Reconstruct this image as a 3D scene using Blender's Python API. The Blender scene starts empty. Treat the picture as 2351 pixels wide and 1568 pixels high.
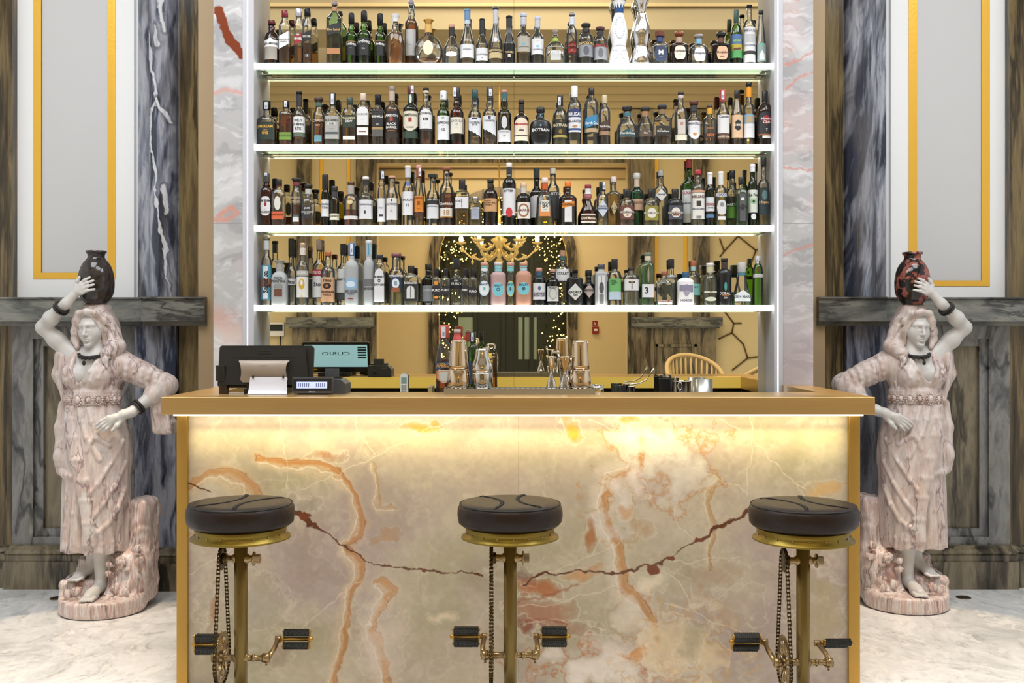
import bpy, bmesh, math, random
import numpy as np
from mathutils import Vector, Matrix

SC = bpy.context.scene
COL = SC.collection
PI = math.pi
# ---------------------------------------------------------------- camera (2351 x 1568, focal length 2400 px)
F = 2400.0
CX, CY, CH = 1180.0, 760.0, 1.41          # vanishing point in the photograph, eye height
cam_d = bpy.data.cameras.new('camera')
cam_d.sensor_fit = 'HORIZONTAL'; cam_d.sensor_width = 36.0
cam_d.lens = F / 2351.0 * 36.0
cam_d.shift_x = -(CX - 1175.5) / 2351.0
cam_d.shift_y = (CY - 784.0) / 2351.0
cam_d.clip_start = 0.05
cam = bpy.data.objects.new('camera', cam_d)
cam.location = (0, 0, CH); cam.rotation_euler = (PI / 2, 0, 0)
COL.objects.link(cam); SC.camera = cam
# ---------------------------------------------------------------- exposure, world, bounces
SC.view_settings.view_transform = 'Standard'; SC.view_settings.look = 'None'
SC.view_settings.gamma = 1.0; SC.view_settings.use_curve_mapping = False
SC.view_settings.exposure = 0.0
SC.cycles.max_bounces = 7; SC.cycles.diffuse_bounces = 3; SC.cycles.glossy_bounces = 4
SC.cycles.transmission_bounces = 4; SC.cycles.transparent_max_bounces = 28
SC.cycles.caustics_reflective = False; SC.cycles.caustics_refractive = False
SC.cycles.sample_clamp_indirect = 4.0
wd = bpy.data.worlds.new('world'); SC.world = wd; wd.use_nodes = True
wd.node_tree.nodes['Background'].inputs[0].default_value = (0.9, 0.92, 1, 1)
wd.node_tree.nodes['Background'].inputs[1].default_value = 0.15


def lamp(name, loc, size, power, col=(1, 1, 1), target=None, spread=None, kind='AREA'):
    d = bpy.data.lights.new(name, kind)
    d.energy = power; d.color = col
    if kind == 'AREA':
        d.shape = 'RECTANGLE'; d.size, d.size_y = size
        if spread: d.spread = spread
    else:
        d.spot_size, d.spot_blend, d.shadow_soft_size = size
    o = bpy.data.objects.new(name, d); o.location = loc
    t = Vector(target) if target else Vector((loc[0], loc[1], loc[2] - 1))
    o.rotation_euler = (t - Vector(loc)).to_track_quat('-Z', 'Y').to_euler()
    COL.objects.link(o)
    return o


# unseen fill lights added under the ceiling to brighten the room, and warm downlights
lamp('ceiling_fill_light', (-2.3, 3.3, 4.55), (1.7, 2.0), 98, (0.90, 0.95, 1.0))
lamp('ceiling_fill_light', (2.3, 3.3, 4.55), (1.7, 2.0), 98, (0.90, 0.95, 1.0))
lamp('ceiling_fill_light', (0.0, 2.6, 4.55), (2.2, 1.5), 78, (0.97, 0.97, 0.98))
lamp('ceiling_fill_light', (0.0, 0.65, 4.57), (5.5, 0.5), 105, (1.0, 0.84, 0.56), (0.0, 0.2, 0.0))  # added warm fill for the far side, hidden from the mirror by the beam
lamp('cove_light', (0.0, -3.3, 3.7), (2.6, 0.6), 45, (1.0, 0.90, 0.74), (0.0, -4.2, 1.5))
for sx in (-1, 1):
    lamp('ceiling_spot_light', (sx * 1.75, 4.35, 4.5), (0.40, 0.16, 0.03), 420, (1.0, 0.74, 0.44), (sx * 1.82, 4.55, 0.0), kind='SPOT')
# ---------------------------------------------------------------- helpers
def P(px, py, D):
    return Vector(((px - CX) * D / F, D, CH - (py - CY) * D / F))


def XP(px, D): return (px - CX) * D / F
def ZP(py, D): return CH - (py - CY) * D / F


def lin(c):
    return c / 12.92 if c <= 0.04045 else ((c + 0.055) / 1.055) ** 2.4


def hx(s):
    if not isinstance(s, str): return tuple(s)
    if len(s) == 3: s = ''.join(c * 2 for c in s)
    return tuple(lin(int(s[i:i + 2], 16) / 255) for i in (0, 2, 4))


MATS = {}


def mat(name, col=None, rough=0.5, metal=0.0, spec=0.5, emit=None, estr=0.0, bump=None, coat=0.0):
    if name in MATS: return MATS[name]
    m = bpy.data.materials.new(name); m.use_nodes = True
    b = m.node_tree.nodes['Principled BSDF']
    if col is not None: b.inputs['Base Color'].default_value = (*hx(col), 1)
    b.inputs['Roughness'].default_value = rough; b.inputs['Metallic'].default_value = metal
    b.inputs['Specular IOR Level'].default_value = spec
    b.inputs['Coat Weight'].default_value = coat
    if emit is not None:
        b.inputs['Emission Color'].default_value = (*hx(emit), 1); b.inputs['Emission Strength'].default_value = estr
    if bump:
        nt = m.node_tree; sc, st = bump
        tc = nt.nodes.new('ShaderNodeTexCoord'); n = nt.nodes.new('ShaderNodeTexNoise'); n.inputs['Scale'].default_value = sc
        n.inputs['Detail'].default_value = 4
        bp = nt.nodes.new('ShaderNodeBump'); bp.inputs['Strength'].default_value = st; bp.inputs['Distance'].default_value = 0.01
        nt.links.new(tc.outputs['Object'], n.inputs['Vector']); nt.links.new(n.outputs['Fac'], bp.inputs['Height'])
        nt.links.new(bp.outputs['Normal'], b.inputs['Normal'])
    MATS[name] = m
    return m


def cm(col, rough=0.45, metal=0.0):
    return mat('paint_%s_%g_%g' % (col, rough, metal), col, rough, metal)


class NT:
    """tiny node-graph helper"""
    def __init__(s, m):
        s.m = m; s.t = m.node_tree; s.b = s.t.nodes['Principled BSDF']

    def n(s, typ, **kw):
        x = s.t.nodes.new('ShaderNode' + typ)
        for k, v in kw.items():
            if k.startswith('i_'):
                x.inputs[k[2:].replace('_', ' ')].default_value = v
            else: setattr(x, k, v)
        return x

    def l(s, a, b): s.t.links.new(a, b)

    def coords(s, scale=(1, 1, 1), rot=(0, 0, 0), warp=0.0, wscale=1.5, loc=(0, 0, 0)):
        tc = s.n('TexCoord'); mp = s.n('Mapping')
        mp.inputs['Scale'].default_value = scale; mp.inputs['Rotation'].default_value = rot; mp.inputs['Location'].default_value = loc
        s.l(tc.outputs['Object'], mp.inputs['Vector'])
        out = mp.outputs['Vector']
        if warp:
            nz = s.n('TexNoise', i_Scale=wscale, i_Detail=4.0); s.l(out, nz.inputs['Vector'])
            sub = s.n('VectorMath', operation='SUBTRACT'); s.l(nz.outputs['Color'], sub.inputs[0]); sub.inputs[1].default_value = (.5, .5, .5)
            sc = s.n('VectorMath', operation='SCALE'); s.l(sub.outputs[0], sc.inputs[0]); sc.inputs['Scale'].default_value = warp
            ad = s.n('VectorMath', operation='ADD'); s.l(out, ad.inputs[0]); s.l(sc.outputs[0], ad.inputs[1]); out = ad.outputs[0]
        return out

    def ramp(s, fac, stops):
        r = s.n('ValToRGB'); s.l(fac, r.inputs['Fac']); cr = r.color_ramp
        while len(cr.elements) < len(stops): cr.elements.new(0.5)
        for e, (p, c) in zip(cr.elements, stops):
            e.position = p; e.color = (*hx(c), 1)
        return r.outputs['Color']

    def mix(s, fac, a, b, mode='MIX'):
        x = s.n('Mix', data_type='RGBA', blend_type=mode)
        for sock, v in ((x.inputs[0], fac), (x.inputs[6], a), (x.inputs[7], b)):
            if hasattr(v, 'is_output') or isinstance(v, bpy.types.NodeSocket): s.l(v, sock)
            elif isinstance(v, (int, float)): sock.default_value = v
            else: sock.default_value = (*hx(v), 1)
        return x.outputs[2]

    def math(s, op, a, b=0.0):
        x = s.n('Math', operation=op)
        for i, v in ((0, a), (1, b)):
            if isinstance(v, bpy.types.NodeSocket): s.l(v, x.inputs[i])
            else: x.inputs[i].default_value = v
        return x.outputs[0]


def marble(name, stops, scale=(1, 1, 1), rot=(0, 0, 0), warp=0.8, wscale=1.2, nscale=2.2, rough=0.25, vein=None, vscale=1.6, vwid=0.03, dark=None, seed=0.0, spec=0.5, detail=8.0):
    """polished stone: warped noise bands through a colour ramp, thin veins of another colour"""
    if name in MATS: return MATS[name]
    m = mat(name, 'fff', rough, spec=spec); g = NT(m)
    v = g.coords(scale, rot, warp, wscale, (seed, seed * .7, seed * 1.3))
    nz = g.n('TexNoise', i_Scale=nscale, i_Detail=detail, i_Roughness=0.62); g.l(v, nz.inputs['Vector'])
    c = g.ramp(nz.outputs['Fac'], stops)

    def veins(c, col, vs, wid, off, amt):
        n2 = g.n('TexNoise', i_Scale=vs, i_Detail=5.0, i_Roughness=0.55, noise_dimensions='4D', i_W=off); g.l(v, n2.inputs['Vector'])
        d = g.math('ABSOLUTE', g.math('SUBTRACT', n2.outputs['Fac'], 0.5))
        f = g.n('MapRange', interpolation_type='SMOOTHSTEP'); g.l(d, f.inputs['Value'])
        f.inputs['From Min'].default_value = 0.0; f.inputs['From Max'].default_value = wid
        f.inputs['To Min'].default_value = amt; f.inputs['To Max'].default_value = 0.0
        return g.mix(f.outputs['Result'], c, col)
    if dark: c = veins(c, dark, vscale * .9, vwid * 1.3, 3.1 + seed, 0.8)
    if vein: c = veins(c, vein, vscale, vwid, 7.7 + seed, 0.9)
    mp = g.n('Mapping'); mp.inputs['Scale'].default_value = (7, 7, 7); g.l(v, mp.inputs['Vector'])
    fn = g.n('TexNoise', i_Scale=1.6, i_Detail=9.0, i_Roughness=0.68); g.l(mp.outputs['Vector'], fn.inputs['Vector'])
    c = g.mix(1.0, c, g.ramp(fn.outputs['Fac'], [(.28, 'bcbab8'), (.44, 'f4f4f4'), (.6, 'ffffff')]), 'MULTIPLY')
    g.l(c, g.b.inputs['Base Color'])
    return m


def attr_mat(name, rough=0.25, fine=None, spec=0.5, stretch=1.0):
    """stone whose mapped figure is stored on its grid, with fine cloudy noise on top"""
    m = mat(name, 'fff', rough, spec=spec); g = NT(m)
    a = g.n('VertexColor', layer_name='figure')
    c = a.outputs['Color']
    if fine:
        v = g.coords((1, 1, stretch), warp=.1)
        nz = g.n('TexNoise', i_Scale=fine, i_Detail=9.0, i_Roughness=0.7); g.l(v, nz.inputs['Vector'])
        f = g.ramp(nz.outputs['Fac'], [(.28, 'a8a8ac'), (.5, 'eeeeee'), (.72, 'ffffff')])
        c = g.mix(1.0, c, f, 'MULTIPLY')
    g.l(c, g.b.inputs['Base Color'])
    return m


class MB:
    """collects shapes; build() links them as one mesh object"""
    def __init__(s): s.v = []; s.f = []; s.mi = []; s.sm = []; s.mats = []; s.cur = 0

    def use(s, m):
        if m not in s.mats: s.mats.append(m)
        s.cur = s.mats.index(m); return s

    def add(s, vs, fs, smooth=False):
        o = len(s.v); s.v.extend([tuple(p) for p in vs])
        for f in fs:
            s.f.append([i + o for i in f]); s.mi.append(s.cur); s.sm.append(smooth)
        return s

    def box(s, x0, x1, y0, y1, z0, z1):
        vs = [(x, y, z) for x in (x0, x1) for y in (y0, y1) for z in (z0, z1)]
        return s.add(vs, [(0, 1, 3, 2), (4, 6, 7, 5), (0, 4, 5, 1), (2, 3, 7, 6), (0, 2, 6, 4), (1, 5, 7, 3)])

    def rbox(s, x0, x1, y0, y1, z0, z1, r=.004, ax='y', seg=4):
        """box with the four edges along one axis rounded"""
        a0, a1, b0, b1, c0, c1 = {'y': (x0, x1, z0, z1, y0, y1), 'z': (x0, x1, y0, y1, z0, z1), 'x': (y0, y1, z0, z1, x0, x1)}[ax]
        pts = []
        for cx, cy, t0 in ((a1 - r, b1 - r, 0), (a0 + r, b1 - r, 1), (a0 + r, b0 + r, 2), (a1 - r, b0 + r, 3)):
            for k in range(seg + 1):
                t = (t0 + k / seg) * PI / 2; pts.append((cx + r * math.cos(t), cy + r * math.sin(t)))
        n = len(pts); mk = {'y': lambda p, c: (p[0], c, p[1]), 'z': lambda p, c: (p[0], p[1], c), 'x': lambda p, c: (c, p[0], p[1])}[ax]
        vs = [mk(p, c0) for p in pts] + [mk(p, c1) for p in pts]
        s.add(vs, [(i, (i + 1) % n, n + (i + 1) % n, n + i) for i in range(n)], True)
        return s.add(vs, [tuple(range(n)), tuple(range(2 * n - 1, n - 1, -1))])

    def prism(s, pts, y0, y1, ax='y'):
        """extrudes an outline of (x, z) points between two depths"""
        n = len(pts); mk = {'y': lambda p, c: (p[0], c, p[1]), 'z': lambda p, c: (p[0], p[1], c), 'x': lambda p, c: (c, p[0], p[1])}[ax]
        vs = [mk(p, y0) for p in pts] + [mk(p, y1) for p in pts]
        return s.add(vs, [tuple(range(n)), tuple(range(2 * n - 1, n - 1, -1))] + [(i, n + i, n + (i + 1) % n, (i + 1) % n) for i in range(n)])

    def lathe(s, prof, c=(0, 0, 0), n=24, ex=2.0, dep=1.0, smooth=True, rot=None, phase=0.0, cap=True):
        """rings of (z, r[, exponent]) about a vertical axis; a superellipse section when exponent > 2"""
        vs = []; R = Matrix(rot) if rot is not None else None
        for pr in prof:
            z, r = pr[0], pr[1]; e = pr[2] if len(pr) > 2 else ex; dp = pr[3] if len(pr) > 3 else dep
            for k in range(n):
                t = 2 * PI * k / n + phase; ct, st = math.cos(t), math.sin(t)
                q = (abs(ct) ** e + abs(st) ** e) ** (-1 / e)
                p = Vector((r * q * ct, r * dp * q * st, z))
                if R is not None: p = R @ p
                vs.append((p.x + c[0], p.y + c[1], p.z + c[2]))
        fs = [(i * n + k, i * n + (k + 1) % n, (i + 1) * n + (k + 1) % n, (i + 1) * n + k) for i in range(len(prof) - 1) for k in range(n)]
        s.add(vs, fs, smooth)
        if cap:
            m = len(prof) - 1
            o = len(s.v) - len(vs)
            for ids in (list(range(n))[::-1], [m * n + k for k in range(n)]):
                s.f.append([o + i for i in ids]); s.mi.append(s.cur); s.sm.append(False)
        return s

    def cyl(s, a, b, r, r2=None, n=16, smooth=True):
        a, b = Vector(a), Vector(b); d = b - a
        R = d.to_track_quat('Z', 'Y').to_matrix()
        return s.lathe([(0, r), (d.length, r if r2 is None else r2)], a, n, rot=R, smooth=smooth)

    def turned(s, prof, a, axis, n=20):
        R = Vector(axis).to_track_quat('Z', 'Y').to_matrix()
        return s.lathe(prof, a, n, rot=R)

    def ball(s, c, r, n=12, sq=(1, 1, 1)):
        pr = [(-math.cos(PI * i / n) * r * sq[2], max(math.sin(PI * i / n) * r, 1e-4)) for i in range(n + 1)]
        o = len(s.v); s.lathe(pr, (0, 0, 0), max(8, n + 4), cap=False)
        for i in range(o, len(s.v)):
            x, y, z = s.v[i]; s.v[i] = (x * sq[0] + c[0], y * sq[1] + c[1], z + c[2])
        return s

    def tube(s, pts, r, n=8, closed=False):
        pts = [Vector(p) for p in pts]; m = len(pts); vs = []; up = None
        rr = r if hasattr(r, '__len__') else [r] * m
        for i, p in enumerate(pts):
            a = pts[i - 1] if (i or closed) else p; b = pts[(i + 1) % m] if (i < m - 1 or closed) else p
            t = (b - a).normalized()
            if up is None: up = Vector((0, 0, 1)) if abs(t.z) < .9 else Vector((1, 0, 0))
            sd = t.cross(up).normalized(); up = sd.cross(t).normalized()
            for k in range(n):
                th = 2 * PI * k / n; vs.append(p + (sd * math.cos(th) + up * math.sin(th)) * rr[i])
        L = m if closed else m - 1
        fs = [(i * n + k, i * n + (k + 1) % n, ((i + 1) % m) * n + (k + 1) % n, ((i + 1) % m) * n + k) for i in range(L) for k in range(n)]
        if not closed: fs += [tuple(range(n))[::-1], tuple((m - 1) * n + k for k in range(n))]
        return s.add(vs, fs, True)

    def xform(s, M, start=0):
        for i in range(start, len(s.v)):
            p = M @ Vector(s.v[i]); s.v[i] = (p.x, p.y, p.z)
        return s

    def build(s, name, m=None, parent=None, loc=None, label=None):
        me = bpy.data.meshes.new(name)
        me.from_pydata(s.v, [], s.f); me.update()
        if m is not None and not s.mats: s.mats = [m]
        for x in s.mats: me.materials.append(x)
        if s.f:
            me.polygons.foreach_set('use_smooth', s.sm)
            if len(s.mats) > 1: me.polygons.foreach_set('material_index', s.mi)
        o = bpy.data.objects.new(name, me); COL.objects.link(o)
        if parent is not None: o.parent = parent
        if loc is not None: o.location = loc
        if label: o['label'] = label
        return o


def tag(o, label, cat, group=None, kind=None):
    o['label'] = label; o['category'] = cat
    if group: o['group'] = group
    if kind: o['kind'] = kind
    return o


def thing(name, label, cat, loc=(0, 0, 0), group=None, rz=0.0):
    o = bpy.data.objects.new(name, None); COL.objects.link(o)
    o.empty_display_size = .05
    o.location = loc; o.rotation_euler = (0, 0, rz)
    return tag(o, label, cat, group)


def struct(o):
    o['kind'] = 'structure'; return o


def text_mesh(body, size, font_scale_x=1.0, bold=0.0):
    """flat lettering: list of (x, y), faces; centred, cap height = size"""
    cu = bpy.data.curves.new('lettering', 'FONT'); cu.body = body; cu.resolution_u = 2
    cu.align_x = 'CENTER'; cu.size = size / 0.70; cu.offset = bold * size
    o = bpy.data.objects.new('lettering', cu)
    me = bpy.data.meshes.new_from_object(o)
    vs = [(v.co.x * font_scale_x, v.co.y) for v in me.vertices]; fs = [tuple(p.vertices) for p in me.polygons]
    bpy.data.objects.remove(o); bpy.data.curves.remove(cu); bpy.data.meshes.remove(me)
    return vs, fs


# numpy value noise -------------------------------------------------------------
def _h(ix, iy, s):
    v = (ix * 374761393 + iy * 668265263 + s * 974634777) & 0x7fffffff
    v = ((v ^ (v >> 13)) * 1274126177) & 0x7fffffff
    return ((v ^ (v >> 16)) & 0xffff) / 65535.0


def vnoise(x, y, s=0):
    ix = np.floor(x).astype(np.int64); iy = np.floor(y).astype(np.int64)
    fx = x - ix; fy = y - iy; fx = fx * fx * (3 - 2 * fx); fy = fy * fy * (3 - 2 * fy)
    a = _h(ix, iy, s); b = _h(ix + 1, iy, s); c = _h(ix, iy + 1, s); d = _h(ix + 1, iy + 1, s)
    return (a * (1 - fx) + b * fx) * (1 - fy) + (c * (1 - fx) + d * fx) * fy


def fbm(x, y, s=0, o=5):
    t = 0; a = .5; n = 0
    for i in range(o):
        t = t + a * vnoise(x, y, s + i * 17); n += a; a *= .5; x = x * 2.03 + 11.3; y = y * 2.03 + 5.7
    return t / n


def poly_d(x, y, pts):
    """distance and signed side to a polyline"""
    best = np.full(x.shape, 1e9); sg = np.zeros(x.shape)
    for (ax, ay), (bx, by) in zip(pts[:-1], pts[1:]):
        dx, dy = bx - ax, by - ay; t = np.clip(((x - ax) * dx + (y - ay) * dy) / (dx * dx + dy * dy), 0, 1)
        d = np.hypot(x - ax - t * dx, y - ay - t * dy)
        m = d < best; best = np.where(m, d, best); sg = np.where(m, np.sign((x - ax) * dy - (y - ay) * dx), sg)
    return best, sg


def sstep(a, b, x):
    t = np.clip((x - a) / (b - a), 0, 1); return t * t * (3 - 2 * t)


def lerp(a, b, t): return a * (1 - t[..., None]) + np.array(b) * t[..., None]


def grid_slab(name, x0, x1, z0, z1, y, thick, cols, m, parent=None):
    """slab whose front carries a colour grid cols[row(top to bottom), column]"""
    H, W, _ = cols.shape
    xs = np.linspace(x0, x1, W); zs = np.linspace(z1, z0, H)
    X, Z = np.meshgrid(xs, zs)
    V = np.stack([X, np.full_like(X, y), Z], -1).reshape(-1, 3)
    I = np.arange(H * W).reshape(H, W)
    q = np.stack([I[:-1, :-1], I[1:, :-1], I[1:, 1:], I[:-1, 1:]], -1).reshape(-1, 4)
    back = [(x0, y + thick, z1), (x1, y + thick, z1), (x1, y + thick, z0), (x0, y + thick, z0)]
    o = H * W
    Vall = V.tolist() + back
    c4 = [I[0, 0], I[0, -1], I[-1, -1], I[-1, 0]]
    extra = [[o, o + 1, o + 2, o + 3], list(I[0, ::-1]) + [o, o + 1], list(I[-1, :]) + [o + 2, o + 3], list(I[:, 0]) + [o + 3, o], list(I[::-1, -1]) + [o + 1, o + 2]]
    extra = [[int(i) for i in f] for f in extra]
    me = bpy.data.meshes.new(name)
    me.from_pydata(Vall, [], q.tolist() + extra)
    ca = me.color_attributes.new('figure', 'FLOAT_COLOR', 'POINT')
    c = np.ones((H * W + 4, 4), np.float32); c[:H * W, :3] = cols.reshape(-1, 3); c[H * W:, :3] = cols.mean((0, 1))
    ca.data.foreach_set('color', c.ravel())
    me.materials.append(m); me.update()
    ob = bpy.data.objects.new(name, me); COL.objects.link(ob)
    if parent: ob.parent = parent
    return ob
# ---------------------------------------------------------------- stone and plaster
M_GREY = marble('grey_marble', [(.28, '2e2f33'), (.40, '5d5d60'), (.52, '8b8a88'), (.62, '77756f'), (.74, 'a3a19d')], scale=(2.6, 2.6, .75), rot=(0, .22, 0), warp=.9, nscale=2.6, rough=.22, dark='26272b', vscale=1.5, vwid=.022, seed=2.0)
M_OLIVE = marble('olive_warm_lit_marble', [(.28, '28241c'), (.40, '5a5142'), (.52, '8c8069'), (.62, '6b6250'), (.74, 'a59a80')], scale=(3.0, 3.0, .5), rot=(0, -.25, 0), warp=.9, nscale=2.4, rough=.22, dark='1d1a16', vscale=1.4, vwid=.03, seed=5.0)
M_WARM_LIT = marble('warm_lit_marble', [(.28, '1f1a13'), (.42, '4d402b'), (.52, '7d6b48'), (.62, '54462f'), (.76, '9c8a63')], scale=(5, 5, .35), rot=(0, .06, 0), warp=.5, nscale=2.6, rough=.2, dark='15120e', vscale=1.6, vwid=.03, seed=9.0)  # same marble as the columns, warm light painted into its colour
M_RAIL = marble('rail_marble', [(.28, '33343a'), (.42, '60625f'), (.55, '86867f'), (.66, '6d6e6b'), (.78, '9a9a94')], scale=(.9, 2.5, 3.4), rot=(0, .15, 0), warp=.9, nscale=2.4, rough=.22, dark='2a2b2e', vscale=1.5, vwid=.02, seed=12.0)
M_FLOOR = marble('floor_marble', [(.25, 'bcbcbc'), (.42, 'dddddc'), (.55, 'eeeeee'), (.68, 'cfcfcf'), (.8, 'f2f2f2')], scale=(1.3, .9, 1), rot=(0, 0, .5), warp=1.2, nscale=2.0, rough=.22, vein='f6f4f0', vscale=2.2, vwid=.02, seed=21.0)
M_WHITE = mat('white_plaster', 'ecedef', .62)
M_PANEL = mat('grey_plaster', 'c8c8ca', .6)
M_TAN = mat('tan_paint', 'b39a78', .55)
M_GILT = mat('gold_leaf', 'eebb48', .42, .45, bump=(60, .1))
M_CEIL = mat('ceiling_plaster', 'e6dcc8', .7)
M_BRASS = mat('brushed_brass', 'b8924c', .34, .85)


def aniso(px, py, s, sx, sy, slope=0.0, o=6, w=14):
    x = px + slope * py + (fbm(px / 90, py / 260, s + 5, 4) - .5) * w * 5
    return fbm(x / sx, py / sy, s, o)


def column_cols(px, py, s, slope, white=None, contrast=1.0):
    a = aniso(px, py, s, 18, 170, slope, 7); b = aniso(px, py, s + 40, 5, 60, slope, 5); c = fbm(px / 60, py / 200, s + 3, 4)
    t = np.clip((a - .5) * 3.2 * contrast + (b - .5) * 1.5 + .5, 0, 1)
    out = lerp(np.broadcast_to(np.array(hx('3b4051')), px.shape + (3,)), hx('838898'), sstep(.0, .55, t))
    out = lerp(out, hx('b9bbc6'), sstep(.55, 1.0, t) * .8)
    out = lerp(out, hx('706e70'), sstep(.45, .7, c) * .5)
    for pts, wd in (white or []):
        d, _ = poly_d(px + (fbm(px / 18, py / 30, 77, 4) - .5) * 22, py, pts)
        d = d / (wd * (.25 + 1.5 * fbm(px / 40, py / 34, 31, 3)))
        out = lerp(out, hx('23242e'), sstep(3.2, 1.2, d) * .5)
        out = lerp(out, hx('dadbe2'), sstep(1.15, .7, d))
    return out


M_COL = attr_mat('cool_lit_marble', .13, 46.0, stretch=.10)  # same marble again, cool light painted into its blue-grey


def column(side, x0, x1, y, bulge, z0, z1, cols, name):
    """half-round marble pilaster shaft"""
    o = grid_slab(name, x0, x1, z0, z1, y, .10, cols, M_COL)
    me = o.data; n = cols.shape[0] * cols.shape[1]
    co = np.empty(len(me.vertices) * 3, np.float32); me.vertices.foreach_get('co', co); co = co.reshape(-1, 3)
    u = (co[:n, 0] - (x0 + x1) / 2) / ((x1 - x0) / 2)
    co[:n, 1] -= bulge * np.sqrt(np.clip(1 - u * u, 0, 1))
    me.vertices.foreach_set('co', co.ravel()); me.polygons.foreach_set('use_smooth', [True] * len(me.polygons)); me.update()
    struct(o); return o


# ---------------------------------------------------------------- floor, ceiling, outer walls
RX, YB, YW, ZC = 4.6, -2.4, 5.88, 4.62
struct(MB().box(-RX, RX, -4.9, 6.0, -.06, 0).build('floor', M_FLOOR))
struct(MB().box(-RX, RX, -2.6, 6.0, ZC, ZC + .08).build('ceiling', M_CEIL))
struct(MB().box(-RX - .1, -RX, YB, 6.0, 0, ZC).build('wall_side_left', M_WHITE))
struct(MB().box(RX, RX + .1, YB, 6.0, 0, ZC).build('wall_side_right', M_WHITE))
struct(MB().box(-RX, RX, 6.0, 6.1, 0, ZC).build('wall_back', M_WHITE))


def gx(px, D, side):
    """a pixel column of the photograph on the given side, at depth D"""
    return XP(px, D)


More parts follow.
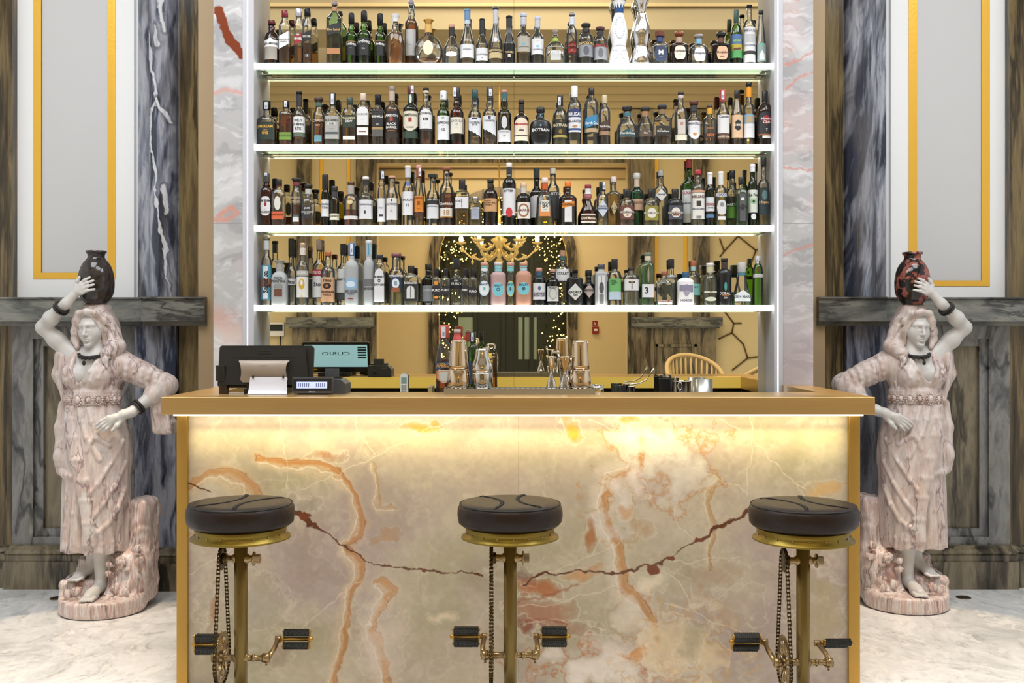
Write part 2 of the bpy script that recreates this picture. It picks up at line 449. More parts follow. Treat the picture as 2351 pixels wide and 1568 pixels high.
def bay(side, s):
    """one wall bay beside the bar: plaster panel, gilt inlay, pilaster, dado, wainscot, plinth"""
    L = side == 'left'
    q = (lambda a, b: (min(a, b), max(a, b)))
    YP = 5.86
    # plaster field and recessed grey panel
    gl = dict(a=28, b=308, g0=77, g1=95, g2=248, g3=265, gb=640, gt=626) if L else dict(a=2045, b=2319, g0=2086, g1=2105, g2=2254, g3=2272, gb=657, gt=644)
    zt = 3.7
    m = MB()
    X = lambda p, D=YP: XP(p, D)
    zb = ZP(690, YP)
    xi0, xi1, zi = X(gl['g1']), X(gl['g2']), ZP(gl['gt'], YP)
    m.box(X(gl['a']), xi0, YP, 6.0, zb - .2, zt); m.box(xi1, X(gl['b']), YP, 6.0, zb - .2, zt); m.box(xi0, xi1, YP, 6.0, zb - .2, zi)
    m.box(X(gl['a'] - (0 if L else 40)), X(gl['b'] + (40 if L else 0)), YP + .02, 6.0, zb - .2, zt - .01)
    struct(m.build('wall_' + side, M_WHITE))
    struct(MB().box(xi0, xi1, YP + .005, 6.0, zi, zt - .02).build('wall_panel_' + side, M_PANEL))
    g = MB(); h = .004
    zo = ZP(gl['gb'], YP)
    g.box(X(gl['g0']), X(gl['g1']), YP - h, YP + .005, zo, zt); g.box(X(gl['g2']), X(gl['g3']), YP - h, YP + .005, zo, zt); g.box(X(gl['g1']), X(gl['g2']), YP - h, YP + .005, zo, zi)
    struct(g.build('trim_1' if L else 'trim_2', M_GILT))
    # marble pier in warm-lit brown at the picture's edge
    x0, x1 = (XP(-90, 5.8), XP(28, 5.8)) if L else (XP(2319, 5.8), XP(2450, 5.8))
    struct(MB().box(x0, x1, 5.8, 6.0, 0, zt).build('pier_column_' + side, M_WARM_LIT))
    # pilaster: flat fillet, half-round shaft, return with warm light painted in, tan pier
    zr = ZP(690, 5.70)
    f0, f1 = (318, 343) if L else (2010, 2034)
    c0, c1 = (343, 411) if L else (1936, 2010)
    b0, b1 = (411, 470) if L else (1880, 1936)
    t0, t1 = (455, 545) if L else (1812, 1894)

    def grid(pa, pb, pya, pyb, step, white=None, sl=0.0, sd=0, con=1.0):
        W = max(6, int((pb - pa) / step)); H = int((pyb - pya) / (step * 1.5))
        px, py = np.meshgrid(np.linspace(pa, pb, W), np.linspace(pya, pyb, H))
        return column_cols(px, py, sd, sl, white, con)
    wv = None
    if L:
        wv = [([(335, 60), (346, 120), (352, 170), (368, 235), (372, 262)], 5.0), ([(372, 250), (352, 290), (352, 330), (362, 400), (372, 470), (376, 520), (388, 600), (398, 690)], 3.2), ([(378, -30), (381, 60), (389, 100)], 4.0), ([(366, 90), (372, 130)], 5.0), ([(384, 440), (394, 500)], 3.5), ([(370, 250), (388, 275), (398, 300)], 3)]
    sl = .02 if L else .10
    D = 5.78
    column(side, XP(c0, D), XP(c1, D), D, .075, zr - .02, zt, grid(c0, c1, -160, 700, 1.15, wv, sl, 3 if L else 50, 1.0 if L else 1.15), 'column_' + side)
    o = grid_slab('column_fillet_' + side, XP(f0, D), XP(f1, D), zr - .02, zt, D - .005, .2, grid(f0, f1, -160, 700, 2, None, sl, 9 if L else 61), M_COL); struct(o)
    struct(MB().box(XP(b0, 5.76), XP(b1, 5.76), 5.76, 5.95, zr - .02, zt).build('column_return_' + side, M_WARM_LIT))
    struct(MB().box(XP(t0, 5.665), XP(t1, 5.665), 5.665, 5.98, 0, zt).build('wall_pier_' + side, M_TAN))
    # below the rail
    zl = ZP(748, 5.72)
    struct(grid_slab('column_base_' + side, XP(f0 if L else c0, D), XP(c1 if L else f1, D), .2, zl, D - .06, .2, grid(f0 if L else c0, c1 if L else f1, 740, 1300, 2, None, .03 if L else -.04, 14 if L else 71, 1.1), M_COL))
    struct(MB().box(XP(b0, 5.74), XP(b1, 5.74), 5.74, 5.95, 0, zl).build('column_base_return_' + side, M_WARM_LIT))
    # dado rail with its small lower moulding, breaking forward over the pilaster
    r = MB(); z0, z1, z2 = ZP(748, 5.70), ZP(738, 5.68), ZP(688, 5.66)
    xa, xb, xm = (XP(-90, 5.66), XP(330, 5.66), XP(467, 5.6)) if L else (XP(2450, 5.66), XP(2030, 5.66), XP(1883, 5.6))
    for (p, w, yf) in ((xa, xb, 5.68), (xb, xm, 5.62)):
        a, b = q(p, w)
        r.box(a, b, yf, 5.9, z1, z2); r.box(a, b, yf + .03, 5.9, z0, z1 - .0)
        r.prism([(yf, z2), (yf - .012, z2 + .006), (yf - .012, z2 + .014), (5.9, z2 + .014), (5.9, z2)], a, b, 'x')
    struct(r.build('trim_3' if L else 'trim_4', M_RAIL))
    # wainscot with a sunk panel
    w = MB(); zlo, zhi = .2, zl + .02
    if L: wx0, wx1, ox0, ox1, ix0, ix1 = 28, 318, 75, 271, 95, 251
    else: wx0, wx1, ox0, ox1, ix0, ix1 = 2034, 2319, 2088, 2271, 2106, 2253
    D = 5.80
    zz = [ZP(v, D) for v in (1233, 1215, 795, 778)]
    A = [XP(v, D) for v in (wx0, ox0, ix0, ix1, ox1, wx1)]
    w.use(M_GREY)
    w.box(A[0], A[1], D, 6, zlo, zhi); w.box(A[4], A[5], D, 6, zlo, zhi); w.box(A[1], A[4], D, 6, zlo, zz[0]); w.box(A[1], A[4], D, 6, zz[3], zhi)
    w.box(A[1], A[2], D + .025, 6, zz[0], zz[3]); w.box(A[3], A[4], D + .025, 6, zz[0], zz[3]); w.box(A[2], A[3], D + .025, 6, zz[0], zz[1]); w.box(A[2], A[3], D + .025, 6, zz[2], zz[3])
    w.use(M_OLIVE).box(A[2], A[3], D + .05, 6, zz[1], zz[2])  # olive tone paints warm light onto the grey wainscot marble
    struct(w.build('wall_wainscot_' + side))
    # base moulding and plinth
    b = MB(); e0, e1 = q(XP(-90 if L else 2450, 5.7), XP(6 if L else 2341, 5.7)); s0, s1 = q(XP(6 if L else 2341, 5.7), XP(330 if L else 2030, 5.7)); k0, k1 = q(XP(330 if L else 2030, 5.64), XP(470 if L else 1880, 5.64))
    for a, c, yf in ((e0, e1, 5.74), (s0, s1, 5.705), (k0, k1, 5.66)):
        b.box(a, c, yf, 6, 0, .148); b.box(a, c, yf + .02, 6, .148, .182)
        b.prism([(yf + .02, .182), (yf + .012, .192), (yf + .03, .21), (yf + .06, .226), (6, .226), (6, .182)], a, c, 'x')
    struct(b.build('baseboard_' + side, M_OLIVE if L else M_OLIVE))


bay('left', 0); bay('right', 1)
for sd, px, py in (('left', 131, 1374), ('right', 2212, 1372)):
    Df = 1.41 * F / (py - CY); c = P(px, py, Df)
    t = thing('floor_socket', 'small round brass floor plate on the pale marble %s' % ('behind the dark jar statue' if sd == 'left' else 'behind the red and black jar statue'), 'floor socket', (c.x, c.y, 0))
    MB().lathe([(0, .038), (.003, .038), (.004, .034)], n=24).build('rim', mat('old_brass', '6b5a3c', .4, .8), t)
    MB().lathe([(.0035, .030), (.0055, .029)], n=24).build('cover_plate', mat('dark_plate', '2a2622', .5, .3), t)
# ---------------------------------------------------------------- the onyx bar
DB = 4.105                                    # front edge of the counter
ZT, ZU = 1.15, 1.15 - .0684                   # counter top and underside
XL, XR = XP(370, DB), XP(2009, DB)
YF, YOX = 4.155, 4.172                        # brass frame face, onyx face


def onyx_front(px, py):
    n1 = fbm(px / 260, py / 220, 1, 5); n2 = fbm(px / 120, py / 120, 2, 5); n3 = fbm(px / 40, py / 40, 3, 5)
    n4 = fbm(px / 9, py / 9, 5, 3)
    wx = px + (fbm(px / 60, py / 60, 11, 5) - .5) * 70; wy = py + (fbm(px / 60, py / 60, 12, 5) - .5) * 70
    fx = px + (fbm(px / 26, py / 26, 13, 4) - .5) * 22; fy = py + (fbm(px / 26, py / 26, 14, 4) - .5) * 22
    S = px.shape
    c = np.broadcast_to(np.array(hx('bcad9b')), S + (3,)).copy()
    c = lerp(c, hx('aca283'), sstep(.46, .7, n1) * .7)
    c = lerp(c, hx('b29f98'), sstep(.5, .3, n1) * .8)
    c = lerp(c, hx('c4b59d'), sstep(.52, .72, n2) * .45)
    c = lerp(c, hx('a39285'), sstep(.48, .28, n2) * .4)
    c = lerp(c, hx('d0c4b2'), sstep(.56, .78, n3) * .3)
    m1 = fbm(wx / 150, wy / 150, 21, 6); c = lerp(c, hx('d6c8b0'), sstep(.022, .0, np.abs(m1 - .5)) * .22)
    m2 = fbm(wx / 70 + 9, wy / 110, 22, 6); c = lerp(c, hx('cdbca6'), sstep(.03, .0, np.abs(m2 - .55)) * sstep(.45, .6, n2) * .3)

    def flow(pts, wid, light, tan, amt=1.0, side=0, freq=5.5, warp=1.0):
        nonlocal c
        d, sg = poly_d(px * (1 - warp * .6) + wx * warp * .6 + (n3 - .5) * 16, py * (1 - warp * .6) + wy * warp * .6, pts)
        d = d + (fbm(px / 22, py / 22, 33, 4) - .5) * 12
        w_ = wid * (.30 + .85 * fbm(px / 120, py / 120, 34, 3))
        sd = d * sg
        f = sstep(1.5, .1, d / w_) * amt
        c = lerp(c, hx(light), f * .5)
        lay = sd / freq + (n2 - .5) * 6
        b = np.abs((lay % 1.0) - .5) * 2
        c = lerp(c, hx(tan), sstep(.35, .0, b) * f * .34)
        c = lerp(c, hx(tan), sstep(.6, 0, np.abs(sd / w_ - .35)) * amt * .85 * sstep(1.6, .6, d / w_))
        c = lerp(c, hx('efe4d6'), sstep(1.8, .3, np.abs(sd + w_ * .25)) * .5 * amt)
        c = lerp(c, hx('8a5528'), sstep(1.8, .3, np.abs(sd - w_ * .62)) * .55 * amt)

    def spot(x, y, rx, ry, col, amt, soft=1.0, rim='eadfcd', ra=.4):
        nonlocal c
        d = np.hypot((wx - x) / rx, (wy - y) / ry) + (n3 - .5) * soft * 1.5 + (n4 - .5) * .3
        c = lerp(c, hx(col), sstep(1.1, .2, d) * amt)
        c = lerp(c, hx(rim), sstep(.10, .01, np.abs(d - .98)) * amt * ra)
        if ra > .5: c = lerp(c, hx(rim), sstep(.06, .01, np.abs(d - .84)) * amt * ra * .5)

    def line(pts, w, col, amt=1.0, jag=1.0):
        nonlocal c
        d, _ = poly_d(px * (1 - jag) + fx * jag, py * (1 - jag) + fy * jag, pts)
        c = lerp(c, hx(col), sstep(w + 1.2, w * .4, d) * amt)
    # left slab
    flow([(600, 1060), (700, 1075), (770, 1085), (805, 1130), (822, 1190), (824, 1225), (795, 1250), (812, 1290), (822, 1330), (800, 1390), (790, 1430), (785, 1500), (775, 1600)], 26, 'ddc6a4', 'b98045', 1.0, 0, 5)
    flow([(870, 1360), (900, 1380), (870, 1420), (858, 1470), (868, 1520), (885, 1600)], 34, 'e2d2bd', 'c08a4c', .9, 0, 6)
    flow([(860, 1080), (862, 1130), (866, 1180), (900, 1184)], 14, 'd8c3a5', 'b59060', .6)
    flow([(440, 1120), (490, 1092), (560, 1110), (575, 1140)], 40, 'd9bd98', 'b0793f', .8, 0, 5)
    flow([(440, 1240), (500, 1255), (560, 1225)], 26, 'd9c3a8', 'b98a5a', .5, 0, 6)
    spot(745, 1040, 55, 26, 'a8642c', .65); spot(960, 990, 45, 14, 'd49a30', .75, .6); spot(985, 975, 18, 12, 'd6902a', .7, .5)
    spot(700, 1165, 46, 40, '8a8473', .5); spot(488, 1400, 12, 60, 'b06a28', .6, .6)
    spot(830, 1470, 30, 60, '9c6f58', .35); spot(640, 1540, 40, 40, '8f6a60', .35); spot(900, 1240, 34, 10, 'b58a5a', .5)
    spot(880, 1500, 60, 90, 'dccabd', .5); spot(560, 1400, 100, 90, 'a7a08c', .45); spot(1010, 1420, 40, 12, 'e0cdb0', .7)
    # right slab
    flow([(1440, 950), (1455, 985), (1468, 1030), (1462, 1075), (1400, 1098), (1376, 1150), (1392, 1215), (1412, 1270), (1424, 1330), (1422, 1365), (1470, 1405), (1496, 1440), (1500, 1500), (1480, 1525), (1420, 1535)], 34, 'e9dccd', 'b9823f', 1.0, 0, 4.6, .55)
    flow([(1640, 1105), (1622, 1130), (1616, 1165), (1634, 1215), (1620, 1280), (1618, 1310)], 20, 'd9c8a8', 'b48a50', .7, 0, 5, .6)
    spot(1500, 1050, 105, 120, 'd9cfc4', .7, 1.8, 'b9803f', .8); spot(1425, 1165, 60, 80, 'd6ccc4', .6, 1.6, 'b98a50', .7); spot(1385, 1550, 170, 48, 'e2d6ca', .85, 1.6, 'b8743a', .8); spot(1560, 1500, 110, 90, 'dbc8a8', .75, 1.8, 'c39a5e', .7); spot(1440, 1430, 50, 70, 'dccfbf', .6, 1.5, 'b9803f', .6); spot(1640, 1530, 40, 60, 'dcc6a2', .7, 1.4, 'c39a5e', .6)
    spot(1490, 1000, 80, 66, 'd9cebd', .6, 1.3); spot(1500, 985, 40, 22, 'b99a78', .5, 1.2); spot(1450, 1120, 60, 55, 'e3d6cf', .7, 1.2); spot(1440, 965, 40, 18, 'd39a3a', .7); spot(1330, 985, 26, 36, 'dd9a22', .8, .9)
    spot(1440, 1175, 30, 20, 'c08a4a', .6); spot(1480, 1225, 26, 40, 'b08b62', .5); spot(1362, 1245, 20, 36, 'a96a30', .8, .7)
    spot(1235, 1372, 62, 26, 'b2652c', .8, .8); spot(1215, 1345, 24, 22, '7e6058', .6); spot(1250, 1420, 80, 30, 'a86a48', .7, .9); spot(1330, 1330, 50, 20, 'c88a44', .6)
    spot(1205, 1455, 34, 22, '8c4a34', .8, .8); spot(1300, 1455, 60, 20, '9f6a50', .5); spot(1410, 1500, 70, 34, 'e2d6cb', .7); spot(1330, 1560, 60, 20, 'e6dace', .8); spot(1450, 1518, 36, 18, 'd08a2e', .7)
    spot(1500, 1350, 40, 30, 'e6d8c0', .7); spot(1540, 1500, 60, 70, 'd9c2a0', .75, .9); spot(1640, 1520, 40, 50, 'd9c2a0', .6, .9); spot(1580, 1545, 60, 20, 'dfc9a4', .7)
    spot(1590, 1480, 36, 60, 'a39a84', .55); spot(1890, 1120, 50, 20, 'd4ab72', .7); spot(1935, 1245, 18, 16, '8a5648', .6); spot(1640, 1340, 60, 50, 'ac8f7a', .4)
    spot(1880, 1400, 60, 140, 'b0a070', .5); spot(1690, 1420, 60, 60, 'b9a58e', .4)
    # pale healed fractures
    for pts in ([(690, 1130), (800, 1080), (990, 985), (1060, 955)], [(640, 955), (655, 1050), (662, 1130)], [(820, 955), (822, 1000), (858, 1045)], [(690, 1465), (760, 1400), (830, 1345)], [(430, 1335), (560, 1250)],
                [(1190, 1362), (1300, 1310), (1420, 1255)], [(1350, 960), (1450, 1010), (1560, 1065), (1660, 1110), (1720, 1135)], [(1650, 960), (1740, 1020), (1800, 1090), (1850, 1130)], [(1725, 955), (1728, 1010), (1716, 1090), (1718, 1140)], [(1545, 1175), (1560, 1215), (1600, 1255)],
                [(1530, 1405), (1590, 1420), (1650, 1450), (1730, 1480)], [(1540, 1330), (1570, 1370), (1590, 1415)], [(1190, 1412), (1290, 1395), (1420, 1360)], [(1195, 1450), (1260, 1440), (1330, 1445), (1390, 1465)], [(1540, 1305), (1700, 1290)]):
        line(pts, .7, 'e4d6be', .5, .8)
    for pts in ([(1190, 1400), (1260, 1380), (1330, 1350)], [(1195, 1440), (1240, 1436), (1300, 1450)]): line(pts, 3, '96502e', .55)
    # the rusty seam that runs across both slabs
    cr = [[(430, 1112), (480, 1135)], [(672, 1178), (700, 1197), (735, 1226), (790, 1260), (830, 1291), (860, 1308), (930, 1313), (1000, 1322), (1108, 1333)], [(1196, 1364), (1235, 1336), (1290, 1326), (1400, 1326), (1470, 1318), (1520, 1306), (1545, 1290), (1580, 1262), (1625, 1237), (1670, 1207), (1726, 1176)]]
    for k, pts in enumerate(cr):
        d, _ = poly_d(fx, fy, pts)
        wv = 1.0 + 2.2 * fbm(px / 24, py / 24, 40 + k, 3) ** 2 * (1.6 if k == 2 else 1.0)
        wv = wv + (3.2 * sstep(760, 690, px) * (k == 1)) + 1.0 * (k == 2) * sstep(1560, 1640, px)
        c = lerp(c, hx('5b3420'), sstep(1.5, .8, d / wv)); c = lerp(c, hx('7a4526'), sstep(.8, .2, d / wv) * .7)
    for x, y, rx, ry in ((1501, 1322, 15, 14), (1543, 1297, 11, 8), (700, 1196, 15, 8), (977, 1321, 4, 5), (1605, 1246, 12, 6)):
        d = np.hypot((fx - x) / rx, (fy - y) / ry); c = lerp(c, hx('7a4220'), sstep(1.05, .85, d))
    c = np.clip(c, 1e-4, 1) ** 1.10 * (1 + (n4 - .5) * .16)[..., None]
    return np.clip(c, 0, 1)


bar = thing('bar_counter', 'onyx fronted bar with a brushed brass top and brass corner frames', 'bar counter', ((XL + XR) / 2, YOX, 0))
ofs = Vector(bar.location)


def bp(o):
    """parent to the bar keeping world coordinates"""
    o.parent = bar; o.location = -ofs; return o


M_ONYX = attr_mat('honey_onyx', .16, None)
for a, b in ((429, 1190), (1190, 1950)):
    W = int((b - a) / 1.5); px, py = np.meshgrid(np.linspace(a, b, W), np.linspace(948, 1592, int(644 / 1.5)))
    cols = onyx_front(px, py)
    if a > 1000: cols = cols * .985
    o = grid_slab('onyx_panel', XP(a, YOX) + (.0006 if a > 1000 else 0), XP(b, YOX), .0, ZP(948, YOX), YOX, .02, cols, M_ONYX); bp(o)
M_BTOP = mat('brass_top', 'c29a58', .30, .5)
g = NT(M_BTOP); v = g.coords((.6, 60, 60)); nz = g.n('TexNoise', i_Scale=9.0, i_Detail=6.0); g.l(v, nz.inputs['Vector'])
g.l(g.ramp(nz.outputs['Fac'], [(.3, 'b5915a'), (.7, 'bd9a62')]), g.b.inputs['Base Color'])
t = MB()
WI = .125
t.use(M_BTOP)
t.rbox(XL, XR, DB, 4.46, ZU, ZT, .003, 'x')
for a, b in ((XL, XL + WI), (XR - WI, XR)): t.box(a, b, 4.4601, 5.046, ZU, ZT - .0003)
bp(t.build('counter_top'))
for a, b in ((405, 430), (1949, 1975)):
    fr = MB(); fr.rbox(XP(a, YF), XP(b, YF), YF, 4.25, 0, ZU - .0005, .003, 'z')
    s = -1 if a < 1000 else 1; xo = XP(405, YF) if s < 0 else XP(1975, YF)
    fr.box(min(xo, xo - s * .03), max(xo, xo - s * .03), 4.25, 5.04, 0, ZU - .0005)
    bp(fr.build('brass_frame', M_BRASS))
core = MB(); core.box(XP(430, YF), XP(1949, YF), YOX + .0205, 4.30, .0, ZU - .001)
bp(core.build('bar_carcass', mat('dark_carcass', '3a332a', .6)))
M_LEDW = mat('led_warm', 'fff2c8', .5, emit='ffefc0', estr=7.0)
ld = MB().box(XP(405, YF), XP(1975, YF), 4.118, 4.128, ZU - .006, ZU - .0005)
bp(ld.build('light_strip', M_LEDW))
lamp('counter_strip_light', ((XL + XR) / 2, 4.116, ZU - .010), (2.6, .010), 1.25, (1.0, .93, .66), ((XL + XR) / 2, 4.172, ZU - .05), math.radians(125))
lamp('counter_strip_light', ((XL + XR) / 2, 4.112, ZU - .010), (2.6, .010), 2.4, (1.0, .90, .50), ((XL + XR) / 2, 4.172, ZU - .15), math.radians(62))
# the bartender's side: steel worktop, under shelf and fascia with LED glow as emission
M_STEEL = mat('brushed_steel', 'b9b9b6', .32, .85)
w = MB(); w.box(XL + WI + .01, XR - WI - .01, 4.301, 4.72, .90, .93); w.box(XL + WI + .01, XR - WI - .01, 4.305, 4.32, .30, .90)
for x in np.linspace(XL + .16, XR - .16, 5): w.box(x - .02, x + .02, 4.66, 4.70, 0, .90)
w.box(XL + WI + .02, XR - WI - .02, 4.33, 4.70, .3, .32)
bp(w.build('work_shelf', M_STEEL))
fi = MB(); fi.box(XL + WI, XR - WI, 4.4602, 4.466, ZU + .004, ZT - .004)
bp(fi.build('inner_fascia', mat('fascia_led_glow', 'e2cc86', .3, 0, emit='f0d060', estr=.55)))  # LED spill on the counter's inner edge, put in as emission

# ---------------------------------------------------------------- the onyx and mirror back wall
YN, YM = 5.05, 5.215                         # face of the onyx strips, the mirror


def strip_cols(px, py, s, left):
    wy = py + (fbm(px / 50, py / 60, s, 5) - .5) * 60
    n = fbm(px / 90, wy / 40, s + 1, 6); n2 = fbm(px / 120, py / 150, s + 2, 4); n3 = fbm(px / 40, wy / 9, s + 3, 5)
    c = np.broadcast_to(np.array(hx('b3b3b6')), px.shape + (3,)).copy()
    c = lerp(c, hx('a2a2a6'), sstep(.42, .3, n)); c = lerp(c, hx('cfcfd3'), sstep(.55, .72, n) * .8)
    c = lerp(c, hx('cdb4b4'), sstep(.52, .72, n2) * .45)
    c = lerp(c, hx('c0938a'), sstep(.02, .0, np.abs(n - .57)) * sstep(.5, .62, n2) * .6)
    c = lerp(c, hx('e2e2e6'), sstep(.56, .74, n3) * .4)
    if left:
        fx = px + (fbm(px / 14, py / 14, 5, 4) - .5) * 14
        for pts, w0, w1 in (([(504, 25), (512, 60), (530, 95), (555, 128)], 13, 8),):
            d, _ = poly_d(fx, py, pts); c = lerp(c, hx('7d3c28'), sstep(w0, w0 - 3, d * (1 + .4 * sstep(60, 130, py))))
        d, _ = poly_d(fx, py, [(500, 497), (530, 475), (545, 490), (520, 505), (495, 505)]); c = lerp(c, hx('c98f80'), sstep(9, 2, d) * .8)
        d, _ = poly_d(fx, py, [(490, 215), (520, 205), (557, 215)]); c = lerp(c, hx('cf9c92'), sstep(7, 2, d) * .7)
        d, _ = poly_d(fx, py, [(490, 725), (530, 760), (557, 770)]); c = lerp(c, hx('c79a8e'), sstep(40, 5, d) * .6)
        c = lerp(c, hx('ffffff'), sstep(720, 780, py) * .25)
    else:
        fx = px + (fbm(px / 14, py / 14, 5, 4) - .5) * 14
        for pts in ([(1800, 150), (1830, 140), (1867, 118)], [(1805, 205), (1840, 175), (1867, 165)], [(1800, 385), (1867, 390)], [(1800, 583), (1867, 565)]):
            d, _ = poly_d(px, py + (fbm(px / 12, py / 12, 8, 4) - .5) * 16, pts); c = lerp(c, hx('c98a80'), sstep(4, 1, d) * .75)
        c = lerp(c, hx('b3a0a8'), sstep(600, 850, py) * .5)
    d = np.abs(py - 513); c = lerp(c, hx('8f8d92'), sstep(1.6, .6, d))
    return np.clip(c, 0, 1)


M_STRIP = attr_mat('grey_onyx', .1, None)
np_ = struct


ZTOP = 3.6
for a, b, s, L in ((490, 557.5, 60, True), (1797, 1867, 90, False)):
    py1 = CY + (CH - .0) * F / YN; py0 = CY - (ZTOP - CH) * F / YN
    px, py = np.meshgrid(np.linspace(a, b, 40), np.linspace(py0, py1, 900))
    np_(grid_slab('wall_onyx_' + ('left' if L else 'right'), XP(a, YN), XP(b, YN), 0, ZTOP, YN, .3, strip_cols(px, py, s, L), M_STRIP))
M_FRAME = mat('white_frame', 'bfc0c8', .35)
M_LEDC = mat('led_cool', 'ffffff', .5, emit='f4f6ff', estr=3.0)
XN0, XN1 = XP(598, YM), XP(1762, YM)
for s, a, b, xn in ((-1, 557.5, 583, XN0), (1, 1777, 1797, XN1)):
    f = MB(); x0, x1 = XP(a, YN), XP(b, YN)
    xo, xi = (x0, x1) if s < 0 else (x1, x0)
    lo, hi = sorted((xo, xo - s * .020)); f.box(lo, hi, YN - .004, YM, .0, ZTOP)
    lo, hi = sorted((xo - s * .026, xi)); f.box(lo, hi, YN - .002, YM + .01, 0, ZTOP)
    lo, hi = sorted((xo - s * .019, xo - s * .027)); f.box(lo, hi, YN + .03, YM, 0, ZTOP)
    np_(f.build('trim_13' if s < 0 else 'trim_14', M_FRAME))
    lo, hi = sorted((xo - s * .0205, xo - s * .0255)); tag(MB().box(lo, hi, YN + .006, YN + .012, 1.1, ZTOP).build('light_strip', M_LEDC), 'thin upright white light line beside the shelves, %s end' % ('till' if s < 0 else 'ice bucket'), 'light strip')
M_MIR = mat('bronze_mirror', 'd8c48c', .0, 1.0)
M_MIR.node_tree.nodes['Principled BSDF'].inputs['Base Color'].default_value = (.86, .78, .60, 1)
for a, b in ((XN0, -.0006), (.0006, XN1)):
    tag(MB().box(a, b, YM, YM + .006, .962, ZTOP).build('mirror_panel', M_MIR), 'tall warm toned mirror panel behind the shelves, the half %s' % ('over the till' if a < -.5 else 'over the ice bucket'), 'mirror')
np_(MB().box(XP(557, YN), XP(1797, YN), YM + .0065, YM + .04, 0, ZTOP).build('wall_niche', mat('backing', '8a8478', .7)))
bc = MB().box(XN0 + .008, XN1 - .008, 4.98, YM - .002, .93, .96); bc.box(XN0 + .008, XN1 - .008, 5.0, 5.02, 0, .93)
tag(bc.build('back_worktop', M_STEEL), 'low steel worktop under the mirror, mostly hidden by the counter', 'worktop')

# glass shelves with bright edge lights
GLASS = mat('shelf_glass', 'fff', .0)
def thin_glass(m, tint, edge, gloss=.04, fres=1.45, haze=None, hz=0.0):
    """thin clear sheet: tinted see-through with a Fresnel reflection, darker where seen edge-on"""
    nt = m.node_tree; nt.nodes.clear(); N = nt.nodes.new
    out = N('ShaderNodeOutputMaterial'); tr = N('ShaderNodeBsdfTransparent'); gl = N('ShaderNodeBsdfGlossy'); gl.inputs['Roughness'].default_value = gloss
    fr = N('ShaderNodeFresnel'); fr.inputs['IOR'].default_value = fres
    lw = N('ShaderNodeLayerWeight'); lw.inputs['Blend'].default_value = .5
    pw = N('ShaderNodeMath'); pw.operation = 'POWER'; pw.inputs[1].default_value = 2.2; nt.links.new(lw.outputs['Facing'], pw.inputs[0])
    mx = N('ShaderNodeMix'); mx.data_type = 'RGBA'; mx.inputs[6].default_value = (*tint, 1); mx.inputs[7].default_value = (*edge, 1)
    nt.links.new(pw.outputs[0], mx.inputs[0]); nt.links.new(mx.outputs[2], tr.inputs['Color'])
    sh = N('ShaderNodeMixShader'); nt.links.new(fr.outputs[0], sh.inputs[0]); nt.links.new(tr.outputs[0], sh.inputs[1]); nt.links.new(gl.outputs[0], sh.inputs[2])
    last = sh.outputs[0]
    if haze is not None:
        df = N('ShaderNodeBsdfDiffuse'); df.inputs['Color'].default_value = (*haze, 1); tl = N('ShaderNodeBsdfTranslucent'); tl.inputs['Color'].default_value = (*haze, 1)
        dm = N('ShaderNodeMixShader'); dm.inputs[0].default_value = .45; nt.links.new(df.outputs[0], dm.inputs[1]); nt.links.new(tl.outputs[0], dm.inputs[2])
        m2 = N('ShaderNodeMixShader'); m2.inputs[0].default_value = hz
        nt.links.new(sh.outputs[0], m2.inputs[1]); nt.links.new(dm.outputs[0], m2.inputs[2])
        # keep the reflection over the haze
        last = m2.outputs[0]
    nt.links.new(last, out.inputs['Surface'])
    return m


thin_glass(GLASS, (.93, .95, .90), (.74, .78, .68))
M_LED = mat('led_white', 'ffffff', .5, emit='fbfff0', estr=5.0)
M_EDGE = mat('lit_glass_edge', 'e8fff0', .2, emit='f2ffe8', estr=1.0)
YS0 = 5.085
SHZ = [ZP(151, YS0), ZP(338, YS0), ZP(524, YS0), ZP(707, YS0)]
NAMES = ['top', 'second', 'third', 'lowest']
for k, z in enumerate(SHZ):
    r = thing('glass_shelf', 'long clear glass bottle shelf with a glowing white front edge, %s of the four' % ['topmost', 'second down', 'third down', 'lowest'][k], 'shelf', (0, YS0, z), 'lit glass shelves')
    for a, b in ((XP(586.5, YS0), -.001), (.001, XP(1773.5, YS0))):
        MB().box(a, b, .012, YM - .004 - YS0, -.010, 0).build('glass_pane', GLASS, r)
        e = MB(); e.box(a, b, YM - .004 - YS0, YM - .001 - YS0, -.010, -.001); e.box(a, b, .010, .0118, -.016, -.012)
        e.build('glass_edge', M_EDGE, r)
    lb = MB().use(M_LED).rbox(XP(586, YS0), XP(1774, YS0), -.006, .0035, -.013, .013, .003, 'x')
    lb.use(M_FRAME).box(XP(586, YS0), XP(1774, YS0), .0037, .0098, -.010, -.001)
    lb.build('light_bar', None, r)
    b = MB()
    for x in (XP(600, YS0), XP(1760, YS0)): b.box(x - .012, x + .012, .03, .10, -.016, -.0105)
    b.build('bracket', M_STEEL, r)
# ---------------------------------------------------------------- the room behind the camera, seen in the mirror
def mx(px, yv): return (px - CX) * (2 * YM - yv) / F
def mz(py, yv): return CH - (py - CY) * (2 * YM - yv) / F


